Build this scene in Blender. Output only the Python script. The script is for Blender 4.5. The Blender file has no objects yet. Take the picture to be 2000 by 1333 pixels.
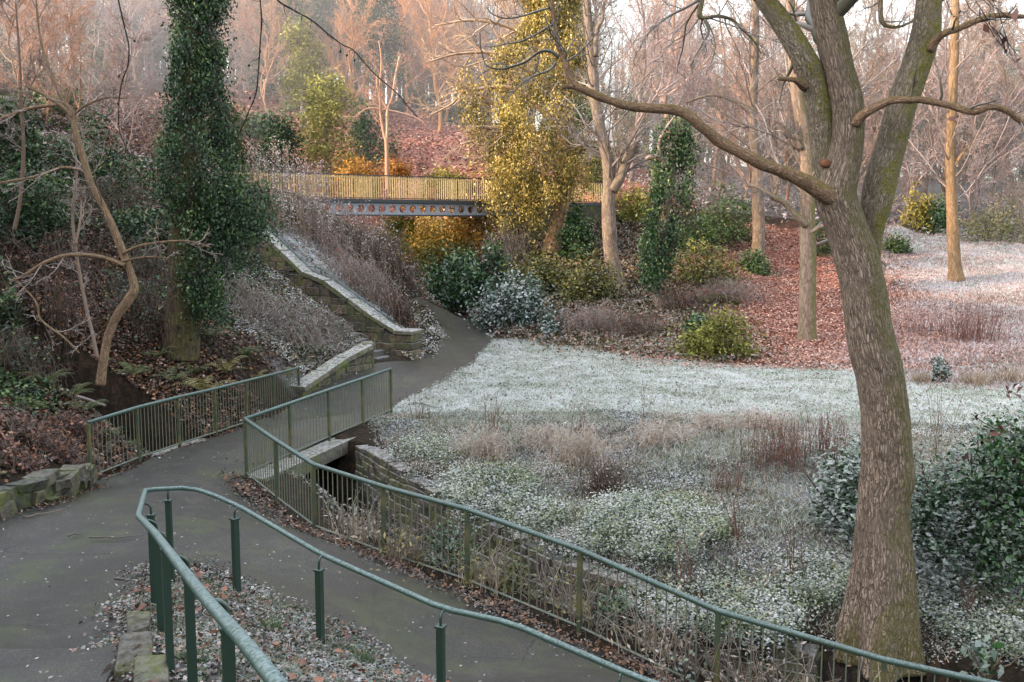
import bpy, math, random
import numpy as np
from mathutils import Vector
from mathutils.geometry import delaunay_2d_cdt
rng = np.random.default_rng(11)
random.seed(11)
SC = bpy.context.scene
COL = SC.collection
PI = math.pi
# ------------------------------------------------------------------ camera maths (photograph is 2000 x 1333)
F_PX, W_PX, H_PX, HORIZON, EYE = 1900.0, 2000.0, 1333.0, 440.0, 5.0
PITCH = math.atan((H_PX / 2 - HORIZON) / F_PX)
CP, SP = math.cos(PITCH), math.sin(PITCH)

def ray(px, py):
    a, b = (px - W_PX / 2) / F_PX, (H_PX / 2 - py) / F_PX
    return np.array([a, CP + b * SP, -SP + b * CP])

def at(px, py, Y):
    d = ray(px, py)
    return np.array([0, 0, EYE]) + d * (Y / d[1])

def pxw(px, py, Y):
    """metres per photograph pixel at depth Y"""
    d = ray(px, py)
    return Y / d[1] / F_PX

# ------------------------------------------------------------------ noise
def _hash(ix, iy, iz, s):
    n = (ix.astype(np.int64) * 73856093) ^ (iy.astype(np.int64) * 19349663) ^ (iz.astype(np.int64) * 83492791) ^ (s * 2654435761)
    n = (n ^ (n >> 13)) * 1274126177
    n = n ^ (n >> 16)
    return (n & 0xFFFFFF) / float(0xFFFFFF)

def noise3(p, s=0):
    p = np.asarray(p, float)
    i = np.floor(p)
    f = p - i
    f = f * f * (3 - 2 * f)
    x, y, z = i[..., 0], i[..., 1], i[..., 2]
    r = 0
    for dx in (0, 1):
        for dy in (0, 1):
            for dz in (0, 1):
                w = (f[..., 0] if dx else 1 - f[..., 0]) * (f[..., 1] if dy else 1 - f[..., 1]) * (f[..., 2] if dz else 1 - f[..., 2])
                r = r + w * _hash(x + dx, y + dy, z + dz, s)
    return r * 2 - 1

def fbm2(x, y, scale, s=0, octs=3):
    r, a = 0, 1.0
    for o in range(octs):
        r = r + a * noise3(np.stack([x * scale, y * scale, np.zeros_like(x) + 0.37 * o], -1), s + o)
        scale *= 2.1
        a *= 0.5
    return r

def sstep(a, b, x):
    t = np.clip((x - a) / (b - a), 0, 1)
    return t * t * (3 - 2 * t)

# ------------------------------------------------------------------ mesh helpers
class MB:
    """collects vertices and faces, with one random value and one extra vector per vertex"""
    def __init__(self):
        self.v, self.q, self.t, self.r, self.b = [], [], [], [], []
        self.n = 0

    def add(self, V, Q=None, T=None, rnd=None, bark=None):
        V = np.asarray(V, float).reshape(-1, 3)
        if Q is not None and len(Q):
            self.q.append(np.asarray(Q, np.int64).reshape(-1, 4) + self.n)
        if T is not None and len(T):
            self.t.append(np.asarray(T, np.int64).reshape(-1, 3) + self.n)
        self.v.append(V)
        if rnd is None:
            rnd = random.random()
        self.r.append(np.broadcast_to(np.asarray(rnd, float), (len(V),)))
        self.b.append(V if bark is None else np.asarray(bark, float).reshape(-1, 3))
        self.n += len(V)
        return self

    def box(self, c, s, rot=None, rnd=None, jit=0.0):
        """box at centre c, full sizes s, rot = 3x3 with columns as axes"""
        u = np.array([[x, y, z] for z in (-.5, .5) for y in (-.5, .5) for x in (-.5, .5)]) * np.asarray(s, float)
        if jit:
            u = u + rng.uniform(-jit, jit, u.shape)
        if rot is not None:
            u = u @ np.asarray(rot).T
        Q = [[0, 2, 3, 1], [4, 5, 7, 6], [0, 1, 5, 4], [2, 6, 7, 3], [0, 4, 6, 2], [1, 3, 7, 5]]
        return self.add(u + np.asarray(c, float), Q, rnd=rnd)

    def tube(self, P, R, sides=8, cap=True, rnd=None, lump=0.0, ls=1.0, flare=None, seed=0):
        P = np.asarray(P, float)
        K = len(P)
        R = np.broadcast_to(np.asarray(R, float), (K,))
        T = np.gradient(P, axis=0)
        T /= np.linalg.norm(T, axis=1)[:, None] + 1e-9
        u = np.cross(T[0], [0.02, 1.0, 0.05] if abs(T[0][1]) < 0.9 else [1.0, 0, 0])
        u /= np.linalg.norm(u)
        U = [u]
        for k in range(1, K):
            u = U[-1] - T[k] * np.dot(U[-1], T[k])
            U.append(u / (np.linalg.norm(u) + 1e-9))
        U = np.array(U)
        Wv = np.cross(T, U)
        a = np.arange(sides) / sides * 2 * PI
        ca, sa = np.cos(a), np.sin(a)
        D = U[:, None, :] * ca[None, :, None] + Wv[:, None, :] * sa[None, :, None]
        L = np.concatenate([[0], np.cumsum(np.linalg.norm(np.diff(P, axis=0), axis=1))])
        RR = np.repeat(R[:, None], sides, 1)
        if lump:
            RR = RR * (1 + lump * noise3((P[:, None, :] + D * R[:, None, None]) * ls, seed + 5) + 0.5 * lump * noise3((P[:, None, :] + D * R[:, None, None]) * ls * 2.7, seed + 6))
        if flare is not None:
            RR = RR * flare(L[:, None], a[None, :])
        V = P[:, None, :] + D * RR[..., None]
        rb = max(R.max() * 0.9, 0.02)
        bark = np.stack([np.broadcast_to(ca * rb, (K, sides)), np.broadcast_to(sa * rb, (K, sides)), np.broadcast_to(L[:, None], (K, sides))], -1)
        idx = np.arange(K * sides).reshape(K, sides)
        Q = np.stack([idx[:-1], np.roll(idx, -1, 1)[:-1], np.roll(idx, -1, 1)[1:], idx[1:]], -1).reshape(-1, 4)
        V2, B2 = V.reshape(-1, 3), bark.reshape(-1, 3)
        Tt = None
        if cap:
            V2 = np.concatenate([V2, P[:1], P[-1:]])
            B2 = np.concatenate([B2, [[0, 0, 0]], [[0, 0, L[-1]]]])
            n0, n1 = K * sides, K * sides + 1
            i0, i1 = idx[0], idx[-1]
            Tt = np.concatenate([np.stack([np.full(sides, n0), np.roll(i0, -1), i0], -1), np.stack([np.full(sides, n1), i1, np.roll(i1, -1)], -1)])
        return self.add(V2, Q, Tt, rnd=rnd, bark=B2)

    def twigs(self, P, R, sides=3):
        """many polylines of equal point count: P (M,K,3), R (M,K)"""
        M, K, _ = P.shape
        if M == 0:
            return self
        T = np.gradient(P, axis=1)
        T /= np.linalg.norm(T, axis=2)[..., None] + 1e-9
        ref = rng.normal(size=(M, 1, 3))
        U = np.cross(T, np.broadcast_to(ref, T.shape))
        U /= np.linalg.norm(U, axis=2)[..., None] + 1e-9
        Wv = np.cross(T, U)
        a = np.arange(sides) / sides * 2 * PI
        V = P[:, :, None, :] + R[:, :, None, None] * (U[:, :, None, :] * np.cos(a)[None, None, :, None] + Wv[:, :, None, :] * np.sin(a)[None, None, :, None])
        idx = np.arange(M * K * sides).reshape(M, K, sides)
        nx = np.roll(idx, -1, 2)
        Q = np.stack([idx[:, :-1], nx[:, :-1], nx[:, 1:], idx[:, 1:]], -1).reshape(-1, 4)
        return self.add(V.reshape(-1, 3), Q, rnd=np.repeat(rng.random(M), K * sides))

    def leaves(self, C, size, up=0.0, aspect=0.5, droop=0.0, rnd=None, fold=0.0):
        """rhombic leaves at centres C (N,3)"""
        N = len(C)
        if N == 0:
            return self
        size = np.broadcast_to(np.asarray(size, float), (N,)) * rng.uniform(0.65, 1.3, N)
        nrm = rng.normal(size=(N, 3))
        nrm[:, 2] = np.abs(nrm[:, 2]) + up
        nrm /= np.linalg.norm(nrm, axis=1)[:, None]
        d = rng.normal(size=(N, 3))
        d[:, 2] -= droop
        d -= nrm * np.sum(d * nrm, 1)[:, None]
        d /= np.linalg.norm(d, axis=1)[:, None] + 1e-9
        s = np.cross(nrm, d)
        C = np.asarray(C, float)
        a = (d * size[:, None] * 0.5)
        w = s * (size * aspect * 0.5)[:, None]
        f = nrm * (size * fold)[:, None]
        V = np.stack([C - a, C - a * 0.1 + w + f, C + a, C - a * 0.1 - w + f], 1)
        idx = np.arange(N * 4).reshape(N, 4)
        r = rng.random(N) if rnd is None else rnd
        return self.add(V.reshape(-1, 3), idx, rnd=np.repeat(r, 4))

    def blades(self, B, h, w, lean=0.35, rnd=None):
        """triangular grass blades rooted at B"""
        N = len(B)
        if N == 0:
            return self
        h = np.broadcast_to(np.asarray(h, float), (N,)) * rng.uniform(0.5, 1.3, N)
        az = rng.uniform(0, 2 * PI, N)
        side = np.stack([np.cos(az), np.sin(az), np.zeros(N)], 1) * (np.broadcast_to(np.asarray(w, float), (N,)) * 0.5)[:, None]
        ln = rng.normal(size=(N, 2)) * lean
        tip = np.stack([ln[:, 0] * h, ln[:, 1] * h, h], 1)
        V = np.stack([B - side, B + side, B + tip], 1)
        r = rng.random(N) if rnd is None else rnd
        return self.add(V.reshape(-1, 3), T=np.arange(N * 3).reshape(N, 3), rnd=np.repeat(r, 3))

    def mesh(self, name, smooth=True):
        me = bpy.data.meshes.new(name)
        V = np.concatenate(self.v) if self.v else np.zeros((0, 3))
        Q = np.concatenate(self.q) if self.q else np.zeros((0, 4), np.int64)
        T = np.concatenate(self.t) if self.t else np.zeros((0, 3), np.int64)
        nl = Q.size + T.size
        me.vertices.add(len(V))
        me.vertices.foreach_set('co', V.astype(np.float32).ravel())
        me.loops.add(nl)
        me.loops.foreach_set('vertex_index', np.concatenate([Q.ravel(), T.ravel()]).astype(np.int32))
        me.polygons.add(len(Q) + len(T))
        me.polygons.foreach_set('loop_start', np.concatenate([np.arange(len(Q)) * 4, Q.size + np.arange(len(T)) * 3]).astype(np.int32))
        me.update(calc_edges=True)
        if len(me.polygons):
            me.polygons.foreach_set('use_smooth', np.full(len(me.polygons), smooth))
        a = me.attributes.new('rnd', 'FLOAT', 'POINT')
        a.data.foreach_set('value', np.concatenate(self.r).astype(np.float32))
        b = me.attributes.new('bark', 'FLOAT_VECTOR', 'POINT')
        b.data.foreach_set('vector', np.concatenate(self.b).astype(np.float32).ravel())
        return me

    def build(self, name, mat, parent=None, smooth=True, origin=None):
        if origin is not None:
            o3 = np.asarray(origin, float)
            self.v = [v - o3 for v in self.v]
        me = self.mesh(name, smooth)
        me.materials.append(mat)
        o = bpy.data.objects.new(name, me)
        if origin is not None and parent is None:
            o.location = origin
        COL.objects.link(o)
        if parent is not None:
            o.parent = parent
        return o

def tag(o, label=None, cat=None, group=None, kind=None):
    if label: o['label'] = label
    if cat: o['category'] = cat
    if group: o['group'] = group
    if kind: o['kind'] = kind
    return o

def thing(name, label, cat, loc, group=None, rz=0.0):
    o = bpy.data.objects.new(name, None)
    o.empty_display_size = 0.2
    o.location = loc
    o.rotation_euler = (0, 0, rz)
    COL.objects.link(o)
    return tag(o, label, cat, group)

def copy_tree(o, parent=None):
    c = o.copy()
    COL.objects.link(c)
    if parent is not None:
        c.parent = parent
    for ch in list(o.children):
        copy_tree(ch, c)
    return c

def resample(P, n, R=None):
    """Catmull-Rom through the points"""
    P = np.asarray(P, float)
    R = None if R is None else np.asarray(R, float)
    D = P if R is None else np.concatenate([P, R[:, None]], 1)
    E = np.concatenate([[2 * D[0] - D[1]], D, [2 * D[-1] - D[-2]]])
    out = []
    m = len(D) - 1
    for t in np.linspace(0, m, n):
        i = min(int(t), m - 1)
        f = t - i
        a, b, c, d = E[i], E[i + 1], E[i + 2], E[i + 3]
        out.append(0.5 * ((2 * b) + (-a + c) * f + (2 * a - 5 * b + 4 * c - d) * f * f + (-a + 3 * b - 3 * c + d) * f ** 3))
    out = np.array(out)
    return out if R is None else (out[:, :3], np.maximum(out[:, 3], 0.002))

# ------------------------------------------------------------------ materials
def nmat(name):
    m = bpy.data.materials.new(name)
    m.use_nodes = True
    nt = m.node_tree
    nt.nodes.clear()
    out = nt.nodes.new('ShaderNodeOutputMaterial')
    b = nt.nodes.new('ShaderNodeBsdfPrincipled')
    nt.links.new(b.outputs[0], out.inputs[0])
    b.inputs['Roughness'].default_value = 0.85
    b.inputs['Specular IOR Level'].default_value = 0.2
    return m, nt, b

class N:
    """tiny node-tree shorthand"""
    def __init__(self, nt): self.nt = nt
    def new(self, t, **kw):
        n = self.nt.nodes.new(t)
        for k, v in kw.items(): setattr(n, k, v)
        return n
    def link(self, a, b): self.nt.links.new(a, b)
    def setv(self, inp, v):
        if hasattr(v, 'node'): self.link(v, inp)
        else: inp.default_value = v
    def attr(self, name, out='Fac'):
        return self.new('ShaderNodeAttribute', attribute_name=name).outputs[out]
    def noise(self, vec, scale, detail=4, rough=0.6, out='Fac'):
        n = self.new('ShaderNodeTexNoise')
        if vec is not None: self.link(vec, n.inputs['Vector'])
        n.inputs['Scale'].default_value = scale
        n.inputs['Detail'].default_value = detail
        n.inputs['Roughness'].default_value = rough
        return n.outputs[out]
    def math(self, op, a, b=0.0, clamp=False):
        n = self.new('ShaderNodeMath', operation=op, use_clamp=clamp)
        self.setv(n.inputs[0], a)
        self.setv(n.inputs[1], b)
        return n.outputs[0]
    def step(self, x, a, b):
        n = self.new('ShaderNodeMapRange', interpolation_type='SMOOTHSTEP')
        self.setv(n.inputs[0], x)
        n.inputs[1].default_value, n.inputs[2].default_value = a, b
        return n.outputs[0]
    def mix(self, f, a, b):
        n = self.new('ShaderNodeMix', data_type='RGBA')
        self.setv(n.inputs[0], f)
        for i, v in ((6, a), (7, b)):
            if hasattr(v, 'node'): self.link(v, n.inputs[i])
            else: n.inputs[i].default_value = (*v, 1) if len(v) == 3 else v
        return n.outputs[2]
    def mul(self, a, b):
        n = self.new('ShaderNodeMix', data_type='RGBA', blend_type='MULTIPLY')
        n.inputs[0].default_value = 1
        for i, v in ((6, a), (7, b)):
            if hasattr(v, 'node'): self.link(v, n.inputs[i])
            else: n.inputs[i].default_value = (*v, 1)
        return n.outputs[2]
    def ramp(self, x, stops):
        n = self.new('ShaderNodeValToRGB')
        self.link(x, n.inputs[0])
        e = n.color_ramp.elements
        while len(e) < len(stops): e.new(0.5)
        for i, (p, c) in enumerate(stops):
            e[i].position = p
            e[i].color = (*c, 1)
        return n.outputs[0]
    def upness(self):
        g = self.new('ShaderNodeNewGeometry')
        s = self.new('ShaderNodeSeparateXYZ')
        self.link(g.outputs['Normal'], s.inputs[0])
        return s.outputs[2]
    def pos(self):
        return self.new('ShaderNodeNewGeometry').outputs['Position']
    def obj(self):
        return self.new('ShaderNodeTexCoord').outputs['Object']
    def bump(self, h, strength=0.5, dist=0.02):
        n = self.new('ShaderNodeBump')
        n.inputs['Strength'].default_value = strength
        n.inputs['Distance'].default_value = dist
        self.link(h, n.inputs['Height'])
        return n.outputs[0]

FROST = (0.80, 0.81, 0.84)

def leaf_mat(name, stops, frost=0.0, fup=(0.2, 0.9), trans=0.15, rough=0.6, spec=0.25, tint=False, fscale=38):
    m, nt, b = nmat(name)
    n = N(nt)
    c = n.ramp(n.attr('rnd'), stops)
    if tint:
        c = n.mul(c, n.new('ShaderNodeObjectInfo').outputs['Color'])
    if frost > 0:
        u = n.step(n.upness(), fup[0], fup[1])
        k = n.math('ADD', n.math('MULTIPLY', n.noise(n.pos(), 1.3, 3), 0.45), n.math('MULTIPLY', n.noise(n.pos(), fscale, 4, 0.7), 0.55))
        f = n.math('MULTIPLY', n.math('MULTIPLY', u, n.step(k, 0.38, 0.58)), frost)
        c = n.mix(f, c, FROST)
    n.link(c, b.inputs['Base Color'])
    b.inputs['Roughness'].default_value = rough
    b.inputs['Specular IOR Level'].default_value = spec
    if trans > 0:
        t = n.new('ShaderNodeBsdfTranslucent')
        n.link(c, t.inputs[0])
        mx = n.new('ShaderNodeMixShader')
        mx.inputs[0].default_value = trans
        n.link(b.outputs[0], mx.inputs[1])
        n.link(t.outputs[0], mx.inputs[2])
        n.link(mx.outputs[0], nt.nodes['Material Output'].inputs[0])
    return m

def twig_mat(name, dark, light, frost=0.3, fup=(0.0, 0.8), tint=False):
    m, nt, b = nmat(name)
    n = N(nt)
    c = n.mix(n.attr('rnd'), dark, light)
    c = n.mix(n.math('MULTIPLY', n.noise(n.obj(), 3.0, 4), 0.6), c, dark)
    if tint:
        c = n.mul(c, n.new('ShaderNodeObjectInfo').outputs['Color'])
    if frost > 0:
        f = n.math('MULTIPLY', n.step(n.upness(), *fup), frost)
        c = n.mix(f, c, (0.72, 0.70, 0.74))
    n.link(c, b.inputs['Base Color'])
    return m

def bark_mat(name, dark, light, moss=(0.10, 0.10, 0.02), mossamt=0.5, ridge=1.0, sc=1.0, mossdir=(0.7, 0.3, 0.5), crack=0.6, tint=False, mossz=None):
    """ridged bark: cells stretched along the limb, moss on one side"""
    m, nt, b = nmat(name)
    n = N(nt)
    bv = n.attr('bark', 'Vector')
    mp = n.new('ShaderNodeMapping')
    mp.inputs['Scale'].default_value = (1, 1, 0.16)
    wob = n.new('ShaderNodeTexNoise')
    n.link(bv, wob.inputs['Vector'])
    wob.inputs['Scale'].default_value = 7 * sc
    wob.inputs['Detail'].default_value = 3
    add = n.new('ShaderNodeMixRGB', blend_type='ADD')
    add.inputs[0].default_value = 0.11 / sc
    n.link(bv, add.inputs[1])
    n.link(wob.outputs['Color'], add.inputs[2])
    n.link(add.outputs[0], mp.inputs[0])
    v = n.new('ShaderNodeTexVoronoi', feature='DISTANCE_TO_EDGE')
    n.link(mp.outputs[0], v.inputs['Vector'])
    v.inputs['Scale'].default_value = 26 * sc
    rid = n.step(v.outputs['Distance'], 0.0, 0.20)
    nz = n.noise(mp.outputs[0], 40 * sc, 6, 0.7)
    v2 = n.new('ShaderNodeTexVoronoi', feature='DISTANCE_TO_EDGE')
    n.link(mp.outputs[0], v2.inputs['Vector'])
    v2.inputs['Scale'].default_value = 11 * sc
    rid = n.math('MULTIPLY', n.math('ADD', n.math('MULTIPLY', rid, n.step(n.noise(n.pos(), 5, 3), 0.1, 0.6)), 0.12), n.math('ADD', 0.3, n.math('MULTIPLY', n.step(v2.outputs['Distance'], 0.0, 0.2), 0.7)))
    h = n.math('ADD', n.math('MULTIPLY', rid, 0.62), n.math('MULTIPLY', nz, 0.55))
    big = n.noise(n.pos(), 2.2, 3)
    c = n.mix(n.step(h, 0.1, 0.95), dark, light)
    c = n.mix(n.math('MULTIPLY', n.step(big, 0.45, 0.75), 0.5), c, tuple(x * 0.55 for x in light))
    g = n.new('ShaderNodeNewGeometry')
    dt = n.new('ShaderNodeVectorMath', operation='DOT_PRODUCT')
    n.link(g.outputs['Normal'], dt.inputs[0])
    dt.inputs[1].default_value = mossdir
    mm = n.math('ADD', dt.outputs['Value'], n.math('MULTIPLY', n.math('SUBTRACT', n.noise(n.pos(), 3.5, 5), 0.5), 2.2))
    if mossz:
        sx = n.new('ShaderNodeSeparateXYZ')
        n.link(n.pos(), sx.inputs[0])
        mm = n.math('ADD', mm, n.step(sx.outputs[2], *mossz))
    mo = n.math('MULTIPLY', n.math('MULTIPLY', n.step(mm, 0.15, 0.8), mossamt), n.math('ADD', 0.35, n.math('MULTIPLY', n.step(n.noise(n.pos(), 14, 5, 0.75), 0.35, 0.6), 0.65)))
    c = n.mix(mo, c, n.mix(n.step(n.noise(n.pos(), 45, 4, 0.8), 0.3, 0.7), tuple(x * 0.4 for x in moss), tuple(min(1, x * 2.2) for x in moss)))
    if tint:
        c = n.mul(c, n.new('ShaderNodeObjectInfo').outputs['Color'])
    n.link(c, b.inputs['Base Color'])
    n.link(n.bump(h, 0.9 * ridge, 0.03), b.inputs['Normal'])
    b.inputs['Roughness'].default_value = 0.9
    return m

def paint_mat(name, base, rust, frost, frostamt=0.8, rustamt=0.5, scale=6):
    m, nt, b = nmat(name)
    n = N(nt)
    p = n.pos()
    c = n.mix(n.math('MULTIPLY', n.step(n.noise(p, scale, 5), 0.4, 0.7), rustamt), base, rust)
    c = n.mix(n.math('MULTIPLY', n.noise(p, 60, 4), 0.35), c, tuple(x * 0.4 for x in base))
    fr = n.math('MULTIPLY', n.step(n.upness(), 0.0, 0.85), n.step(n.noise(p, 48, 6, 0.8), 0.34, 0.6))
    c = n.mix(n.math('MULTIPLY', fr, frostamt), c, frost)
    n.link(c, b.inputs['Base Color'])
    b.inputs['Roughness'].default_value = 0.55
    b.inputs['Specular IOR Level'].default_value = 0.3
    n.link(n.bump(n.noise(p, 80, 4), 0.25, 0.004), b.inputs['Normal'])
    return m

def stone_mat(name, a, b_, moss=(0.07, 0.085, 0.02), mossamt=0.5, frost=0.5):
    m, nt, b = nmat(name)
    n = N(nt)
    p = n.pos()
    c = n.mix(n.attr('rnd'), a, b_)
    c = n.mix(n.step(n.noise(p, 9, 6, 0.7), 0.35, 0.75), c, tuple(x * 0.35 for x in a))
    mo = n.math('MULTIPLY', n.step(n.noise(p, 2.6, 5), 0.45, 0.68), mossamt)
    c = n.mix(mo, c, n.mix(n.noise(p, 25, 3), moss, tuple(x * 2.4 for x in moss)))
    fr = n.math('MULTIPLY', n.step(n.upness(), 0.3, 0.9), n.step(n.noise(p, 12, 6, 0.75), 0.38, 0.6))
    c = n.mix(n.math('MULTIPLY', fr, frost), c, FROST)
    n.link(c, b.inputs['Base Color'])
    n.link(n.bump(n.noise(p, 28, 6, 0.7), 0.6, 0.03), b.inputs['Normal'])
    b.inputs['Roughness'].default_value = 0.92
    return m
# ------------------------------------------------------------------ the lie of the land (control points: pixel, depth)
RAIL_H = 1.1
FENCE_C_TOP = [(478, 815, 17.4), (538, 856, 16.2), (612, 903, 15.0), (748, 946, 14.0), (912, 990, 12.9), (1133, 1069, 11.7), (1403, 1188, 10.8), (1728, 1283, 10.0), (2090, 1362, 9.3)]
FENCE_B_TOP = [(478, 815, 17.4), (565, 785, 18.86), (641, 759, 20.3), (707, 737, 21.8), (763, 718, 23.25)]
FENCE_A_TOP = [(172, 822, 17.3), (267, 793, 18.76), (347, 773, 20.2), (419, 757, 21.7), (480, 742, 23.1), (533, 729, 24.6), (583, 716, 26.06)]
tops = lambda L: np.array([at(*p) for p in L])
FC, FB, FA = tops(FENCE_C_TOP), tops(FENCE_B_TOP), tops(FENCE_A_TOP)
CPX = []
for L in (FC, FB, FA):
    for p in L:
        CPX.append(p - [0, 0, RAIL_H + 0.03])
for q in [  # path and landing
    (370, 930, 17.0), (300, 1000, 14.2), (0, 1010, 14.8), (175, 950, 17), (0, 1100, 11.9), (240, 1100, 11.9), (100, 1300, 8.0), (200, 1300, 8.0), (100, 1200, 9.8),
    (850, 1333, 9.8), (690, 1217, 10.5), (560, 1150, 11.6), (1200, 1333, 9.25), (760, 1200, 11.3), (550, 1050, 13.2), (420, 1100, 12.2),
    (850, 608, 47), (905, 622, 45), (960, 660, 38), (870, 660, 37), (835, 690, 33), (763, 790, 24), (740, 740, 28), (600, 765, 26), (880, 735, 28.5),
    # raised bed inside the hand rail
    (627, 1255, 9.3), (460, 1163, 10.9), (310, 1240, 7.6), (316, 1268, 6.6), (420, 1300, 6.6), (520, 1300, 7.4), (350, 1180, 9.6), (262, 1240, 7.9),
    # left bank
    (0, 930, 14.8), (60, 880, 17), (0, 760, 20), (130, 780, 20.5), (197, 745, 21), (300, 800, 21.5), (450, 740, 24), (540, 722, 26), (600, 690, 28), (690, 640, 30.5),
    (720, 668, 30.2), (560, 560, 31), (480, 530, 31), (430, 620, 28), (360, 690, 24.2), (250, 600, 25), (100, 620, 24), (0, 560, 24), (250, 480, 29), (100, 420, 29), (0, 380, 30),
    (450, 470, 33), (300, 380, 35), (150, 300, 38), (0, 250, 38), (-300, 200, 32), (-300, 600, 18), (-300, 900, 14),
    # mound behind the stair wall
    (560, 445, 36), (640, 505, 36), (700, 545, 35.5), (770, 600, 34.5), (815, 645, 34), (700, 450, 40), (600, 400, 42), (500, 385, 44), (760, 500, 40), (820, 560, 39), (838, 610, 39),
    # meadow and stream bank
    (1000, 800, 23.2), (1100, 700, 32), (1300, 760, 25.5), (1500, 800, 23), (1450, 705, 31.5), (1700, 730, 29), (1950, 760, 26.5), (1900, 830, 21.5), (1500, 900, 18.3), (1200, 950, 16.8),
    (1000, 880, 19), (1400, 1080, 13.9), (1900, 1000, 15.3), (1950, 1120, 13.6), (2000, 1280, 11.4), (1720, 1256, 11.9), (1330, 1170, 12.6), (1500, 1215, 12.26), (1100, 1075, 14.06), (760, 905, 18.2), (800, 850, 20.5), (2300, 900, 18), (2300, 1200, 12),
    # wooded slope beyond the meadow
    (1100, 672, 36.5), (1150, 600, 42), (1250, 640, 39), (1213, 575, 45), (1080, 490, 50), (950, 560, 46), (900, 590, 46), (1350, 600, 42), (1575, 665, 36), (1500, 620, 40), (1478, 530, 50),
    (1400, 500, 50), (1300, 450, 55), (1200, 400, 60), (1650, 560, 46), (1866, 545, 48), (1750, 450, 60), (1600, 430, 60), (1800, 440, 62), (2000, 470, 60), (1950, 600, 42), (1900, 650, 37), (2000, 700, 31), (2250, 500, 55),
    (1500, 400, 75), (1900, 400, 85), (1300, 330, 90), (1500, 380, 110), (2000, 380, 120), (2600, 400, 100),
    # bank under and behind the high footbridge
    (850, 330, 68), (850, 250, 86), (800, 228, 95), (950, 300, 72), (700, 330, 68), (650, 210, 90), (500, 205, 85), (300, 200, 75), (850, 365, 62), (850, 440, 57), (850, 500, 52.5), (800, 540, 50),
    (900, 460, 55), (1000, 470, 53), (800, 215, 110), (400, 150, 110), (1100, 265, 100), (0, 150, 70)]:
    CPX.append(at(*q))
for q in [(-2.3, 4, 2.0), (-2.6, 5.5, 1.7), (-1.2, 4, 2.45), (-0.6, 3, 2.7), (0, 0, 3.4), (0.5, 3, 2.0), (1.5, 7, 0.7), (3, 6, 0.2), (5, 5, -0.4), (10, 5, -0.5), (-5, 8, 1.5), (-9, 10, 1.6), (-7, 4, 3.2), (0, -10, 6.5), (0, -30, 14), (-20, -10, 11),
          (-45, -30, 22), (-60, 15, 25), (-60, 36, 15), (-60, 50, 14), (-60, 70, 16), (-42, 74, 16), (-38, -3, 25), (-38, 10, 23), (-38, 18, 21.5), (-38, 26, 18.5), (-38, 34, 14.8), (-38, 46, 13.0), (-38, 60, 14), (-22, 18, 7.5), (-6.3, 19.6, 0.47), (-5.6, 21.2, 0.47), (-6.1, 18.2, 0.47), (-5.0, 22.6, 0.47), (40, -30, 3), (40, 10, 0.3), (25, 15, 0.3), (42, 32, 2.2), (60, 60, 7), (80, 100, 9), (-8, 60, 0.9),  # unseen ridge on the left, heights set to keep sun off the foreground
          (0, 150, 19), (-60, 140, 24), (70, 150, 11), (140, 100, 14), (140, -20, 8), (-120, 60, 20), (-120, -60, 30), (0, -90, 26), (100, -90, 14), (140, 160, 14), (-120, 160, 30)]:
    CPX.append(np.array(q, float))
CPX = np.array(CPX)

def _phi(x, y, c=1.2):
    return np.sqrt((x[..., None] - CPX[:, 0]) ** 2 + (y[..., None] - CPX[:, 1]) ** 2 + c * c)

_n = len(CPX)
_A = np.zeros((_n + 3, _n + 3))
_A[:_n, :_n] = _phi(CPX[:, 0], CPX[:, 1]) - np.eye(_n) * 0.06
_A[:_n, _n] = _A[_n, :_n] = 1
_A[:_n, _n + 1] = _A[_n + 1, :_n] = CPX[:, 0]
_A[:_n, _n + 2] = _A[_n + 2, :_n] = CPX[:, 1]
_W = np.linalg.lstsq(_A, np.concatenate([CPX[:, 2], [0, 0, 0]]), rcond=None)[0]

def H0(x, y):
    x, y = np.asarray(x, float), np.asarray(y, float)
    xf, yf = x.ravel(), y.ravel()
    r = np.empty(len(xf))
    for i in range(0, len(xf), 40000):
        a, b = xf[i:i + 40000], yf[i:i + 40000]
        r[i:i + 40000] = _phi(a, b) @ _W[:_n] + _W[_n] + _W[_n + 1] * a + _W[_n + 2] * b
    return r.reshape(x.shape)

_TS = np.concatenate([np.arange(2, 40, 0.05), np.arange(40, 140, 0.15)])

def hit(px, py, fn=None):
    """where the sight line through a photograph pixel meets the ground"""
    d = ray(px, py)
    d = d / d[1]
    Z = EYE + d[2] * _TS
    G = (fn or H0)(d[0] * _TS, _TS)
    below = np.where(Z <= G)[0]
    k = below[0] if len(below) else len(_TS) - 1
    return np.array([d[0] * _TS[k], _TS[k], G[k]])

def hits(L): return np.array([hit(*p)[:2] for p in L])

def sdf(poly, x, y):
    """signed distance, positive inside"""
    poly = np.asarray(poly)
    best = np.full(x.shape, 1e9)
    ins = np.zeros(x.shape, bool)
    for i in range(len(poly)):
        ax, ay = poly[i]
        bx, by = poly[(i + 1) % len(poly)]
        ex, ey = bx - ax, by - ay
        t = np.clip(((x - ax) * ex + (y - ay) * ey) / (ex * ex + ey * ey + 1e-12), 0, 1)
        best = np.minimum(best, (x - ax - t * ex) ** 2 + (y - ay - t * ey) ** 2)
        c = (ay > y) != (by > y)
        ins ^= c & (x < ex * (y - ay) / (ey if abs(ey) > 1e-12 else 1e-12) + ax)
    d = np.sqrt(best)
    return np.where(ins, d, -d)

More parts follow.
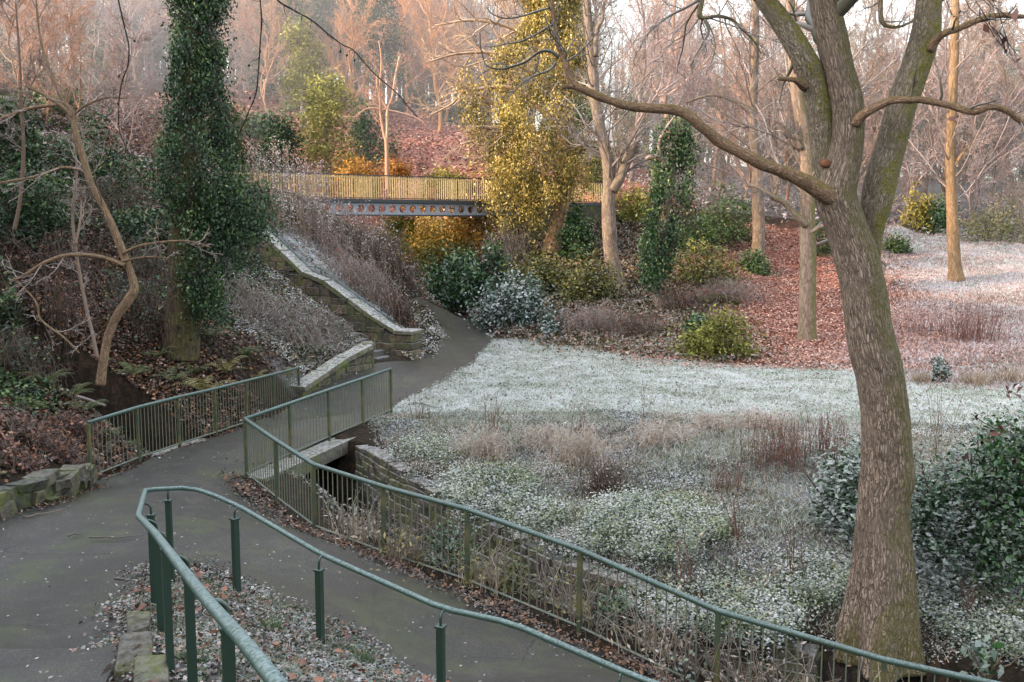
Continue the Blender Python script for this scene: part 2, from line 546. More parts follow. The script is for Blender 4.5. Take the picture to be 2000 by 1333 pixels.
def distline(line, x, y):
    best = np.full(x.shape, 1e9)
    for (ax, ay), (bx, by) in zip(line[:-1], line[1:]):
        ex, ey = bx - ax, by - ay
        t = np.clip(((x - ax) * ex + (y - ay) * ey) / (ex * ex + ey * ey + 1e-12), 0, 1)
        best = np.minimum(best, (x - ax - t * ex) ** 2 + (y - ay - t * ey) ** 2)
    return np.sqrt(best)

# stream gully between the lower fence and the stone wall
GN = [(9, 8.3), (5.34, 9.6), (3.84, 10.3), (2.4, 11.1), (.9, 12.0), (-.5, 13.2), (-1.7, 14.4), (-2.75, 15.5), (-3.5, 16.9), (-4.4, 18.0), (-5.6, 18.5), (-7.6, 19.2), (-10, 20.8), (-14, 23.5)]
GF = [(9, 11.0), (5.5, 11.3), (3.95, 11.95), (3.2, 12.3), (2.15, 12.75), (.75, 14.1), (-.75, 16.2), (-2.2, 18.3), (-2.9, 19.6), (-3.9, 20.5), (-5.2, 20.9), (-7.8, 21.7), (-10.2, 22.8), (-14, 25)]
GULLY = GN + GF[::-1]

# path outline
_l = [(-40, 1045), (0, 1012), (100, 985), (176, 950)]
_FAb = [tuple(p[:2]) for p in FA]
PATH_L = hits(_l).tolist() + [[x + 0.1, y] for x, y in _FAb] + hits([(612, 762), (725, 716), (735, 711), (770, 706), (800, 704), (838, 690), (866, 662), (862, 638), (846, 612), (800, 588)]).tolist()
PATH_R = [[p[0] - 0.08, p[1]] for p in FB] + hits([(800, 776), (880, 737), (930, 702), (960, 668), (948, 645), (905, 622), (860, 602), (815, 582)]).tolist()
PATH_C = [[p[0] - 0.25, p[1] - 0.12] for p in FC[1:]]
BED = hits([(1215, 1380), (1000, 1380), (850, 1334), (770, 1312), (690, 1240), (624, 1210), (540, 1178), (472, 1152), (422, 1122), (391, 1106), (335, 1108), (290, 1122), (253, 1173), (243, 1207), (238, 1260)]).tolist()
PATH_NEAR = [[-2.95, 7.2], [-2.7, 6.0], [-4.6, 6.0], [-6.2, 8.0]]
PATH = PATH_L + PATH_R[::-1] + PATH_C + [[6.5, 7.3]] + BED + PATH_NEAR
MEADOW = hits([(765, 802), (800, 776), (880, 737), (930, 702), (962, 668), (1000, 662), (1100, 674), (1270, 702), (1450, 714), (1660, 724), (1800, 748), (2100, 775), (2100, 900), (1800, 880), (1700, 870), (1500, 850), (1250, 842), (1000, 822), (850, 812)])
SLOPE_R = hits([(1660, 726), (1700, 650), (1780, 560), (1700, 500), (1780, 440), (1900, 455), (2150, 480), (2150, 660), (2150, 760), (1800, 750)])
LITTER = hits([(1330, 500), (1480, 440), (1760, 470), (1720, 560), (1880, 620), (1900, 690), (1660, 724), (1450, 712), (1270, 700), (1180, 660), (1330, 610)])
BANK_F = hits([(470, 525), (560, 545), (640, 592), (722, 668), (600, 735), (560, 700), (470, 640), (440, 580)])
SLAB_F = hits([(535, 452), (620, 478), (720, 560), (800, 640), (780, 650), (700, 590), (610, 520)])
SBANK = [(9, 11), (3.9, 12.0), (2.1, 12.8), (.75, 14.2), (-.75, 16.3), (-2.2, 18.4), (-2.6, 20), (-3.2, 22.5), (2, 22), (10, 20), (14, 16)]
PATHSOFT = np.array(PATH)
_s0, _s1 = at(768, 642, 31.15)[:2], at(515, 450, 34.0)[:2]
STAIRD = (_s1 - _s0) / np.linalg.norm(_s1 - _s0)
STAIRN = np.array([STAIRD[1], -STAIRD[0]])
STAIRN = STAIRN if STAIRN[1] < 0 else -STAIRN
STAIR0 = _s0
STAIRP = np.array([_s0 - STAIRD * 0.6 - STAIRN * 0.1, _s1 + STAIRD * 3 - STAIRN * 0.1, _s1 + STAIRD * 3 + STAIRN * 1.6, _s0 - STAIRD * 0.6 + STAIRN * 1.6])

def ground(x, y, lumps=True):
    x, y = np.asarray(x, float), np.asarray(y, float)
    z = H0(x, y)
    g = sdf(GULLY, x, y)
    dn = distline(GN, x, y)
    z = z - np.where(g > 0, 1.35 * sstep(0.0, 1.2, dn), 0)
    near = (y < 62) & (np.abs(x) < 40)
    p = np.full(x.shape, -9.0)
    p[near] = sdf(PATHSOFT, x[near], y[near])
    off = sstep(0.1, 1.2, -p)
    if lumps:
        rough = 0.05 + 0.16 * sstep(-6, -9, x) * sstep(16, 20, y) + 0.25 * sstep(44, 60, y) + 0.10 * sstep(-0.5, 2.0, sdf(SBANK, x, y))
        m = sdf(MEADOW, x, y)
        rough = rough * (1 - 0.75 * sstep(-0.5, 1, m))
        z = z + off * rough * fbm2(x, y, 0.55, 3, 4)
    z = z - 0.10 * sstep(0.0, 0.35, p)
    ss = sdf(STAIRP, x, y)
    along = (x - STAIR0[0]) * STAIRD[0] + (y - STAIR0[1]) * STAIRD[1]
    zs = 0.35 + 0.52 * np.clip(along, 0, 9)
    z = np.where(ss > 0, np.minimum(z, zs), z)
    return z

def G(x, y): return float(ground(np.array([x]), np.array([y]))[0])
def gpt(px, py):
    h = hit(px, py)
    return np.array([h[0], h[1], G(h[0], h[1])])

# terrain sheet
def axis(parts):
    o = []
    for a, b, s in parts: o.append(np.arange(a, b, s))
    return np.concatenate(o + [[parts[-1][1]]])
XS = axis([(-150, -60, 9), (-60, -20, 1.6), (-20, -11, 0.5), (-11, 8, 0.16), (8, 16, 0.4), (16, 40, 0.9), (40, 70, 2.5), (70, 160, 9)])
YS = axis([(-110, -12, 6), (-12, 3, 1.0), (3, 26, 0.16), (26, 40, 0.25), (40, 66, 0.5), (66, 100, 1.2), (100, 170, 6)])
gx, gy = np.meshgrid(XS, YS)
gz = ground(gx, gy)
nx_, ny_ = len(XS), len(YS)
ii = np.arange(nx_ * ny_).reshape(ny_, nx_)
TQ = np.stack([ii[:-1, :-1], ii[:-1, 1:], ii[1:, 1:], ii[1:, :-1]], -1).reshape(-1, 4)
fx, fy = gx.ravel(), gy.ravel()
mM = sstep(-0.5, 0.5, sdf(MEADOW, fx, fy) + 0.5 * fbm2(fx, fy, 0.9, 21))
mS = sstep(-2.0, 2.0, sdf(SLOPE_R, fx, fy) + 2.0 * fbm2(fx, fy, 0.3, 22))
mB = sstep(-0.8, 0.8, sdf(BANK_F, fx, fy) + 0.8 * fbm2(fx, fy, 0.8, 23))
mF = sstep(-0.6, 0.6, sdf(SLAB_F, fx, fy) + 0.5 * fbm2(fx, fy, 0.8, 24))
mC = sstep(-0.4, 1.2, sdf(SBANK, fx, fy))
mLit = np.maximum(sstep(-1.5, 1.5, sdf(LITTER, fx, fy) + 1.5 * fbm2(fx, fy, 0.35, 25)), sstep(58, 64, fy) * sstep(16, 6, fx) * sstep(-30, -15, fx))
mBedArea = sstep(0, 0.2, sdf(BED + [[-2.9, 6.5], [0, 2], [5, 5]], fx, fy))
frost = np.clip(0.95 * mM + 0.75 * mS * (1 - mM) + 0.75 * mB + 0.85 * mF + 0.4 * mC + 0.3 * mBedArea + 0.25 * (fy > 60) * (fx > 12), 0, 1)
mb = MB().add(np.stack([fx, fy, gz.ravel()], 1), TQ, rnd=0.5)
me = mb.mesh('ground')
for nm, d in (('frost', frost), ('litter', np.clip(mLit * (1 - mM), 0, 1)), ('grassy', np.clip(mM + 0.7 * mS, 0, 1))):
    a = me.attributes.new(nm, 'FLOAT', 'POINT')
    a.data.foreach_set('value', d.astype(np.float32))
m, nt, bs = nmat('ground_cover_soil')
n = N(nt)
P_ = n.pos()
soil = n.ramp(n.noise(P_, 7, 6, 0.75), [(0.25, (0.006, 0.0055, 0.004)), (0.5, (0.024, 0.017, 0.010)), (0.62, (0.06, 0.034, 0.02)), (0.75, (0.022, 0.032, 0.010))])
vor = n.new('ShaderNodeTexVoronoi')
n.link(P_, vor.inputs['Vector'])
vor.inputs['Scale'].default_value = 9.0
lit = n.ramp(vor.outputs['Color'], [(0.1, (0.10, 0.035, 0.022)), (0.4, (0.26, 0.10, 0.065)), (0.65, (0.42, 0.19, 0.14)), (0.9, (0.55, 0.30, 0.24))])
lit = n.mix(n.step(n.noise(P_, 1.2, 4), 0.4, 0.7), lit, n.mul(lit, (0.75, 0.6, 0.6)))
grass = n.ramp(n.noise(P_, 16, 5, 0.8), [(0.3, (0.05, 0.06, 0.03)), (0.5, (0.14, 0.17, 0.09)), (0.7, (0.30, 0.31, 0.22))])
c = n.mix(n.attr('litter'), soil, lit)
c = n.mix(n.attr('grassy'), c, grass)
fr = n.math('ADD', n.noise(P_, 13, 6, 0.8), n.math('MULTIPLY', n.noise(P_, 1.1, 4), 0.5))
fr = n.step(fr, 0.55, 1.0)
c = n.mix(n.math('MULTIPLY', fr, n.attr('frost')), c, FROST)
n.link(c, bs.inputs['Base Color'])
n.link(n.bump(n.noise(P_, 11, 6, 0.75), 0.8, 0.08), bs.inputs['Normal'])
me.materials.append(m)
terrain = bpy.data.objects.new('ground', me)
COL.objects.link(terrain)
tag(terrain, kind='structure')

# tarmac path: one sheet a little above the ground
poly = [tuple(p) for p in PATH]
def densify(P, step):
    o = []
    for i in range(len(P)):
        a, b = np.array(P[i]), np.array(P[(i + 1) % len(P)])
        k = max(1, int(np.linalg.norm(b - a) / step))
        for j in range(k): o.append(tuple(a + (b - a) * j / k))
    return o
poly = densify(poly, 0.25)
pa = np.array(poly)
qx, qy = np.meshgrid(np.arange(pa[:, 0].min(), pa[:, 0].max(), 0.28), np.arange(pa[:, 1].min(), pa[:, 1].max(), 0.28))
qx, qy = qx.ravel(), qy.ravel()
keep = sdf(pa, qx, qy) > 0.12
pts = [Vector(p) for p in poly] + [Vector((a, b)) for a, b in zip(qx[keep], qy[keep])]
res = delaunay_2d_cdt(pts, [], [list(range(len(poly)))], 1, 1e-5)
pv = np.array([[v.x, v.y] for v in res[0]])
pz = H0(pv[:, 0], pv[:, 1]) + 0.012 + 0.02 * fbm2(pv[:, 0], pv[:, 1], 0.6, 31, 2)
pf = [f for f in res[2]]
fl = []
for f in pf:
    f = list(f)
    for k in range(1, len(f) - 1): fl.append((f[0], f[k], f[k + 1]))
fl = np.array(fl)
a, b, c3 = pv[fl[:, 0]], pv[fl[:, 1]], pv[fl[:, 2]]
cr = (b[:, 0] - a[:, 0]) * (c3[:, 1] - a[:, 1]) - (b[:, 1] - a[:, 1]) * (c3[:, 0] - a[:, 0])
fl[cr < 0] = fl[cr < 0][:, ::-1]
m, nt, bs = nmat('worn_tarmac')
n = N(nt)
P_ = n.pos()
c = n.ramp(n.noise(P_, 55, 6, 0.85), [(0.3, (0.010, 0.010, 0.009)), (0.5, (0.032, 0.031, 0.027)), (0.68, (0.15, 0.142, 0.13))])
c = n.mix(n.step(n.noise(P_, 0.55, 5, 0.65), 0.5, 0.72), c, n.mul(c, (0.8, 0.88, 0.45)))
c = n.mix(n.step(n.noise(P_, 2.2, 6, 0.75), 0.46, 0.70), c, n.mul(c, (1.7, 1.65, 1.6)))
c = n.mix(n.math('MULTIPLY', n.step(n.noise(P_, 0.9, 8, 0.82), 0.50, 0.60), 0.8), c, n.mix(n.noise(P_, 30, 4), (0.035, 0.045, 0.018), (0.09, 0.10, 0.05)))
ck = n.new('ShaderNodeTexVoronoi', feature='DISTANCE_TO_EDGE')
wv = n.new('ShaderNodeMixRGB', blend_type='ADD')
wv.inputs[0].default_value = 0.35
n.link(P_, wv.inputs[1])
n.link(n.noise(P_, 2.5, 5, 0.7, 'Color'), wv.inputs[2])
n.link(wv.outputs[0], ck.inputs['Vector'])
ck.inputs['Scale'].default_value = 0.55
c = n.mix(n.math('MULTIPLY', n.step(ck.outputs['Distance'], 0.012, 0.0), n.step(n.noise(P_, 0.7, 2), 0.45, 0.6)), c, (0.015, 0.014, 0.012))
c = n.mix(n.math('MULTIPLY', n.step(n.noise(P_, 0.32, 3), 0.5, 0.62), 0.45), c, n.mul(c, (0.5, 0.5, 0.5)))
sp = n.new('ShaderNodeTexVoronoi')
n.link(P_, sp.inputs['Vector'])
sp.inputs['Scale'].default_value = 7.5
sr = n.new('ShaderNodeSeparateColor')
n.link(sp.outputs['Color'], sr.inputs[0])
spk = n.math('MULTIPLY', n.math('LESS_THAN', sp.outputs['Distance'], 0.13), n.math('GREATER_THAN', sr.outputs[0], 0.82))
c = n.mix(n.math('MULTIPLY', spk, 0.7), c, (0.45, 0.40, 0.38))
n.link(c, bs.inputs['Base Color'])
n.link(n.bump(n.noise(P_, 120, 3, 0.7), 0.5, 0.01), bs.inputs['Normal'])
bs.inputs['Roughness'].default_value = 0.5
bs.inputs['Specular IOR Level'].default_value = 0.5
pb = MB().add(np.column_stack([pv, pz]), T=fl, rnd=0.5)
path = tag(pb.build('path', m), kind='structure')
def pz_at(x, y): return float(H0(np.array([x]), np.array([y]))[0]) + 0.012

# ------------------------------------------------------------------ camera, sky, sun
cam = bpy.data.objects.new('camera', bpy.data.cameras.new('camera'))
COL.objects.link(cam)
cam.location = (0, 0, EYE)
cam.rotation_euler = (PI / 2 - PITCH, 0, 0)
cam.data.sensor_width = 36
cam.data.lens = F_PX / W_PX * 36
cam.data.clip_start, cam.data.clip_end = 0.1, 2000
SC.camera = cam
SUN_EL, SUN_AZ = math.radians(17.0), math.radians(250)   # azimuth clockwise from +Y: behind the camera, to its left
wd = bpy.data.worlds.new('World')
SC.world = wd
wd.use_nodes = True
wn = wd.node_tree
sky = wn.nodes.new('ShaderNodeTexSky')
sky.sky_type = 'NISHITA'
sky.sun_disc = False
sky.sun_elevation = SUN_EL
sky.sun_rotation = SUN_AZ
sky.dust_density = 2.5
sky.air_density = 1.0
sky.ozone_density = 1.0
hs = wn.nodes.new('ShaderNodeHueSaturation')
hs.inputs['Saturation'].default_value = 0.36
wn.links.new(sky.outputs[0], hs.inputs['Color'])
wn.links.new(hs.outputs[0], wn.nodes['Background'].inputs[0])
wn.nodes['Background'].inputs[1].default_value = 0.82
sun = bpy.data.objects.new('sun', bpy.data.lights.new('sun', 'SUN'))
COL.objects.link(sun)
sd = Vector((math.sin(SUN_AZ) * math.cos(SUN_EL), math.cos(SUN_AZ) * math.cos(SUN_EL), math.sin(SUN_EL)))
sun.rotation_euler = sd.to_track_quat('Z', 'Y').to_euler()
sun.location = sd * 60
sun.data.energy = 5.0
sun.data.angle = math.radians(0.6)
sun.data.color = (1.0, 0.61, 0.31)
SC.view_settings.view_transform = 'Standard'
SC.view_settings.look = 'None'
SC.view_settings.exposure = 0
SC.render.engine = 'CYCLES'
SC.cycles.use_denoising = True
SC.cycles.max_bounces = 5
SC.cycles.diffuse_bounces = 3
SC.cycles.transparent_max_bounces = 4
# ------------------------------------------------------------------ fences along the lower path and bridge
M_RAIL = paint_mat('frosted_green_paint', (0.045, 0.085, 0.065), (0.07, 0.075, 0.03), (0.30, 0.37, 0.38), 0.6, 0.3)
M_POST = paint_mat('weathered_green_paint', (0.055, 0.075, 0.045), (0.15, 0.125, 0.045), (0.4, 0.45, 0.45), 0.3, 0.8, 4)
M_BAR = paint_mat('rusty_green_paint', (0.13, 0.15, 0.11), (0.22, 0.19, 0.095), (0.4, 0.45, 0.45), 0.2, 0.7, 5)
M_NEAR = paint_mat('dark_green_paint', (0.022, 0.044, 0.031), (0.03, 0.045, 0.026), (0.35, 0.45, 0.44), 0.35, 0.3)
M_NEARRAIL = paint_mat('frosted_hand_rail_paint', (0.05, 0.10, 0.08), (0.04, 0.07, 0.05), (0.34, 0.42, 0.43), 0.6, 0.75, 18)

def rot_to(d):
    """columns: along d, sideways, up-ish"""
    d = np.asarray(d, float) / np.linalg.norm(d)
    s = np.cross([0, 0, 1.0], d)
    s /= np.linalg.norm(s) + 1e-9
    return np.stack([d, s, np.cross(d, s)], 1)

BARMESH = {}
def make_fence(name, label, runs, per):
    """runs: lists of handrail-top points at the posts (shared corner posts only once); per: bars per panel in each run"""
    o0 = runs[0][0] - [0, 0, RAIL_H]
    root = thing(name, label, 'fence', o0)
    hr, br = MB(), MB()
    bars, posts = [], []
    for ri, L in enumerate(runs):
        hr.tube(L - o0 + [0, 0, -0.036], 0.036, 10, rnd=0.5)
        br.tube(L - o0 - [0, 0, RAIL_H - 0.07], 0.02, 4, rnd=0.5)
        for i, p in enumerate(L):
            if ri and i == 0: continue
            d = L[min(i + 1, len(L) - 1)] - L[max(i - 1, 0)]
            d[2] = 0
            posts.append((p, rot_to(d)))
        for i in range(len(L) - 1):
            for k in range(1, per[ri] + 1):
                f = k / (per[ri] + 1)
                bars.append((L[i] * (1 - f) + L[i + 1] * f, per[ri]))
    hr.build('handrail', M_RAIL, root)
    br.build('bottom_rail', M_POST, root, smooth=False)
    for p, R in posts:
        MB().box([0, 0, -(RAIL_H + 0.12) / 2 - 0.03], (0.055, 0.05, RAIL_H + 0.06), R, rnd=0.5).build('post', M_POST, root, smooth=False).location = p - o0
    bars.sort(key=lambda b: np.linalg.norm(b[0] - [0, 0, EYE]))
    proto = None
    for p, _ in bars[:100]:
        if proto is None:
            proto = MB().tube([[0, 0, -0.05], [0, 0, -RAIL_H + 0.07]], 0.0085, 6, cap=False, rnd=0.5).build('bar', M_BAR, root)
            b = proto
        else:
            b = proto.copy()
            COL.objects.link(b)
        b.location = p - o0
    if len(bars) > 100:
        r = MB()
        for p, _ in bars[100:]:
            r.tube([p - o0 - [0, 0, 0.05], p - o0 - [0, 0, RAIL_H - 0.07]], 0.0085, 6, cap=False, rnd=0.5)
        tag(r.build('bars', M_BAR, root), kind='stuff')
    return root

make_fence('metal_fence', 'long green metal fence bending at the small bridge and running down beside the stream', [FC, FB], [13, 11])
make_fence('metal_fence', 'short straight green metal fence on the bank side of the small bridge, by the ferns', [FA], [11])

# ------------------------------------------------------------------ near hand rail round the raised bed
NR = [at(570, 1372, 2.55), at(480, 1258, 3.15), at(405, 1174, 3.9), at(350, 1104, 4.9), at(303, 1042, 6.3), at(270, 1008, 8.6), at(284, 957, 11.0), at(370, 953, 11.6), at(412, 965, 11.4), at(470, 991, 10.9), at(627, 1083, 9.4), at(862, 1188, 8.3), at(1000, 1218, 7.9), at(1240, 1322, 7.3), at(1420, 1386, 6.9)]
o0 = NR[5] - [0, 0, 1.0]
root = thing('hand_rail', 'green tubular hand rail bending round the frosty raised bed beside the steps', 'hand rail', o0)
rl = MB()
def round_path(P, rad=0.12):
    o = [P[0]]
    for i in range(1, len(P) - 1):
        for q in (P[i - 1], P[i + 1]):
            d = q - P[i]
            l = np.linalg.norm(d)
            o.append(P[i] + d / l * min(rad, l * 0.4))
    return np.array(o + [P[-1]])
rp = round_path(NR)
rl.tube(rp - o0, 0.0265, 16, rnd=0.5)
rl.build('rail', M_NEARRAIL, root)
def near_post(q, base_z, side, foot):
    """square post with a cap and a bent hook that carries the rail"""
    q = np.asarray(q)
    top = q[2] - 0.135
    base = q + np.array([side[0], side[1], 0])
    R = rot_to([side[0] + 1e-3, side[1], 0])
    h = top - base_z
    po = MB().box([base[0] - o0[0], base[1] - o0[1], (top + base_z) / 2 - o0[2]], (foot, foot, h), R, rnd=0.5).build('post', M_NEAR, root, smooth=False)
    c = MB().box([base[0] - o0[0], base[1] - o0[1], top + 0.008 - o0[2]], (foot * 1.35, foot * 1.35, 0.018), R, rnd=0.5)
    c.build('cap', M_NEAR, po, smooth=False)
    s = np.array([side[0], side[1], 0])
    hk = [base - s * 0.0, base, base - s * 0.12, base - s * 0.55, q]
    zz = [top + 0.01, top + 0.07, top + 0.105, q[2] + -0.005, q[2] - 0.012]
    hk = np.array([[p[0], p[1], z] for p, z in zip(hk, zz)])
    MB().tube(resample(hk, 12) - o0, 0.0125, 8, rnd=0.5).build('hook', M_NEAR, po)
RAILP = [  # point on the rail, sideways offset of the post, post size
    (at(405, 1174, 3.9), (0.07, 0.03), 0.052), (at(338, 1088, 5.2), (0.07, 0.03), 0.052), (at(301, 1040, 6.4), (0.06, 0.03), 0.05), (at(279, 1017, 7.9), (0.10, 0.03), 0.055), (at(277, 983, 9.8), (0.09, 0.0), 0.06),
    (at(331, 955, 11.35), (0.0, -0.06), 0.062), (at(469, 990, 10.92), (-0.05, -0.06), 0.068), (at(631, 1085, 9.37), (-0.03, -0.07), 0.062), (at(868, 1191, 8.28), (-0.03, -0.07), 0.062), (at(1215, 1312, 7.38), (-0.03, -0.07), 0.06)]
for q, s, f in RAILP:
    near_post(q, G(q[0] + s[0], q[1] + s[1]) - 0.06, s, f)

# ------------------------------------------------------------------ masonry
M_STONE = stone_mat('weathered_sandstone', (0.085, 0.075, 0.06), (0.23, 0.165, 0.12), mossamt=0.55, frost=0.25)
M_DARK = stone_mat('mossy_dark_stone', (0.06, 0.06, 0.05), (0.16, 0.135, 0.10), mossamt=0.75, frost=0.1)
M_COPE = stone_mat('frosted_coping', (0.13, 0.12, 0.085), (0.22, 0.20, 0.15), mossamt=0.75, frost=0.5)
M_BRICK = stone_mat('grey_brown_wall_stone', (0.085, 0.075, 0.065), (0.19, 0.16, 0.13), mossamt=0.45, frost=0.35)
M_STEP = stone_mat('worn_step_stone', (0.14, 0.14, 0.13), (0.22, 0.21, 0.20), mossamt=0.35, frost=0.4)

def block_wall(name, label, cat, line, topf, botf, thick, bh, bl, mat, cope=None, cope_mat=None, jit=0.012, parent=None):
    """coursed stone wall along a plan polyline; topf/botf give z along arc length; blocks are laid in courses against a dark core"""
    line = np.array(line, float)
    seg = np.linalg.norm(np.diff(line, axis=0), axis=1)
    S = np.concatenate([[0], np.cumsum(seg)])
    def plan(s):
        k = min(max(np.searchsorted(S, s) - 1, 0), len(seg) - 1)
        f = (s - S[k]) / seg[k]
        p = line[k] * (1 - f) + line[k + 1] * f
        d = (line[k + 1] - line[k]) / seg[k]
        return p, d
    o0 = np.array([*line[0], botf(0)])
    root = thing(name, label, cat, o0)
    bk = MB()
    zmin = min(botf(s) for s in np.linspace(0, S[-1], 20))
    zmax = max(topf(s) for s in np.linspace(0, S[-1], 20))
    z = zmin - 0.1
    row = 0
    while z < zmax:
        h = bh * random.uniform(0.85, 1.15)
        s = -random.uniform(0, bl)
        while s < S[-1]:
            l = bl * random.uniform(0.6, 1.45)
            s0, s1 = max(s, 0), min(s + l, S[-1])
            s += l
            if s1 - s0 < 0.06: continue
            sm = (s0 + s1) / 2
            tz = min(topf(s0), topf(s1), topf(sm))
            zt = min(z + h, max(topf(s0), topf(s1)) - 0.015)
            if zt - z < 0.04 or z > tz or z + h < botf(sm) - 0.25: continue
            p, d = plan(sm)
            R = rot_to([d[0], d[1], 0])
            zt = min(z + h, tz + 0.06)
            bk.box([p[0] - o0[0] + random.gauss(0, jit), p[1] - o0[1] + random.gauss(0, jit), (z + zt) / 2 - o0[2]], (s1 - s0 - 0.014, thick, zt - z - 0.012), R, jit=jit)
        z += h
        row += 1
    o = bk.build('stonework', mat, root, smooth=False)
    bv = o.modifiers.new('worn_edges', 'BEVEL')
    bv.width, bv.segments = 0.012, 1
    # core
    core = MB()
    ss = np.linspace(0, S[-1], max(8, int(S[-1] / 0.25)))
    V = []
    for s in ss:
        p, d = plan(s)
        nrm = np.array([-d[1], d[0]])
        for sgn in (-1, 1):
            q = p + nrm * sgn * (thick / 2 - 0.022)
            V += [[q[0], q[1], botf(s) - 0.3], [q[0], q[1], topf(s) - 0.02]]
    V = np.array(V) - o0
    Q = []
    for i in range(len(ss) - 1):
        a, b = i * 4, i * 4 + 4
        Q += [[a, b, b + 1, a + 1], [a + 2, a + 3, b + 3, b + 2], [a + 1, b + 1, b + 3, a + 3]]
    e = (len(ss) - 1) * 4
    Q += [[0, 1, 3, 2], [e, e + 2, e + 3, e + 1]]
    core.add(V, Q, rnd=0.0)
    core.build('mortar_core', M_DARK, root, smooth=False)
    if cope:
        cm = MB()
        s = 0.0
        while s < S[-1] - 0.05:
            l = cope[2] * random.uniform(0.75, 1.25)
            s0, s1 = s, min(s + l, S[-1])
            s = s1
            (p0, d0), (p1, d1) = plan(s0 + 0.01), plan(s1 - 0.01)
            a = np.array([*p0, topf(s0 + 0.01)])
            b = np.array([*p1, topf(s1 - 0.01)])
            R = rot_to(b - a)
            cm.box((a + b) / 2 - o0 + R[:, 2] * cope[1] / 2, (np.linalg.norm(b - a) + 0.002, cope[0], cope[1]), R, jit=jit * 0.7)
        oc = cm.build('coping', cope_mat or M_COPE, root, smooth=False)
        bv = oc.modifiers.new('worn_edges', 'BEVEL')
        bv.width, bv.segments = 0.02, 2
    return root

def lerpf(xs, ys):
    return lambda s: float(np.interp(s, xs, ys))

# low stone wall at the edge of the landing
lw = hits([(-60, 1030), (0, 1008), (70, 990), (125, 972), (176, 950)])
ln = np.concatenate([[0], np.cumsum(np.linalg.norm(np.diff(lw, axis=0), axis=1))])
lb = [pz_at(*p) for p in lw]
block_wall('stone_wall', 'low rounded stone wall covered in dark moss at the edge of the tarmac landing', 'stone wall', [[p[0] - 0.1, p[1] + 0.15] for p in lw], lerpf(ln, [b + 0.36 for b in lb]), lerpf(ln, lb), 0.32, 0.17, 0.36, M_DARK, jit=0.045)

# stair wall: coping line from the pixel marks
SW = [at(786, 648, 31.0), at(768, 642, 31.15), at(700, 593, 31.75), at(622, 534, 32.6), at(598, 530, 32.85), (at(515, 450, 34.0)), at(440, 392, 34.9)]
sl = [p[:2] for p in SW]
sS = np.concatenate([[0], np.cumsum(np.linalg.norm(np.diff(np.array(sl), axis=0), axis=1))])
stz = [p[2] - 0.16 for p in SW]
sbz = [0.55, 0.55, 1.0, 1.9, 2.0, 3.4, 4.6]
block_wall('stair_wall', 'sloping stone wall of square blocks with pale coping rising beside the steps', 'stone wall', sl, lerpf(sS, stz), lerpf(sS, sbz), 0.34, 0.27, 0.5, M_STONE, cope=(0.44, 0.15, 1.1))
# end pillar
pz = at(786, 648, 31.0)
pr = thing('stone_pillar', 'squat square stone pillar ending the sloping stair wall at the path', 'pillar', (pz[0] + 0.18, pz[1] - 0.05, 0.55))
pb = MB()
R = rot_to([sl[1][0] - sl[0][0], sl[1][1] - sl[0][1], 0])
zz = 0.0
H = pz[2] - 0.62
for k in range(4):
    pb.box([0, 0, zz + H / 8], (0.62, 0.62, H / 4 - 0.012), R, jit=0.012)
    zz += H / 4
bv = pb.build('shaft', M_STONE, pr, smooth=False).modifiers.new('worn_edges', 'BEVEL'); bv.width = 0.02
bv = MB().box([0, 0, H + 0.075], (0.72, 0.72, 0.15), R, jit=0.015).build('cap_stone', M_COPE, pr, smooth=False).modifiers.new('worn_edges', 'BEVEL'); bv.width = 0.03
# thin rail on the coping
hrp = np.array([p + [0.05, 0.16, 0.16] for p in SW[1:]])
cr_ = MB().tube(hrp - hrp[0], 0.022, 8, rnd=0.5)
for k in (0, 2, 4):
    cr_.tube([hrp[k] - hrp[0] - [0, 0, 0.2], hrp[k] - hrp[0]], 0.015, 6, rnd=0.5)
o = cr_.build('hand_rail', M_RAIL)
o.location = hrp[0]
tag(o, 'thin grey metal hand rail fixed along the coping of the sloping stair wall', 'hand rail')

# steps: risers climbing from the path between the two walls
st = thing('stone_steps', 'narrow stone steps climbing between the sloping wall and the frosty bank', 'steps', (sl[1][0], sl[1][1], 0.55))
sd_ = np.array(sl[5]) - np.array(sl[1])
sd_ /= np.linalg.norm(sd_)
sn = np.array([sd_[1], -sd_[0]])
if sn[1] > 0: sn = -sn
for k in range(19):
    c = np.array(sl[1]) - sd_ * 0.25 + sd_ * (0.33 * k) + sn * 0.86
    R = rot_to([sd_[0], sd_[1], 0])
    z1 = 0.66 + 0.172 * k
    b = MB().box([c[0] - sl[1][0], c[1] - sl[1][1], z1 - 0.55 - 0.2], (0.40, 1.36, 0.4), R, jit=0.008).build('step', M_STEP, st, smooth=False)
    bv = b.modifiers.new('worn_edges', 'BEVEL'); bv.width = 0.015

# retaining wall along the path left of the steps
rw = [hit(*p)[:2] for p in [(727, 719), (690, 728), (650, 745), (612, 764), (588, 778)]]
rS = np.concatenate([[0], np.cumsum(np.linalg.norm(np.diff(np.array(rw), axis=0), axis=1))])
rt = [at(px, py, rw[i][1])[2] for i, (px, py) in enumerate([(727, 672), (690, 690), (650, 716), (612, 742), (588, 756)])]
rb = [pz_at(*p) for p in rw]
block_wall('stone_wall', 'mossy retaining wall with a frosted coping curving down from the foot of the steps', 'stone wall', [[p[0] - 0.12, p[1] + 0.05] for p in rw], lerpf(rS, [max(t, b + 0.25) - 0.14 for t, b in zip(rt, rb)]), lerpf(rS, rb), 0.36, 0.22, 0.45, M_DARK, cope=(0.52, 0.15, 0.9))
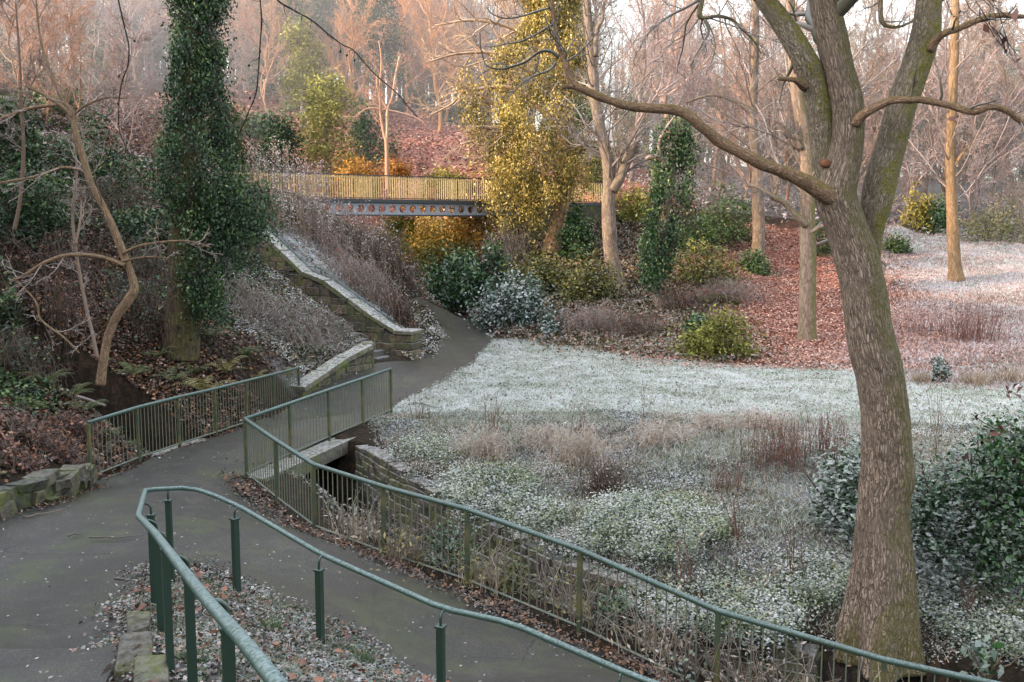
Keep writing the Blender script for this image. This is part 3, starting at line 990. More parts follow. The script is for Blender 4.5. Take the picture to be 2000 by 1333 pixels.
# its end block by the steps
e0 = np.array(rw[0])
bh_ = rt[0] - rb[0] + 0.10
b = MB().box([0, 0, bh_ / 2], (0.34, 0.5, bh_), rot_to([1, 0.25, 0]), jit=0.02).build('stone_block', M_STONE, smooth=False)
b.location = (e0[0] - 0.16, e0[1] + 0.2, rb[0] - 0.06)
tag(b, 'upright stone block at the foot of the steps, ending the curved mossy wall', 'stone block')
bv = b.modifiers.new('worn_edges', 'BEVEL'); bv.width = 0.03

# stream wall
gw = [(-3.1, 19.9), (-2.9, 19.55), (-2.2, 18.25), (-.75, 16.15), (.75, 14.05), (2.15, 12.7), (3.2, 12.25), (3.95, 11.9)]
gS = np.concatenate([[0], np.cumsum(np.linalg.norm(np.diff(np.array(gw), axis=0), axis=1))])
gt = [float(H0(np.array([p[0] + .5]), np.array([p[1] + .4]))[0]) + t for p, t in zip(gw, (-.10, -.09, -.07, -.09, -.12, -.09, -.08, -.25))]
block_wall('stone_wall', 'grey brown wall of small stone blocks lining the far side of the stream', 'stone wall', gw, lerpf(gS, gt), lerpf(gS, [t - 1.5 for t in gt]), 0.4, 0.15, 0.30, M_BRICK, jit=0.016)

# small bridge: slab and parapet beams under the two fences
M_CONC = stone_mat('mossy_concrete', (0.17, 0.155, 0.13), (0.20, 0.185, 0.15), mossamt=0.6, frost=0.35)
db = thing('small_bridge', 'small concrete footbridge slab carrying the tarmac path over the stream', 'bridge', (FB[1][0], FB[1][1], FB[1][2] - 1.6))
o3 = np.array(db.location)
for P, s, nm in ((FB, 0.16, 'edge_beam'), (FA, -0.16, 'edge_beam')):
    a, c = P[0] + (P[-1] - P[0]) * 0.0, P[0] + (P[-1] - P[0]) * 0.66
    R = rot_to(c - a)
    mid = (a + c) / 2 - [0, 0, RAIL_H + 0.15] + R[:, 1] * (-s)
    bm_ = MB().box(mid - o3, (np.linalg.norm(c - a), 0.5, 0.26), R, rnd=0.5, jit=0.01)
    bm_.build(nm, M_CONC, db, smooth=False)
a, c = (FB[0] + FA[0]) / 2, (FB[3] + FA[3]) / 2
R = rot_to(c - a)
MB().box((a + c) / 2 - [0, 0, RAIL_H + 0.46] - o3, (np.linalg.norm(c - a) + .4, 2.5, 0.22), R, rnd=0.5).build('deck', M_CONC, db, smooth=False)
# dark abutment under the deck on the far bank
MB().box(np.array([-4.1, 21.0, -0.72]) + [0, 0, 0] - o3 * [1, 1, 0] - [0, 0, o3[2]], (2.6, 0.3, 1.6), rot_to([0.8, -0.45, 0]), rnd=0.2).build('abutment', M_DARK, db, smooth=False)

# stream water
wm, nt, bs = nmat('dark_stream_water')
bs.inputs['Base Color'].default_value = (0.01, 0.012, 0.012, 1)
bs.inputs['Roughness'].default_value = 0.08
bs.inputs['Specular IOR Level'].default_value = 0.5
cl = [((np.array(a) * 0.45 + np.array(b) * 0.55)) for a, b in zip(GN, GF)]
V, Q = [], []
for i, c in enumerate(cl):
    d = cl[min(i + 1, len(cl) - 1)] - cl[max(i - 1, 0)]
    d /= np.linalg.norm(d)
    nn = np.array([-d[1], d[0]])
    z = float(H0(np.array([c[0]]), np.array([c[1]]))[0]) - 1.30
    V += [[*(c + nn * 0.5), z], [*(c - nn * 0.5), z]]
    if i: Q.append([2 * i - 2, 2 * i, 2 * i + 1, 2 * i - 1])
tag(MB().add(V, Q).build('stream_water', wm), kind='structure')

# kerb stones by the landing
_k = [hit(272, 1232), hit(268, 1284), hit(292, 1338)]
KS = [(_k[0][0], _k[0][1], .40, .30, .34, 'mossy kerb stone farthest along the bed edge, beside the tarmac landing'), (_k[1][0], _k[1][1], .55, .32, .34, 'long pale kerb stone in the middle of the bed edge'), (_k[2][0], _k[2][1], .50, .34, .36, 'broad kerb stone at the bottom of the picture beside the fallen leaves')]
for x, y, l, w, h, lab in KS:
    zt = G(x + 0.3, y) + 0.10
    w *= 0.7
    o = MB().box([0, 0, 0], (l, w, h), rot_to([-0.3, 1, 0.12]), jit=0.03).build('kerb_stone', M_DARK, smooth=False)
    o.location = (x, y, zt - h / 2)
    bv = o.modifiers.new('worn_edges', 'BEVEL'); bv.width, bv.segments = 0.035, 2
    tag(o, lab, 'kerb stone', 'kerb stones edging the raised bed')
# step at the bottom of the frame
sp_ = hit(90, 1318)
o = MB().box([0, 0, 0], (2.6, 0.9, 0.2), rot_to([1, 0.03, 0.0]), jit=0.01).build('step', bpy.data.materials['worn_tarmac'], smooth=False)
o.location = (-3.55, 7.15, float(H0(np.array([-3.5]), np.array([7.6]))[0]) - 0.03)
bv = o.modifiers.new('worn_edges', 'BEVEL'); bv.width = 0.02
tag(o, 'broad dark stone step at the near edge of the tarmac landing', 'step')

# ------------------------------------------------------------------ high footbridge in the trees
BO, BD = np.array([-11.8, 43.0]), np.array([0.817, 0.576])
BZ = 6.22
M_GIRDER = paint_mat('blue_grey_girder_paint', (0.36, 0.38, 0.42), (0.24, 0.24, 0.24), (0.6, 0.62, 0.66), 0.3, 0.5, 2)
M_FLANGE = paint_mat('dark_flange_paint', (0.06, 0.07, 0.08), (0.09, 0.085, 0.06), (0.3, 0.3, 0.3), 0.2, 0.5, 2)
M_GOLD = paint_mat('sun_tinted_railing_paint', (0.50, 0.40, 0.20), (0.40, 0.28, 0.11), (0.5, 0.5, 0.45), 0.2, 0.4, 3)  # golden sunlight on the bars is put into the paint colour
fb = thing('footbridge', 'high steel footbridge with round holes in its girder and a pale railing, crossing the valley', 'bridge', (BO[0], BO[1], BZ))
fr_ = np.array([BO[0], BO[1], BZ])
RB = np.stack([[BD[0], BD[1], 0], [-BD[1], BD[0], 0], [0, 0, 1]], 1)
BL = 21.0
gd = MB()
NC, CW, GH, HR = 26, 0.56, 0.56, 0.185
for i in range(NC):
    cx, cz = (i + 0.5) * CW + 0.4, -0.16 - GH / 2
    nseg = 24
    a = np.arange(nseg) / nseg * 2 * PI + PI / 4
    inner = np.stack([cx + HR * np.cos(a), np.zeros(nseg), cz + HR * np.sin(a)], 1)
    sq = 1 / np.maximum(np.abs(np.cos(a)), np.abs(np.sin(a)))
    outer = np.stack([cx + CW / 2 * np.cos(a) * sq, np.zeros(nseg), cz + GH / 2 * np.sin(a) * sq], 1)
    V = np.concatenate([inner, outer, inner + [0, 0.08, 0], outer + [0, 0.08, 0]])
    k = np.arange(nseg)
    k2 = (k + 1) % nseg
    Q = np.concatenate([np.stack([k, k2, k2 + nseg, k + nseg], 1), np.stack([k + 2 * nseg, k + 3 * nseg, k2 + 3 * nseg, k2 + 2 * nseg], 1), np.stack([k, k + 2 * nseg, k2 + 2 * nseg, k2], 1)])
    gd.add(V @ RB.T, Q, rnd=0.5)
go = gd.build('girder', M_GIRDER, fb, smooth=False)
fl_ = MB().box(RB @ [7.5, 0.04, -0.16 - GH - 0.04], (15.0, 0.26, 0.07), RB, rnd=0.5)
MB().box(RB @ [18.2, 1.0, -1.2], (6.2, 2.2, 2.05), RB, rnd=0.5).build('abutment', M_DARK, fb, smooth=False)
fl_.build('bottom_flange', M_FLANGE, fb, smooth=False)
MB().box(RB @ [BL / 2, 1.0, -0.08], (BL, 2.3, 0.16), RB, rnd=0.5).build('deck', M_FLANGE, fb, smooth=False)
rg = MB().box(RB @ [BL / 2, 0.0, 1.12], (BL, 0.05, 0.045), RB, rnd=0.5)
rail_o = rg.build('railing', M_FLANGE, fb, smooth=False)
MB().box(RB @ [BL / 2, 0.0, 0.06], (BL, 0.03, 0.03), RB, rnd=0.5).build('bottom_rail', M_FLANGE, rail_o, smooth=False)
proto = None
for i in range(14):
    p = MB().box(RB @ [0.3 + i * 1.5, 0, 0.57], (0.05, 0.05, 1.1), RB, rnd=0.5).build('post', M_GOLD, rail_o, smooth=False)
xs = [0.3 + k * 0.125 for k in range(165) if k % 12]
vis = [x for x in xs if 2.5 < x < 13.5][:100]
rest = [x for x in xs if x not in vis]
for x in vis:
    p = RB @ [x, 0, 0.58]
    if proto is None:
        proto = MB().box([0, 0, 0], (0.028, 0.028, 1.04), RB, rnd=0.5).build('bar', M_GOLD, rail_o, smooth=False)
        q = proto
    else:
        q = proto.copy(); COL.objects.link(q)
    q.location = p
r = MB()
for x in rest: r.box(RB @ [x, 0, 0.58], (0.028, 0.028, 1.04), RB, rnd=0.5)
tag(r.build('bars', M_GOLD, rail_o, smooth=False), kind='stuff')
# rear railing
rr = MB().box(RB @ [BL / 2, 2.0, 1.12], (BL, 0.05, 0.045), RB, rnd=0.5)
ro = rr.build('rear_railing', M_GOLD, fb, smooth=False)
r = MB()
for x in xs[::1]: r.box(RB @ [x + .06, 2.0, 0.58], (0.022, 0.022, 1.04), RB, rnd=0.5)
tag(r.build('bars', M_GOLD, ro, smooth=False), kind='stuff')
# stone abutment on the bank to the right of the bridge
# ------------------------------------------------------------------ growing things: generators
def unit(v): return v / (np.linalg.norm(v, axis=-1, keepdims=True) + 1e-9)

def grow(P, R, nch, t0, t1, ang, lenf, K, up=0.0, wob=0.15, rr=0.6, rmin=0.006, taper=0.35, shrink=0.55, absl=None):
    """side shoots on many polylines at once"""
    M, Kp, _ = P.shape
    L = np.linalg.norm(np.diff(P, axis=1), axis=2).sum(1)
    idx = np.repeat(np.arange(M), nch)
    n = len(idx)
    t = (np.tile(np.arange(nch), M) + rng.random(n)) / nch * (t1 - t0) + t0
    f = t * (Kp - 1)
    k = np.minimum(f.astype(int), Kp - 2)
    f = (f - k)[:, None]
    A, B = P[idx, k], P[idx, k + 1]
    p = A * (1 - f) + B * f
    T = unit(B - A)
    r0 = (R[idx, k] * (1 - f[:, 0]) + R[idx, k + 1] * f[:, 0]) * rr
    perp = rng.normal(size=(n, 3))
    perp -= T * np.sum(perp * T, 1)[:, None]
    perp = unit(perp)
    a = np.radians(rng.normal(ang, ang * 0.25, n))[:, None]
    d = unit(np.cos(a) * T + np.sin(a) * perp)
    ln = (L[idx] * lenf if absl is None else np.full(n, absl)) * (1 - shrink * t) * rng.uniform(0.55, 1.25, n)
    pts = [p]
    for _ in range(K - 1):
        d = unit(d + rng.normal(size=(n, 3)) * wob + np.array([0, 0, up]))
        pts.append(pts[-1] + d * (ln / (K - 1))[:, None])
    r0 = np.maximum(r0, rmin)
    RR = r0[:, None] * np.linspace(1, taper, K)[None, :]
    return np.stack(pts, 1), np.maximum(RR, rmin * 0.6)

M_TWIG_BG = twig_mat('bare_far_twigs', (0.17, 0.12, 0.095), (0.52, 0.40, 0.33), frost=0.3, tint=True)
M_BARK_BG = bark_mat('far_tree_bark', (0.11, 0.085, 0.07), (0.32, 0.26, 0.215), moss=(0.12, 0.12, 0.035), mossamt=0.35, ridge=0.5, sc=0.5, tint=True)

def bare_tree_mesh(seed, h=17.0, r=0.24, spread=0.45, dense=1.0, fork=0.35, lean=0.5):
    global rng
    keep = rng
    rng = np.random.default_rng(seed)
    K = 12
    z = np.linspace(-0.4, h * 0.86, K)
    w = np.cumsum(rng.normal(size=(K, 2)) * 0.16, axis=0)
    w = w - w[0] + np.outer(np.linspace(0, 1, K) ** 1.4, rng.normal(size=2) * lean)
    P = np.column_stack([w, z])
    R = r * np.linspace(1, 0.22, K) ** 0.9
    R[0] *= 1.35
    trunk = MB().tube(resample(P, 26), np.interp(np.linspace(0, K - 1, 26), np.arange(K), R), 10, lump=0.10, ls=1.6, seed=seed)
    P0, R0 = P[None], R[None]
    P1, R1 = grow(P0, R0, int(17 * dense), fork, 1.0, 42, spread, 8, up=0.13, wob=0.17, rr=0.62, rmin=0.03, shrink=0.45)
    P2, R2 = grow(P1, R1, int(10 * dense), 0.2, 1.0, 42, 0.48, 6, up=0.05, wob=0.2, rr=0.6, rmin=0.018)
    P3, R3 = grow(P2, R2, 8, 0.12, 1.0, 42, 0.52, 5, up=0.03, wob=0.22, rr=0.65, rmin=0.012)
    P4, R4 = grow(P3, R3, 5, 0.15, 1.0, 40, 0.62, 4, up=0.02, wob=0.2, rr=0.7, rmin=0.010)
    crown = MB()
    crown.twigs(P1, R1, 6).twigs(P2, R2, 4).twigs(P3, R3, 3).twigs(P4, R4, 3)
    rng = keep
    return trunk.mesh('trunk'), crown.mesh('crown')

def add_mesh(name, me, mat, parent, color=None):
    if not me.materials: me.materials.append(mat)
    o = bpy.data.objects.new(name, me)
    COL.objects.link(o)
    o.parent = parent
    if color is not None: o.color = (*color, 1)
    return o

def limb(mb, pts, sides=14, n=None, lump=0.05, ls=3.0, seed=0, flare=None):
    """pts: (px, py, width_px, depth)"""
    P = np.array([at(p[0], p[1], p[3]) for p in pts])
    R = np.array([p[2] * 0.5 * pxw(p[0], p[1], p[3]) for p in pts])
    P2, R2 = resample(P, n or len(pts) * 6, R)
    mb.tube(P2, R2, sides, lump=lump, ls=ls, seed=seed, flare=flare)
    return P2, R2

def recenter(mb, o0):
    mb.v = [v - o0 for v in mb.v]
    return mb

def as_batch(P, R, K=10):
    i = np.linspace(0, len(P) - 1, K).astype(int)
    return P[i][None], R[i][None]

# ------------------------------------------------------------------ the big ridged tree by the stream
M_OAK = bark_mat('ridged_bark', (0.026, 0.019, 0.014), (0.40, 0.305, 0.235), moss=(0.085, 0.08, 0.018), mossamt=0.7, ridge=1.0, sc=1.3, mossdir=(0.95, -0.35, 0.3), mossz=(G(4.5, 11.9) + 0.9, G(4.5, 11.9) + 0.1))
M_OAKM = bark_mat('mossy_ridged_bark', (0.06, 0.05, 0.032), (0.33, 0.27, 0.20), moss=(0.12, 0.11, 0.02), mossamt=0.95, ridge=0.9, sc=2.0, mossdir=(0.6, -0.5, 0.4))
M_LIMB = bark_mat('orange_mossy_limb_bark', (0.06, 0.04, 0.025), (0.42, 0.27, 0.17), moss=(0.12, 0.10, 0.02), mossamt=0.7, ridge=0.7, sc=2.8, mossdir=(0, 0, 0.9))
M_TWIG = twig_mat('grey_green_twigs', (0.075, 0.07, 0.05), (0.20, 0.18, 0.15), frost=0.25)
Yo = 11.9
ob = at(1722, 1258, Yo)
ob[2] = G(ob[0], ob[1])
oak = thing('oak_tree', 'big leaning tree with deeply ridged mossy bark that splits into three stems beside the stream', 'tree', ob)
tb = MB()
main = [(1720, 1290, 146, Yo), (1721, 1240, 134, Yo), (1723, 1195, 126, Yo), (1725, 1150, 119, Yo), (1725, 1085, 110, Yo), (1724, 1010, 99, Yo), (1727, 960, 97, Yo), (1733, 932, 101, Yo), (1732, 883, 95, Yo), (1730, 830, 93, Yo), (1720, 740, 90, Yo), (1702, 670, 90, Yo), (1686, 569, 85, Yo), (1671, 501, 81, Yo), (1650, 434, 78, Yo), (1634, 388, 80, Yo), (1642, 337, 69, Yo), (1654, 270, 63, Yo), (1653, 202, 63, Yo), (1637, 135, 59, Yo), (1623, 67, 60, Yo), (1610, 0, 57, Yo), (1594, -90, 52, Yo), (1570, -260, 44, Yo), (1560, -430, 30, Yo)]
def oak_flare(L, a):
    k = np.clip(1 - L / 2.3, 0, 1) ** 2.0
    return 1 + k * (0.17 + 0.22 * np.cos(a * 5 + 0.6) + 0.16 * np.cos(a * 3 + 2))
MP, MR = limb(tb, main, 56, 190, lump=0.035, ls=2.6, seed=2, flare=oak_flare)
recenter(tb, ob).build('trunk', M_OAK, oak)
s2 = MB()
stem2 = [(1650, 400, 44, Yo + .16), (1622, 345, 46, Yo + .14), (1609, 304, 46, Yo + .12), (1597, 202, 48, Yo + .08), (1585, 152, 51, Yo + .05), (1571, 118, 47, Yo), (1542, 67, 43, Yo), (1495, 0, 38, Yo), (1440, -80, 34, Yo), (1400, -200, 26, Yo)]
S2P, S2R = limb(s2, stem2, 28, 70, lump=0.05, seed=3)
recenter(s2, ob).build('stem', M_OAKM, oak)
s3 = MB()
stem3 = [(1690, 560, 34, Yo + .22), (1698, 500, 44, Yo + .24), (1702, 450, 48, Yo + .24), (1713, 388, 60, Yo + .25), (1725, 337, 60, Yo + .25), (1744, 270, 58, Yo + .3), (1762, 202, 58, Yo + .3), (1787, 135, 56, Yo + .32), (1807, 67, 55, Yo + .35), (1815, 0, 48, Yo + .35), (1830, -110, 42, Yo + .35), (1850, -260, 32, Yo + .4)]
S3P, S3R = limb(s3, stem3, 28, 80, lump=0.05, seed=4)
recenter(s3, ob).build('stem', M_OAKM, oak)
def oak_branch(pts, mat=None, sides=12, tw=0, twl=0.5, twr=0.4, seed=0, up=0.05):
    b = MB()
    P, R = limb(b, pts, sides, len(pts) * 6, lump=0.10, ls=7, seed=seed)
    o = recenter(b, ob).build('branch', mat or M_LIMB, oak)
    if tw:
        t = MB()
        P0, R0 = as_batch(P, R, 12)
        P1, R1 = grow(P0, R0, tw, 0.25, 1.0, 48, twl, 7, up=up, wob=0.28, rr=twr, rmin=0.006)
        P2, R2 = grow(P1, R1, 5, 0.2, 1.0, 45, 0.5, 5, up=up, wob=0.28, rr=0.6, rmin=0.004)
        t.twigs(P1, R1, 5).twigs(P2, R2, 3)
        recenter(t, ob).build('crown', M_TWIG, o)
    return P, R
oak_branch([(1632, 392, 36, Yo - .1), (1600, 372, 33, Yo - .2), (1570, 354, 30, Yo - .25), (1530, 336, 26, Yo - .3), (1487, 320, 25, Yo - .35), (1445, 298, 22, Yo - .4), (1406, 277, 23, Yo - .4), (1370, 248, 21, Yo - .45), (1339, 223, 21, Yo - .45), (1315, 215, 19, Yo - .45), (1288, 213, 19, Yo - .5), (1250, 210, 18, Yo - .5), (1221, 206, 18, Yo - .5), (1195, 198, 16, Yo - .5), (1170, 189, 17, Yo - .5), (1145, 178, 15, Yo - .5), (1119, 169, 13, Yo - .5), (1099, 170, 8, Yo - .5)], sides=16, seed=5)
oak_branch([(1122, 170, 14, Yo - .5), (1112, 150, 13, Yo - .5), (1106, 128, 12, Yo - .5), (1096, 104, 10, Yo - .5), (1089, 84, 11, Yo - .5), (1083, 50, 8, Yo - .5), (1079, 17, 9, Yo - .5), (1076, -30, 7, Yo - .5)], tw=9, twl=0.55, seed=6)
for i, (L, tw) in enumerate([
    ([(1092, 112, 8, 0), (1075, 101, 7, 0), (1053, 102, 6, 0), (1028, 120, 5, 0), (1001, 130, 5, 0), (978, 135, 4, 0), (951, 128, 3.2, 0), (940, 98, 2.6, 0), (937, 62, 2, 0)], 7),
    ([(1086, 122, 6, 0), (1075, 136, 5, 0), (1045, 148, 4.4, 0), (1025, 158, 3.6, 0), (1001, 182, 2.4, 0), (985, 200, 1.6, 0)], 5),
    ([(1082, 47, 6, 0), (1066, 56, 5, 0), (1048, 67, 4.5, 0), (1018, 81, 4, 0), (990, 86, 3, 0), (960, 92, 2, 0)], 6),
    ([(1081, 14, 5, 0), (1050, 22, 4.4, 0), (1026, 30, 4, 0), (990, 36, 3, 0), (962, 28, 2.6, 0), (950, 14, 2, 0)], 6),
    ([(1104, 122, 6, 0), (1125, 108, 4, 0), (1150, 84, 3, 0), (1168, 62, 2, 0)], 5)]):
    oak_branch([(a, b, c, Yo - .5) for a, b, c, _ in L], mat=M_TWIG, sides=7, tw=tw, twl=0.35, twr=0.55, seed=10 + i)
oak_branch([(1672, 240, 26, Yo - .15), (1688, 223, 19, Yo - .25), (1718, 206, 17, Yo - .3), (1745, 196, 16, Yo - .35), (1775, 196, 14, Yo - .4), (1802, 196, 14, Yo - .4), (1853, 206, 13, Yo - .45), (1900, 219, 14, Yo - .5), (1937, 209, 12, Yo - .5), (1971, 219, 12, Yo - .5), (2000, 241, 12, Yo - .5), (2060, 270, 9, Yo - .5)], seed=7, tw=5, twl=0.3)
oak_branch([(1815, 95, 24, Yo + .2), (1833, 74, 16, Yo + .1), (1850, 63, 14, Yo), (1870, 57, 13, Yo), (1910, 40, 12, Yo - .1), (1954, 30, 12, Yo - .1), (1990, 33, 9, Yo - .1), (2050, 30, 8, Yo - .1)], seed=8, tw=4, twl=0.3)
oak_branch([(1572, 168, 22, Yo), (1555, 158, 12, Yo - .1), (1540, 155, 9, Yo - .15), (1520, 154, 8, Yo - .15)], seed=9)
oak_branch([(1560, 105, 12, Yo + .1), (1540, 145, 6, Yo + .3), (1530, 165, 4, Yo + .4), (1522, 200, 3, Yo + .4)], mat=M_TWIG, seed=19, tw=4)
# boughs that hang into the top of the picture
oak_branch([(1440, -78, 16, Yo), (1400, -60, 13, Yo - .6), (1372, -25, 12, Yo - 1), (1370, 5, 11, Yo - 1), (1366, 30, 10, Yo - 1), (1376, 36, 8, Yo - 1), (1400, 32, 7, Yo - 1), (1428, 38, 6, Yo - 1), (1445, 52, 5, Yo - 1), (1470, 78, 4, Yo - 1), (1487, 105, 3, Yo - 1)], mat=M_OAKM, sides=10, tw=11, twl=0.45, twr=0.4, seed=20, up=-0.08)
oak_branch([(1370, -4, 9, Yo - 1), (1345, 12, 6, Yo - 1), (1310, 30, 5, Yo - 1), (1285, 48, 4, Yo - 1), (1262, 70, 3, Yo - 1), (1250, 95, 2, Yo - 1)], mat=M_TWIG, sides=7, tw=9, twl=0.4, seed=21, up=-0.08)
oak_branch([(1376, 38, 6, Yo - 1), (1384, 62, 5, Yo - 1), (1372, 85, 4, Yo - 1), (1358, 110, 3, Yo - 1), (1348, 128, 2, Yo - 1)], mat=M_TWIG, sides=7, tw=6, twl=0.5, seed=22, up=-0.1)
oak_branch([(1600, -60, 14, Yo - .2), (1660, -50, 12, Yo - .6), (1715, -30, 11, Yo - .9), (1719, 0, 10, Yo - .9), (1722, 40, 9, Yo - .9), (1735, 52, 7, Yo - .9), (1760, 52, 5, Yo - .9), (1785, 40, 4, Yo - .9)], mat=M_OAKM, sides=10, tw=5, twl=0.25, seed=23)
# cut limb scar
sc_ = MB()
c0 = at(1618, 319, Yo - .17)
sc_.tube([[0, 0.16, 0.01], [0, 0.05, 0], [0, 0.04, 0]], [0.055, 0.045, 0.035], 16, lump=0.06, ls=12)
ms, nt, bs = nmat('cut_wood')
n = N(nt)
n.link(n.mix(n.noise(n.obj(), 30, 3), (0.24, 0.10, 0.05), (0.08, 0.04, 0.025)), bs.inputs['Base Color'])
o = sc_.build('cut_limb_scar', ms, oak)
o.location = c0 - ob
# upper crown, mostly above the picture
t = MB()
for P, R, k in ((MP, MR, 9), (S2P, S2R, 7), (S3P, S3R, 7)):
    P0, R0 = as_batch(P[-len(P) // 4:], R[-len(P) // 4:], 8)
    P1, R1 = grow(P0, R0, k, 0.2, 1.0, 50, 1.1, 8, up=0.06, wob=0.2, rr=0.5, rmin=0.02)
    P2, R2 = grow(P1, R1, 7, 0.2, 1.0, 45, 0.45, 6, up=0.03, wob=0.25, rr=0.55, rmin=0.01)
    P3, R3 = grow(P2, R2, 4, 0.2, 1.0, 45, 0.5, 4, up=0.0, wob=0.25, rr=0.6, rmin=0.006)
    t.twigs(P1, R1, 7).twigs(P2, R2, 4).twigs(P3, R3, 3)
recenter(t, ob).build('crown', M_TWIG, oak)

# ------------------------------------------------------------------ leaves
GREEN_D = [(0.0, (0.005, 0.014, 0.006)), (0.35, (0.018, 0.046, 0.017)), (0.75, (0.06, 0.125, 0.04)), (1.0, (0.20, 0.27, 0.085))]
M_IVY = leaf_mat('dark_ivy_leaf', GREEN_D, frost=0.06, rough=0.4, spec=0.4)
M_IVYG = leaf_mat('sun_tinted_ivy_leaf', [(0.0, (0.03, 0.035, 0.010)), (0.3, (0.16, 0.14, 0.036)), (0.7, (0.47, 0.345, 0.082)), (1.0, (0.78, 0.59, 0.21))], rough=0.45, spec=0.4)  # the low sun's gold is painted into this ivy's leaf colour
M_LAUREL = leaf_mat('laurel_leaf', [(0.0, (0.005, 0.02, 0.007)), (0.5, (0.022, 0.078, 0.02)), (0.9, (0.065, 0.16, 0.04)), (1.0, (0.18, 0.25, 0.06))], frost=0.28, rough=0.38, spec=0.45)
M_LAURELF = leaf_mat('frosted_laurel_leaf', [(0.0, (0.008, 0.03, 0.010)), (0.6, (0.03, 0.10, 0.035)), (1.0, (0.12, 0.22, 0.07))], frost=0.62, fup=(0.25, 0.75), rough=0.5)
M_BUSH = leaf_mat('far_bush_leaf', [(0.0, (0.014, 0.026, 0.008)), (0.5, (0.075, 0.11, 0.03)), (1.0, (0.25, 0.27, 0.085))], frost=0.15, tint=True)
M_YBUSH = leaf_mat('yellow_and_sunlit_leaf', [(0.0, (0.05, 0.05, 0.014)), (0.5, (0.27, 0.23, 0.055)), (1.0, (0.60, 0.49, 0.15))], tint=True)  # yellow leaves; on the sunlit shrubs the colour also carries painted sunlight
M_CONIF = leaf_mat('frosted_conifer_spray', [(0.0, (0.015, 0.035, 0.022)), (0.5, (0.05, 0.095, 0.06)), (1.0, (0.16, 0.22, 0.16))], frost=0.7, fup=(0.1, 0.9))
M_DRY = leaf_mat('dry_straw', [(0.0, (0.13, 0.09, 0.06)), (0.5, (0.30, 0.22, 0.15)), (1.0, (0.50, 0.40, 0.30))], frost=0.35, fup=(0.2, 0.9), trans=0.1)
M_RUST = leaf_mat('rusty_dead_leaf', [(0.0, (0.07, 0.025, 0.018)), (0.5, (0.20, 0.075, 0.045)), (1.0, (0.40, 0.18, 0.10))], frost=0.1, trans=0.15)
M_STEMR = twig_mat('red_brown_stem', (0.10, 0.045, 0.035), (0.26, 0.13, 0.10), frost=0.25)
M_STEMP = twig_mat('pinkish_frosted_stem', (0.12, 0.080, 0.058), (0.40, 0.30, 0.235), frost=0.36)
M_FLUFF = leaf_mat('frosted_seed_fluff', [(0.0, (0.22, 0.16, 0.14)), (0.5, (0.44, 0.36, 0.34)), (1.0, (0.72, 0.66, 0.66))], frost=0.5, trans=0.3)
M_SCRUB = twig_mat('brown_bramble_stem', (0.04, 0.028, 0.02), (0.20, 0.135, 0.09), frost=0.16)
M_DARKTWIG = twig_mat('dark_hanging_twig', (0.012, 0.010, 0.009), (0.03, 0.024, 0.02), frost=0.06)
M_PALETWIG = twig_mat('pale_brown_twig', (0.16, 0.11, 0.08), (0.36, 0.27, 0.21), frost=0.3)
M_FERN = leaf_mat('fern_leaflet', [(0.0, (0.03, 0.05, 0.015)), (0.6, (0.10, 0.13, 0.035)), (1.0, (0.22, 0.20, 0.07))], frost=0.1)
M_FERNY = leaf_mat('yellowing_fern_leaflet', [(0.0, (0.10, 0.09, 0.03)), (0.6, (0.24, 0.21, 0.07)), (1.0, (0.36, 0.31, 0.13))], frost=0.1)

def ivy_on(mb, P, prof, n, leaf, clus=46, sig=0.16, inner=0.5):
    """clusters of leaves round a trunk polyline; prof(t) gives the outer radius"""
    L = np.concatenate([[0], np.cumsum(np.linalg.norm(np.diff(P, axis=0), axis=1))])
    nc = n // clus
    t = rng.random(nc)
    c = np.stack([np.interp(t * L[-1], L, P[:, k]) for k in range(3)], 1)
    a = rng.uniform(0, 2 * PI, nc)
    r = np.array([prof(x) for x in t]) * (inner + (1 - inner) * rng.random(nc) ** 0.6)
    nz_ = noise3(np.stack([np.cos(a) * 1.6, np.sin(a) * 1.6, t * L[-1] * 0.75], 1), 9)
    bulge = 0.92 + 0.52 * nz_ + 0.25 * noise3(np.stack([np.cos(a) * 3, np.sin(a) * 3, t * L[-1] * 2.2], 1), 10)
    stray = np.where(rng.random(nc) < 0.22, rng.uniform(1.1, 1.5, nc), 1.0)
    c = c + np.stack([np.cos(a), np.sin(a), np.zeros(nc)], 1) * (r * bulge * stray)[:, None]
    br = np.clip(0.5 + 0.6 * noise3(np.stack([np.cos(a) * 2.2, np.sin(a) * 2.2, t * L[-1] * 1.1], 1), 19) + 0.2 * rng.normal(size=nc), 0, 1)
    off = rng.normal(size=(nc * clus, 3))
    C = np.repeat(c, clus, 0) + off * sig * np.array([1.0, 1.0, 1.9])
    out = np.repeat(np.stack([np.cos(a), np.sin(a)], 1), clus, 0)
    rr = np.clip(np.repeat(br, clus) * 0.45 + 0.22 + 0.11 * off[:, 2] + 0.12 * np.sum(off[:, :2] * out, 1) + rng.normal(size=nc * clus) * 0.14, 0, 1)  # shading painted into the clumps: leaves lighter at top and outside, darker within
    return mb.leaves(C, leaf, up=-0.1, aspect=0.5, droop=1.6, rnd=rr, fold=0.1)

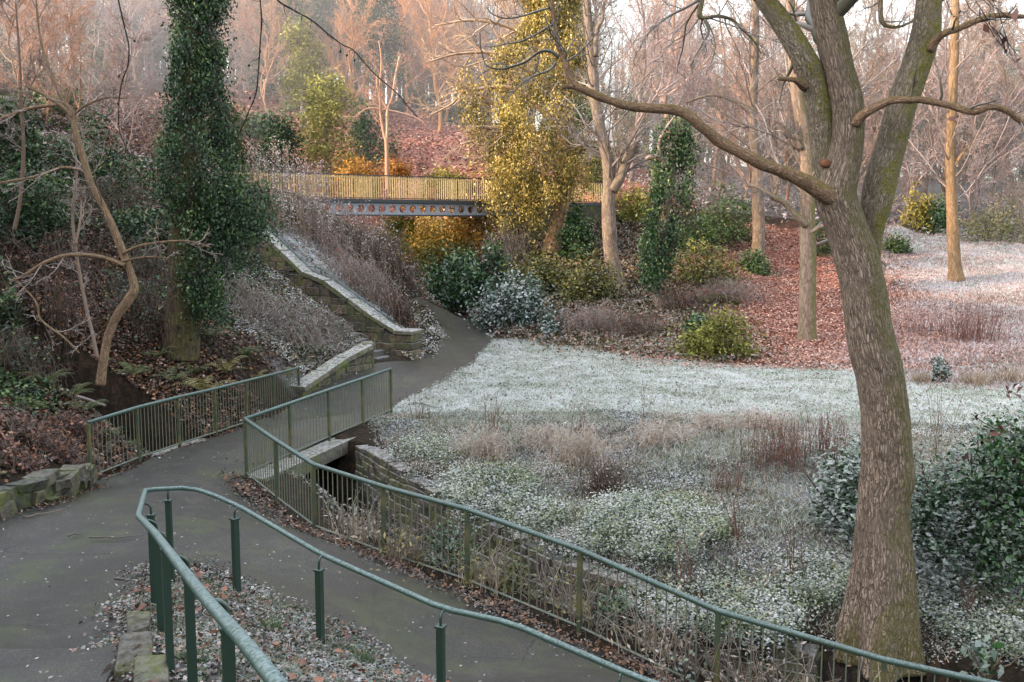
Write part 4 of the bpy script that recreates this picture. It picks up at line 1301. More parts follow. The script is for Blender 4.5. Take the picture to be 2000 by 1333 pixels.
def foliage(mb, c, rx, ry, rz, n, leaf, clus=30, sig=None, aspect=0.5, up=0.3, droop=0.3, shell=0.55, seed=0, flat=False, lump=0.35, dome=True):
    nc = max(3, n // clus)
    d = rng.normal(size=(nc, 3))
    if dome: d[:, 2] = np.abs(d[:, 2]) * rng.choice([1, 1, 1, -0.25], nc)
    d = unit(d)
    rad = shell + (1 - shell) * rng.random(nc) ** 0.5
    rad = rad * (1 + lump * noise3(d * 1.9 + seed, 4))
    cc = d * rad[:, None] * np.array([rx, ry, rz])
    s = sig or 0.16 * min(rx, rz) + leaf * 0.4
    br = np.clip(0.5 + 0.5 * noise3(d * 2.7 + seed * 3, 8) + 0.15 * rng.normal(size=nc), 0, 1)
    off = rng.normal(size=(nc * clus, 3))
    C = np.repeat(cc, clus, 0) + off * s * np.repeat(rng.uniform(0.6, 1.35, nc), clus)[:, None]
    C = C + np.asarray(c)
    rr = np.clip(np.repeat(br, clus) * 0.5 + 0.22 + 0.13 * off[:, 2] + rng.normal(size=nc * clus) * 0.14, 0, 1)  # leaf value grades each clump lighter above, darker below, as painted self-shading
    return mb.leaves(C, leaf, up=up, aspect=aspect, droop=droop, rnd=rr, fold=0.06)

def bush(name, label, cat, px, py, w, h, mat, Y=None, n=2500, leaf=0.12, stems=10, group=None, depth=0.8, smat=None, tint=None, aspect=0.5, up=0.3, droop=0.3, shell=0.5, sink=0.1, lump=0.55, clus=30, sig=None):
    """px, py: middle of the foot in the photograph; w, h in photograph pixels"""
    if Y is None:
        b = gpt(px, py)
    else:
        b = at(px, py, Y)
        b[2] = min(b[2], G(b[0], b[1]) + 6)
    s = pxw(px, py, b[1])
    rx, rz = w * s / 2, h * s
    root = thing(name, label, cat, b, group)
    f = MB()
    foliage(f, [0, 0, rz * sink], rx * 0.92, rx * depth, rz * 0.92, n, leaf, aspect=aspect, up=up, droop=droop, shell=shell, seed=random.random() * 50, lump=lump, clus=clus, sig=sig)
    fo = f.build('foliage', mat, root)
    if tint: fo.color = (*tint, 1)
    if stems:
        K = 6
        d = rng.normal(size=(stems, 3)) * [0.6 * rx, 0.6 * rx * depth, 0]
        P = d[:, None, :] * np.linspace(0.12, 1, K)[None, :, None] + np.array([0, 0, 1]) * (np.linspace(-0.03, 1.0, K)[None, :, None] * rz * rng.uniform(0.7, 1.05, stems)[:, None, None])
        P = P + rng.normal(size=P.shape) * 0.04 * rx
        P1, R1 = grow(P, np.full((stems, K), 0.02), 4, 0.3, 1, 40, 0.4, 4, wob=0.2, rmin=0.006)
        sb = MB().twigs(P, np.full((stems, K), 1.0) * np.linspace(0.022, 0.006, K) * max(1, rx * 0.6), 4).twigs(P1, R1, 3)
        sb.build('bush_stems', smat or M_SCRUB, root)  # woody stems of the bush with their side shoots
    return root

def ivy_tree(name, label, trunk, prof_pts, n, leaf, mat, bark, sides=16, extra=None):
    """trunk: (px,py,w,Y) foot first; prof_pts: (py, left px, right px) outline of the ivy"""
    b = at(trunk[0][0], trunk[0][1], trunk[0][3])
    root = thing(name, label, 'tree', b)
    mb = MB()
    P, R = limb(mb, trunk, sides, len(trunk) * 8, lump=0.08, ls=1.5, seed=3)
    recenter(mb, b).build('trunk', bark, root)
    Y = trunk[0][3]
    iv = MB()
    pts = sorted(prof_pts, key=lambda q: -q[0])
    axis_ = np.array([at((l + r) / 2, y, Y) for y, l, r in pts])
    rad = np.array([(r - l) / 2 * pxw((l + r) / 2, y, Y) for y, l, r in pts])
    L = np.concatenate([[0], np.cumsum(np.linalg.norm(np.diff(axis_, axis=0), axis=1))])
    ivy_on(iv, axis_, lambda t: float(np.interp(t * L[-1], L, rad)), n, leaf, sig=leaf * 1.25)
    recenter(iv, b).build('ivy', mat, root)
    return root, P, R, b
# ------------------------------------------------------------------ trees one can tell apart
M_BARKL = bark_mat('ivy_tree_bark', (0.02, 0.016, 0.012), (0.10, 0.072, 0.05), mossamt=0.4, sc=0.6, ridge=0.8, mossdir=(0.3, -0.5, 0.3))
M_BEECH = bark_mat('pale_smooth_bark', (0.10, 0.072, 0.056), (0.28, 0.215, 0.175), moss=(0.16, 0.14, 0.04), mossamt=0.3, ridge=0.25, sc=0.4, mossdir=(-0.3, -0.3, 0.7))
M_MOSSB = bark_mat('half_mossy_bark', (0.12, 0.085, 0.06), (0.30, 0.225, 0.17), moss=(0.10, 0.105, 0.022), mossamt=0.85, ridge=0.5, sc=0.5, mossdir=(0.9, -0.2, 0.0))
M_GOLDB = bark_mat('warm_brown_bark', (0.13, 0.08, 0.042), (0.32, 0.21, 0.12), moss=(0.14, 0.13, 0.035), mossamt=0.3, ridge=0.5, sc=0.5)

# ivy-clad tree on the near bank
root, P, R, b = ivy_tree('ivy_tree', 'tall tree wrapped in dark green ivy on the shady bank behind the small bridge',
    [(352, 700, 72, 24.2), (356, 660, 68, 24.2), (360, 560, 66, 24.2), (362, 470, 62, 24.2), (366, 400, 58, 24.2), (370, 250, 50, 24.2), (375, 100, 44, 24.2), (380, -60, 36, 24.2), (384, -180, 30, 24.2)],
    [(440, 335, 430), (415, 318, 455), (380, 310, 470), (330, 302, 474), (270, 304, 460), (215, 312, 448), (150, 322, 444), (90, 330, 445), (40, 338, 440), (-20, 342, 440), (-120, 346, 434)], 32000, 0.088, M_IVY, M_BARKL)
s = MB()
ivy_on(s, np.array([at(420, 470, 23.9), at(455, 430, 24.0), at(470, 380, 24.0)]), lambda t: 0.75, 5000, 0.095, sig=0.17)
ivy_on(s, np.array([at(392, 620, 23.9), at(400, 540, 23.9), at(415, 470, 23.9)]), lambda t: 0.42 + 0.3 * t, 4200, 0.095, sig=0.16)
recenter(s, b).build('ivy', M_IVY, root)
t = MB()
limb(t, [(385, 480, 30, 24.1), (425, 430, 22, 24.1), (455, 385, 16, 24.1), (480, 340, 9, 24.1)], 8)
recenter(t, b).build('branch', M_BARKL, root)

# golden ivy tree in front of the high bridge
root, P, R, b = ivy_tree('ivy_tree', 'sunlit tree with a broad hanging curtain of golden ivy in front of the high footbridge',
    [(1076, 496, 44, 49.5), (1082, 470, 38, 49.5), (1092, 435, 33, 49.5), (1100, 390, 30, 49.5), (1104, 330, 30, 49.5), (1100, 200, 28, 49.5), (1092, 80, 24, 49.5), (1085, -60, 20, 49.5)],
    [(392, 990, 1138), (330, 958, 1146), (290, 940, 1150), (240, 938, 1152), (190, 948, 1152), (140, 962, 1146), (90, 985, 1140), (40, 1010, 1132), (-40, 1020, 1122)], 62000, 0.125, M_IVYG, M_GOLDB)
s = MB()
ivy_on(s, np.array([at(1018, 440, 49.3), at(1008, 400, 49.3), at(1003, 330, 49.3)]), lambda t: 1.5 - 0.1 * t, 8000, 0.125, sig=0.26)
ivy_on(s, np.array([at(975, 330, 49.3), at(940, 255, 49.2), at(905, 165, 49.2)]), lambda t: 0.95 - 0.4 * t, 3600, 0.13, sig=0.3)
recenter(s, b).build('ivy', M_IVYG, root)
t = MB()
limb(t, [(1090, 478, 9, 49.2), (1102, 440, 8, 49.2), (1108, 395, 7, 49.2), (1110, 340, 6, 49.2)], 7)
for L in ([(1090, 250, 14, 49.4), (1020, 180, 10, 49.3), (960, 170, 7, 49.2), (920, 176, 5, 49.2), (870, 160, 3, 49.1)], [(1085, 300, 12, 49.4), (1000, 230, 8, 49.3), (920, 178, 7, 49.2), (880, 205, 4, 49.2), (840, 225, 2.5, 49.2)], [(1090, 330, 12, 49.4), (1010, 260, 8, 49.3), (950, 270, 5, 49.2), (900, 282, 3, 49.2)], [(1095, 120, 14, 49.4), (1010, 60, 9, 49.3), (930, 40, 6, 49.2), (850, 50, 3, 49.1)], [(1095, 60, 12, 49.4), (1000, -10, 8, 49.3), (900, -30, 5, 49.2)], [(1095, 180, 12, 49.4), (980, 110, 8, 49.3), (900, 105, 5, 49.2), (840, 120, 3, 49.1)]):
    Pb, Rb = limb(t, L, 7, 24, lump=0.1)
    P0, R0 = as_batch(Pb, Rb, 10)
    P1, R1 = grow(P0, R0, 12, 0.25, 1, 42, 0.5, 7, up=0.02, wob=0.18, rr=0.5, rmin=0.016)
    P2, R2 = grow(P1, R1, 8, 0.15, 1, 40, 0.5, 5, wob=0.2, rr=0.6, rmin=0.012)
    P3, R3 = grow(P2, R2, 3, 0.15, 1, 40, 0.5, 4, wob=0.2, rr=0.6, rmin=0.010)
    t.twigs(P1, R1, 4).twigs(P2, R2, 3).twigs(P3, R3, 3)
recenter(t, b).build('branches', twig_mat('golden_bare_twigs', (0.26, 0.17, 0.10), (0.50, 0.36, 0.24), frost=0.25), root)

# small crooked ivy tree
root, P, R, b = ivy_tree('ivy_tree', 'small crooked tree bushy with dark ivy, its bare bent foot on the leafy slope',
    [(1299, 640, 26, 41.5), (1294, 610, 22, 41.5), (1284, 580, 18, 41.5), (1281, 550, 17, 41.5), (1285, 515, 17, 41.5), (1296, 440, 18, 41.5), (1310, 350, 16, 41.5), (1326, 270, 12, 41.5), (1335, 215, 8, 41.5)],
    [(552, 1255, 1302), (515, 1250, 1308), (480, 1262, 1318), (440, 1250, 1345), (400, 1252, 1362), (350, 1262, 1368), (310, 1280, 1362), (275, 1290, 1345), (240, 1305, 1335)], 13000, 0.135, M_IVY, M_BEECH, sides=10)
t = MB()
limb(t, [(1302, 330, 14, 41.4), (1290, 310, 12, 41.3), (1270, 308, 10, 41.3), (1262, 312, 7, 41.3)], 8)
limb(t, [(1288, 308, 10, 41.3), (1288, 280, 7, 41.3), (1295, 262, 6, 41.3), (1305, 245, 5, 41.3), (1320, 225, 3, 41.3)], 7)
Pb, Rb = limb(t, [(1288, 292, 7, 41.3), (1312, 285, 5, 41.3), (1325, 262, 4, 41.3), (1345, 256, 3, 41.3)], 7)
P0, R0 = as_batch(Pb, Rb, 10)
P1, R1 = grow(P0, R0, 8, 0.1, 1, 50, 0.7, 6, up=0.1, wob=0.25, rmin=0.015)
t.twigs(P1, R1, 4)
recenter(t, b).build('branches', M_PALETWIG, root)

def bare_custom(name, label, trunk, limbs, bark, twigmat, sides=14, n1=10, len1=0.35, n2=9, n3=7, lump=0.06, tint=None, extra_up=0.06, t0=0.35):
    b = at(trunk[0][0], trunk[0][1], trunk[0][3])
    root = thing(name, label, 'tree', b)
    mb = MB()
    P, R = limb(mb, trunk, sides, len(trunk) * 8, lump=lump, ls=1.3, seed=len(label))
    recenter(mb, b).build('trunk', bark, root)
    src = [as_batch(P, R, 12)]
    for L in limbs:
        l = MB()
        Pl, Rl = limb(l, L, 8, len(L) * 6, lump=0.1, ls=2.5, seed=len(L))
        recenter(l, b).build('branch', bark, root)
        src.append(as_batch(Pl, Rl, 12))
    t = MB()
    for i, (P0, R0) in enumerate(src):
        P1, R1 = grow(P0, R0, n1 if i == 0 else max(4, n1 // 2), t0 if i == 0 else 0.3, 1, 48, len1 if i == 0 else 0.6, 7, up=extra_up, wob=0.14, rr=0.2, rmin=0.012)
        P2, R2 = grow(P1, R1, n2, 0.2, 1, 44, 0.5, 5, up=0.03, wob=0.22, rr=0.6, rmin=0.009)
        P3, R3 = grow(P2, R2, n3, 0.2, 1, 42, 0.5, 4, up=0.02, wob=0.22, rr=0.6, rmin=0.007)
        t.twigs(P1, R1, 5).twigs(P2, R2, 3).twigs(P3, R3, 3)
    recenter(t, b).build('crown', twigmat, root)
    return root

M_TW_PINK = twig_mat('pink_grey_twigs', (0.13, 0.095, 0.08), (0.34, 0.26, 0.23), frost=0.25)
M_TW_GREY = twig_mat('grey_twigs', (0.10, 0.082, 0.07), (0.28, 0.235, 0.21), frost=0.25)
# beech with the knot
bare_custom('beech_tree', 'pale smooth barked tree with a dark knot, forking beside the end of the high footbridge',
    [(1216, 585, 36, 45.5), (1205, 545, 31, 45.5), (1194, 500, 29, 45.5), (1190, 450, 28, 45.5), (1188, 400, 25, 45.5), (1190, 345, 25, 45.5), (1184, 300, 24, 45.5), (1172, 250, 22, 45.5), (1163, 200, 20, 45.5), (1157, 130, 19, 45.5), (1150, 60, 17, 45.5), (1145, -20, 15, 45.5), (1140, -140, 10, 45.5)],
    [[(1196, 372, 22, 45.4), (1212, 345, 20, 45.3), (1224, 315, 20, 45.3), (1236, 288, 18, 45.3), (1244, 283, 12, 45.3)], [(1162, 110, 12, 45.4), (1166, 60, 9, 45.3), (1176, 40, 7, 45.2), (1180, 10, 6, 45.2), (1200, -40, 4, 45.2)], [(1182, 290, 8, 45.4), (1170, 270, 6, 45.3), (1140, 240, 3, 45.2)]], M_BEECH, M_TW_GREY, n1=26)
# mossy one at the meadow edge
bare_custom('lime_tree', 'straight tree green with moss on one side, standing in red leaves at the meadow edge',
    [(1576, 672, 42, 36), (1576, 655, 37, 36), (1577, 600, 34, 36), (1578, 500, 31, 36), (1577, 430, 29, 36), (1578, 350, 29, 36), (1572, 270, 27, 36), (1560, 200, 25, 36), (1550, 120, 22, 36), (1545, 40, 20, 36), (1540, -60, 17, 36), (1535, -200, 10, 36)],
    [[(1574, 440, 16, 35.8), (1558, 424, 13, 35.7), (1530, 396, 11, 35.6), (1508, 384, 10, 35.5), (1485, 368, 6, 35.5), (1456, 362, 4, 35.5)], [(1508, 386, 9, 35.6), (1516, 372, 7, 35.5), (1521, 352, 5, 35.5), (1530, 330, 3, 35.5)], [(1565, 290, 11, 35.8), (1545, 262, 8, 35.7), (1528, 245, 5, 35.6)], [(1580, 455, 10, 35.8), (1620, 440, 7, 35.6), (1680, 470, 5, 35.5), (1730, 520, 3, 35.4)]], M_MOSSB, M_TW_GREY, n1=28, t0=0.3)
bare_custom('lime_tree', 'slim tree with evergreen sprigs at its foot, half way up the leafy slope',
    [(1478, 535, 32, 50), (1480, 500, 27, 50), (1482, 440, 24, 50), (1480, 390, 23, 50), (1478, 320, 21, 50), (1470, 240, 19, 50), (1472, 160, 18, 50), (1475, 80, 16, 50), (1475, -20, 14, 50), (1470, -120, 8, 50)],
    [[(1474, 235, 12, 49.9), (1460, 215, 10, 49.8), (1430, 196, 8, 49.7), (1390, 186, 6, 49.6), (1340, 200, 4, 49.5)]], M_BEECH, M_TW_PINK, n1=28)
bare_custom('lime_tree', 'lone straight tree glowing orange in the sun at the edge of the frosty slope',
    [(1868, 549, 32, 47.5), (1865, 520, 25, 47.5), (1862, 470, 23, 47.5), (1858, 380, 20, 47.5), (1856, 300, 19, 47.5), (1860, 200, 18, 47.5), (1864, 100, 17, 47.5), (1866, 0, 15, 47.5), (1868, -120, 9, 47.5)],
    [[(1860, 330, 8, 47.4), (1880, 300, 6, 47.3), (1905, 270, 3, 47.2)]], M_GOLDB, M_TW_PINK, n1=28)
# young forked tree behind the bridge
bare_custom('birch_tree', 'slender young forked tree with thin orange stems behind the bridge railing',
    [(757, 372, 10, 57), (756, 340, 9, 57), (755, 280, 8, 57), (750, 262, 6, 57), (744, 225, 5.5, 57), (742, 170, 4.5, 57), (745, 120, 3.5, 57), (740, 80, 2, 57)],
    [[(755, 282, 6, 57), (756, 250, 5.5, 57), (757, 215, 5.5, 57), (766, 190, 4.5, 57), (772, 150, 3.5, 57), (780, 110, 2, 57)], [(757, 215, 4, 57), (740, 185, 3.5, 57), (735, 150, 2.5, 57)], [(757, 215, 3, 57), (720, 212, 2.4, 57), (690, 230, 1.5, 57)], [(757, 215, 3, 57), (800, 225, 2.4, 57), (830, 240, 1.5, 57)]], twig_mat('orange_thin_stem', (0.36, 0.22, 0.14), (0.60, 0.42, 0.30), frost=0.2), twig_mat('orange_thin_twigs', (0.32, 0.17, 0.12), (0.56, 0.34, 0.26), frost=0.2), sides=8, n1=14, len1=0.4)

# thin trees on the near left bank
bare_custom('hazel_tree', 'thin crooked bare tree with a golden stem on the dark bank beside the small bridge',
    [(196, 752, 20, 20.6), (203, 700, 16, 20.6), (212, 655, 16, 20.6), (230, 615, 18, 20.6), (252, 585, 20, 20.6), (262, 562, 18, 20.6), (254, 530, 15, 20.6), (242, 500, 16, 20.6), (225, 455, 15, 20.6), (205, 410, 13, 20.6), (178, 360, 14, 20.6), (160, 300, 13, 20.6), (147, 255, 12, 20.6), (142, 222, 11, 20.6), (122, 195, 7, 20.6), (103, 150, 6, 20.6), (83, 95, 5, 20.6), (72, 20, 4, 20.6), (70, -50, 3, 20.6)],
    [[(142, 228, 9, 20.6), (118, 206, 8, 20.5), (85, 185, 6, 20.5), (50, 168, 4, 20.4)], [(112, 204, 8, 20.5), (60, 212, 7.5, 20.4), (20, 226, 7, 20.3), (-20, 240, 6, 20.2)], [(144, 224, 6, 20.6), (170, 205, 5, 20.5), (205, 192, 4, 20.5), (245, 192, 3, 20.5)], [(158, 332, 6, 20.5), (120, 328, 5.5, 20.4), (70, 345, 5, 20.3), (0, 358, 4.5, 20.2)], [(244, 518, 9, 20.5), (195, 502, 8, 20.4), (140, 498, 7.5, 20.3), (90, 512, 7, 20.2), (45, 540, 7, 20.1), (20, 550, 6, 20.1)], [(240, 495, 7, 20.5), (275, 480, 5, 20.4), (330, 472, 4, 20.3), (370, 472, 3, 20.3), (412, 484, 2, 20.2)], [(238, 510, 5, 20.5), (290, 502, 3.5, 20.4), (330, 505, 2.5, 20.4)], [(30, 545, 4, 20.1), (70, 590, 4, 20.0), (80, 625, 4.5, 20.0), (125, 660, 4.5, 20.0), (155, 690, 3, 20.0)]], bark_mat('golden_brown_thin_bark', (0.10, 0.065, 0.04), (0.30, 0.20, 0.125), mossamt=0.2, sc=1.2, ridge=0.3), M_PALETWIG, sides=12, n1=9, len1=0.22, n2=6, n3=4, t0=0.45)
bare_custom('sapling', 'grey spindly sapling rising from the laurels at the far side of the dark bank',
    [(28, 450, 9, 23.5), (38, 400, 8, 23.5), (44, 340, 8, 23.5), (46, 280, 7.5, 23.5), (42, 220, 7, 23.5), (40, 150, 5, 23.5), (36, 80, 4, 23.5), (30, 0, 3, 23.5)], [[(44, 225, 4, 23.4), (60, 170, 3, 23.3), (82, 120, 2, 23.3)]], M_PALETWIG, M_PALETWIG, sides=8, n1=14, len1=0.3)
bare_custom('sapling', 'pale thin sapling with two stems beside the golden brown crooked tree',
    [(190, 700, 8, 21.5), (180, 650, 7, 21.5), (168, 600, 7, 21.5), (150, 500, 6, 21.5), (142, 420, 6, 21.5), (150, 340, 5, 21.5), (146, 280, 3, 21.5)], [[(148, 480, 4, 21.4), (158, 420, 4, 21.4), (156, 370, 2, 21.4)]], M_PALETWIG, M_PALETWIG, sides=8, n1=10, len1=0.25)

# dark twigs hanging into the top of the picture
HANG = [([(520, -40), (543, 0), (575, 20), (608, 40), (640, 66), (670, 88), (690, 100), (730, 142), (774, 182), (797, 207), (814, 229)], 3.6, 'long dark twig with cones slanting down across the view of the sunlit wood', 8.2),
        ([(507, -40), (510, 0), (511, 40), (510, 81), (505, 130), (499, 179), (486, 215), (469, 260), (461, 278), (459, 297)], 3.2, 'dark twig hanging straight down beside the ivy-wrapped tree, curling at its tip', 8.0),
        ([(396, -40), (402, 0), (412, 60), (422, 111), (425, 169), (430, 195), (439, 216), (455, 242), (469, 260), (500, 288), (527, 311), (553, 338)], 2.6, 'thin dark twig hanging across the dark ivy and crossing another twig', 8.1),
        ([(222, -40), (230, 0), (242, 50), (250, 91), (248, 128), (242, 150), (236, 169), (233, 202), (233, 250), (243, 280), (253, 307)], 3.0, 'knobbly dark twig hanging alone between the crooked thin tree and the ivy', 7.8),
        ([(300, -30), (327, 0), (345, 15), (365, 30), (390, 48), (415, 64), (440, 66)], 2.2, 'short dark twig at the top edge slanting over the ivy', 8.3)]
for pts, w, lab, Yh in HANG:
    b = at(pts[0][0], pts[0][1], Yh)
    o = MB()
    P, R = limb(o, [(x + random.uniform(-2, 2), y, w * (1 - 0.45 * i / len(pts)), Yh) for i, (x, y) in enumerate(pts)], 7, len(pts) * 6, lump=0.25, ls=25)
    P0, R0 = as_batch(P, R, 14)
    P1, R1 = grow(P0, R0, 11, 0.1, 1, 55, 0, 5, up=-0.05, wob=0.35, rr=0.6, rmin=0.0025, absl=0.13)
    o.twigs(P1, R1, 4)
    root = recenter(o, b).build('hanging_twig', M_DARKTWIG)
    root.location = b
    tag(root, lab, 'twig', 'dark twigs hanging into the top of the view')
    c = MB()
    for k in rng.integers(0, len(P1), 4):
        e = P1[k, -1] - b
        c.tube([e, e - [0, 0, 0.006], e - [0.0, 0, 0.016], e - [0, 0, 0.022]], [0.003, 0.009, 0.009, 0.003], 7)
    c.build('cones', M_DARKTWIG, root)

# dead brown leaves held by the branch at the edge
DL = [(1877, 24, 5), (1912, 26, 9), (1928, 56, 9), (1946, 62, 10), (1962, 80, 9), (1985, 30, 12), (1990, 118, 11), (1873, 228, 14), (1860, 232, 8), (1965, 100, 5)]
b = at(1930, -20, 8.5)
r = MB()
P1 = np.array([[at(1880 + 14 * i, -25, 8.5), at(1900 + 12 * i, 10, 8.5), at(1925 + 10 * i, 40, 8.5), at(1950 + 5 * i, 75, 8.5), at(1962 + 4 * i, 105, 8.5)] for i in range(5)]) + rng.normal(size=(5, 5, 3)) * 0.03
P2, R2 = grow(P1, np.full((5, 5), 0.005), 5, 0.1, 1, 50, 0.4, 5, wob=0.3, rmin=0.0022)
r.twigs(P1 - b, np.full((5, 5), 0.0035), 5).twigs(P2 - b, R2, 4)
root = r.build('leafy_twig', M_DARKTWIG)
root.location = b
tag(root, 'dark twig at the top corner still holding brown dead leaves', 'twig')
l = MB()
C = np.array([at(x, y, 8.5) - b for x, y, s in DL])
l.leaves(C, np.array([s * 2.3 * pxw(1930, 60, 8.5) for x, y, s in DL]), up=-0.3, aspect=0.55, droop=1.4, fold=0.15)
M_DEAD = leaf_mat('dead_beech_leaf', [(0.0, (0.045, 0.02, 0.018)), (0.5, (0.11, 0.05, 0.042)), (1.0, (0.24, 0.13, 0.11))], trans=0.1, rough=0.6)
l.build('dead_leaves', M_DEAD, root)

# ------------------------------------------------------------------ far woodland
TPL = [bare_tree_mesh(100 + i, h=h, r=r, spread=s, dense=d, fork=f) for i, (h, r, s, d, f) in enumerate([(19, .20, .40, 1, .26), (17, .15, .46, 1.1, .18), (21, .24, .38, 1, .34), (14, .12, .5, 1.15, .12), (18, .18, .42, 1.1, .22), (10, .07, .55, 1.1, .06)])]
def far_tree(px, Y, k, label, group, tint=(1, 1, 1), sc=1.0, name='bare_tree', py=None):
    x = at(px, 440, Y)[0]
    t = thing(name, label, 'tree', (x, Y, G(x, Y) - 0.1), group, random.uniform(0, 6.28))
    t.scale = (sc, sc, sc)
    tr, cr = TPL[k]
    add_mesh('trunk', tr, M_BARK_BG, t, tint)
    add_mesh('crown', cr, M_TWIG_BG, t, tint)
    return t
G1 = 'bare trees of the sunlit wood above the high footbridge'
G2 = 'bare hazy trees of the far wood beyond the frosty slope'
G3 = 'bare trees on the shady hillside above the near bank'
ORG_SUN, LAV_HAZE, GRY, PNK = (1.85, 1.2, 0.62), (0.85, 0.82, 0.92), (0.72, 0.68, 0.62), (1.25, 0.98, 0.80)  # tints paint sunlight (orange) and distance haze (lavender) into the twigs
random.seed(5)
L1 = 'bare tree with sunlit pink orange twigs in the hillside wood above the high footbridge'
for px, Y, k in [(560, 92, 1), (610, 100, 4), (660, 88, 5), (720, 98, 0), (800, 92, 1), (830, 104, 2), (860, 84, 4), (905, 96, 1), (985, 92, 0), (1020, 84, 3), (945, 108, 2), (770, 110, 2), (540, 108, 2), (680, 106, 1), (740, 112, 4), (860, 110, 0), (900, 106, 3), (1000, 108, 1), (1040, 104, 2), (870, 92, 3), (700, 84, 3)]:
    far_tree(px, Y, k, L1, G1, ORG_SUN if 690 < px < 1010 else random.choice([PNK, GRY, (1.5, 1.1, 0.70)]), random.uniform(0.85, 1.1))
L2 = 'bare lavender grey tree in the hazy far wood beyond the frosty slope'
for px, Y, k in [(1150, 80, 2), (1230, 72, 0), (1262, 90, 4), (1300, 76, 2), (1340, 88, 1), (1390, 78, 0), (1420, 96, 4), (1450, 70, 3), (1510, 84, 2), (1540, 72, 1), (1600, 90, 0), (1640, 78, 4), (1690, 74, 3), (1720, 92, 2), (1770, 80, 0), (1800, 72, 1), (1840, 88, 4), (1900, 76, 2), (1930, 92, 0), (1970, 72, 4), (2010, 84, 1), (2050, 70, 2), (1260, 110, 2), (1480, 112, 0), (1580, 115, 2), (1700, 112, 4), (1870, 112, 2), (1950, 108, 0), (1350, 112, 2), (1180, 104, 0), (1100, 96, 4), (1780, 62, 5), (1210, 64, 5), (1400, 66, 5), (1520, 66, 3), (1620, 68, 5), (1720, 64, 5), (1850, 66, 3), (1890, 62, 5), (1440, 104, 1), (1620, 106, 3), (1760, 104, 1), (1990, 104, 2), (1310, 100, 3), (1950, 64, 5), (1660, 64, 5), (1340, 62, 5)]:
    far_tree(px, Y, k, L2, G2, random.choice([LAV_HAZE, LAV_HAZE, GRY, PNK]), random.uniform(0.85, 1.12))
L3 = 'bare grey pink tree on the shady hillside above the bank of the small bridge'
for px, Y, k in [(-60, 68, 1), (215, 78, 2), (280, 90, 0), (440, 84, 2), (530, 80, 4), (70, 84, 2), (0, 90, 5), (100, 60, 5), (390, 100, 0), (160, 100, 0), (230, 96, 1), (330, 100, 4), (400, 88, 3), (460, 98, 0), (500, 92, 1), (90, 100, 2), (20, 92, 4), (260, 58, 5), (160, 62, 5), (120, 92, 1), (60, 58, 5), (310, 98, 1), (60, 104, 4), (140, 108, 2), (200, 104, 0), (270, 106, 4), (350, 108, 2), (30, 108, 0), (-40, 100, 4)]:
    k = {0: 3, 2: 5, 4: 3, 1: 5}.get(k, k) if Y < 95 else k
    far_tree(px, Y, k, L3, G3, random.choice([PNK, (1.1, 0.95, 0.92), LAV_HAZE]), random.uniform(0.8, 1.1))

# the mass of the wood beyond, too far to tell trees apart
def wood_mass(xr, yr, nt_, h, label, tint):
    x, y = rng.uniform(*xr, nt_), rng.uniform(*yr, nt_)
    K = 6
    t = np.linspace(0, 1, K)
    hv = h * rng.uniform(0.6, 1.15, nt_)
    P = np.zeros((nt_, K, 3))
    P[:, :, 0], P[:, :, 1] = x[:, None], y[:, None]
    P[:, :, 2] = ground(x, y)[:, None] - 0.3 + t * hv[:, None]
    P[:, 1:, :2] += np.cumsum(rng.normal(size=(nt_, K - 1, 2)) * 0.3, axis=1)
    R = 0.2 * np.linspace(1, 0.25, K) * rng.uniform(0.5, 1.2, nt_)[:, None]
    P1, R1 = grow(P, R, 11, 0.15, 1, 42, 0.42, 6, up=0.12, wob=0.2, rr=0.5, rmin=0.03)
    P2, R2 = grow(P1, R1, 6, 0.2, 1, 42, 0.5, 4, up=0.04, wob=0.2, rr=0.6, rmin=0.02)
    P3, R3 = grow(P2, R2, 5, 0.15, 1, 42, 0.55, 3, wob=0.2, rr=0.6, rmin=0.015)
    o = MB().twigs(P, R, 5).twigs(P1, R1, 3).twigs(P2, R2, 3).twigs(P3, R3, 3).build('woods', M_TWIG_BG)
    o.color = (*tint, 1)  # bluish tint paints distance haze into the mass
    return tag(o, label, 'wood', kind='stuff')
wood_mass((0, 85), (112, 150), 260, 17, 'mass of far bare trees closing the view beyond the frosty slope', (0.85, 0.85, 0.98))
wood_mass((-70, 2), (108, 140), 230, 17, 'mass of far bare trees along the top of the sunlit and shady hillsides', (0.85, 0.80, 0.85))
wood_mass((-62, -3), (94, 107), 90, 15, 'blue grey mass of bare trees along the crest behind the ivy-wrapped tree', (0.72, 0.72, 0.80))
# evergreens of the wood
def evergreen(px, py0, py1, w, Y, label, mat, tint, n=5000, leaf=0.3, group=None, cone=0.5):
    s = pxw(px, py1, Y)
    x = at(px, py1, Y)[0]
    zt, zg = at(px, py0, Y)[2], G(x, Y)
    zb = at(px, py1, Y)[2]
    t = thing('evergreen_tree', label, 'tree', (x, Y, zg), group)
    MB().tube([[0, 0, -0.3], [0.1, 0, (zb - zg)], [0, 0.1, (zt - zg) * 0.9]], [0.28, 0.2, 0.05], 8, lump=0.1).build('trunk', M_BARK_BG, t)
    f = MB()
    hh = zt - zb
    nl = max(4, int(hh / 1.2))
    for i in range(nl):
        u = (i + 0.5) / nl
        rad = w * s / 2 * (1 - cone * u) * random.uniform(0.75, 1.15)
        off = rng.normal(size=2) * rad * 0.22
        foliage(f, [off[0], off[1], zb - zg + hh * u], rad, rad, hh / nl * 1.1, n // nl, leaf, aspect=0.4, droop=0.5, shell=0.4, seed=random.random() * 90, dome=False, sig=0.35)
    o = f.build('crown', mat, t)
    o.color = (*tint, 1)  # tint puts distance haze into far crowns, sunlight into the yellow ones
    return t
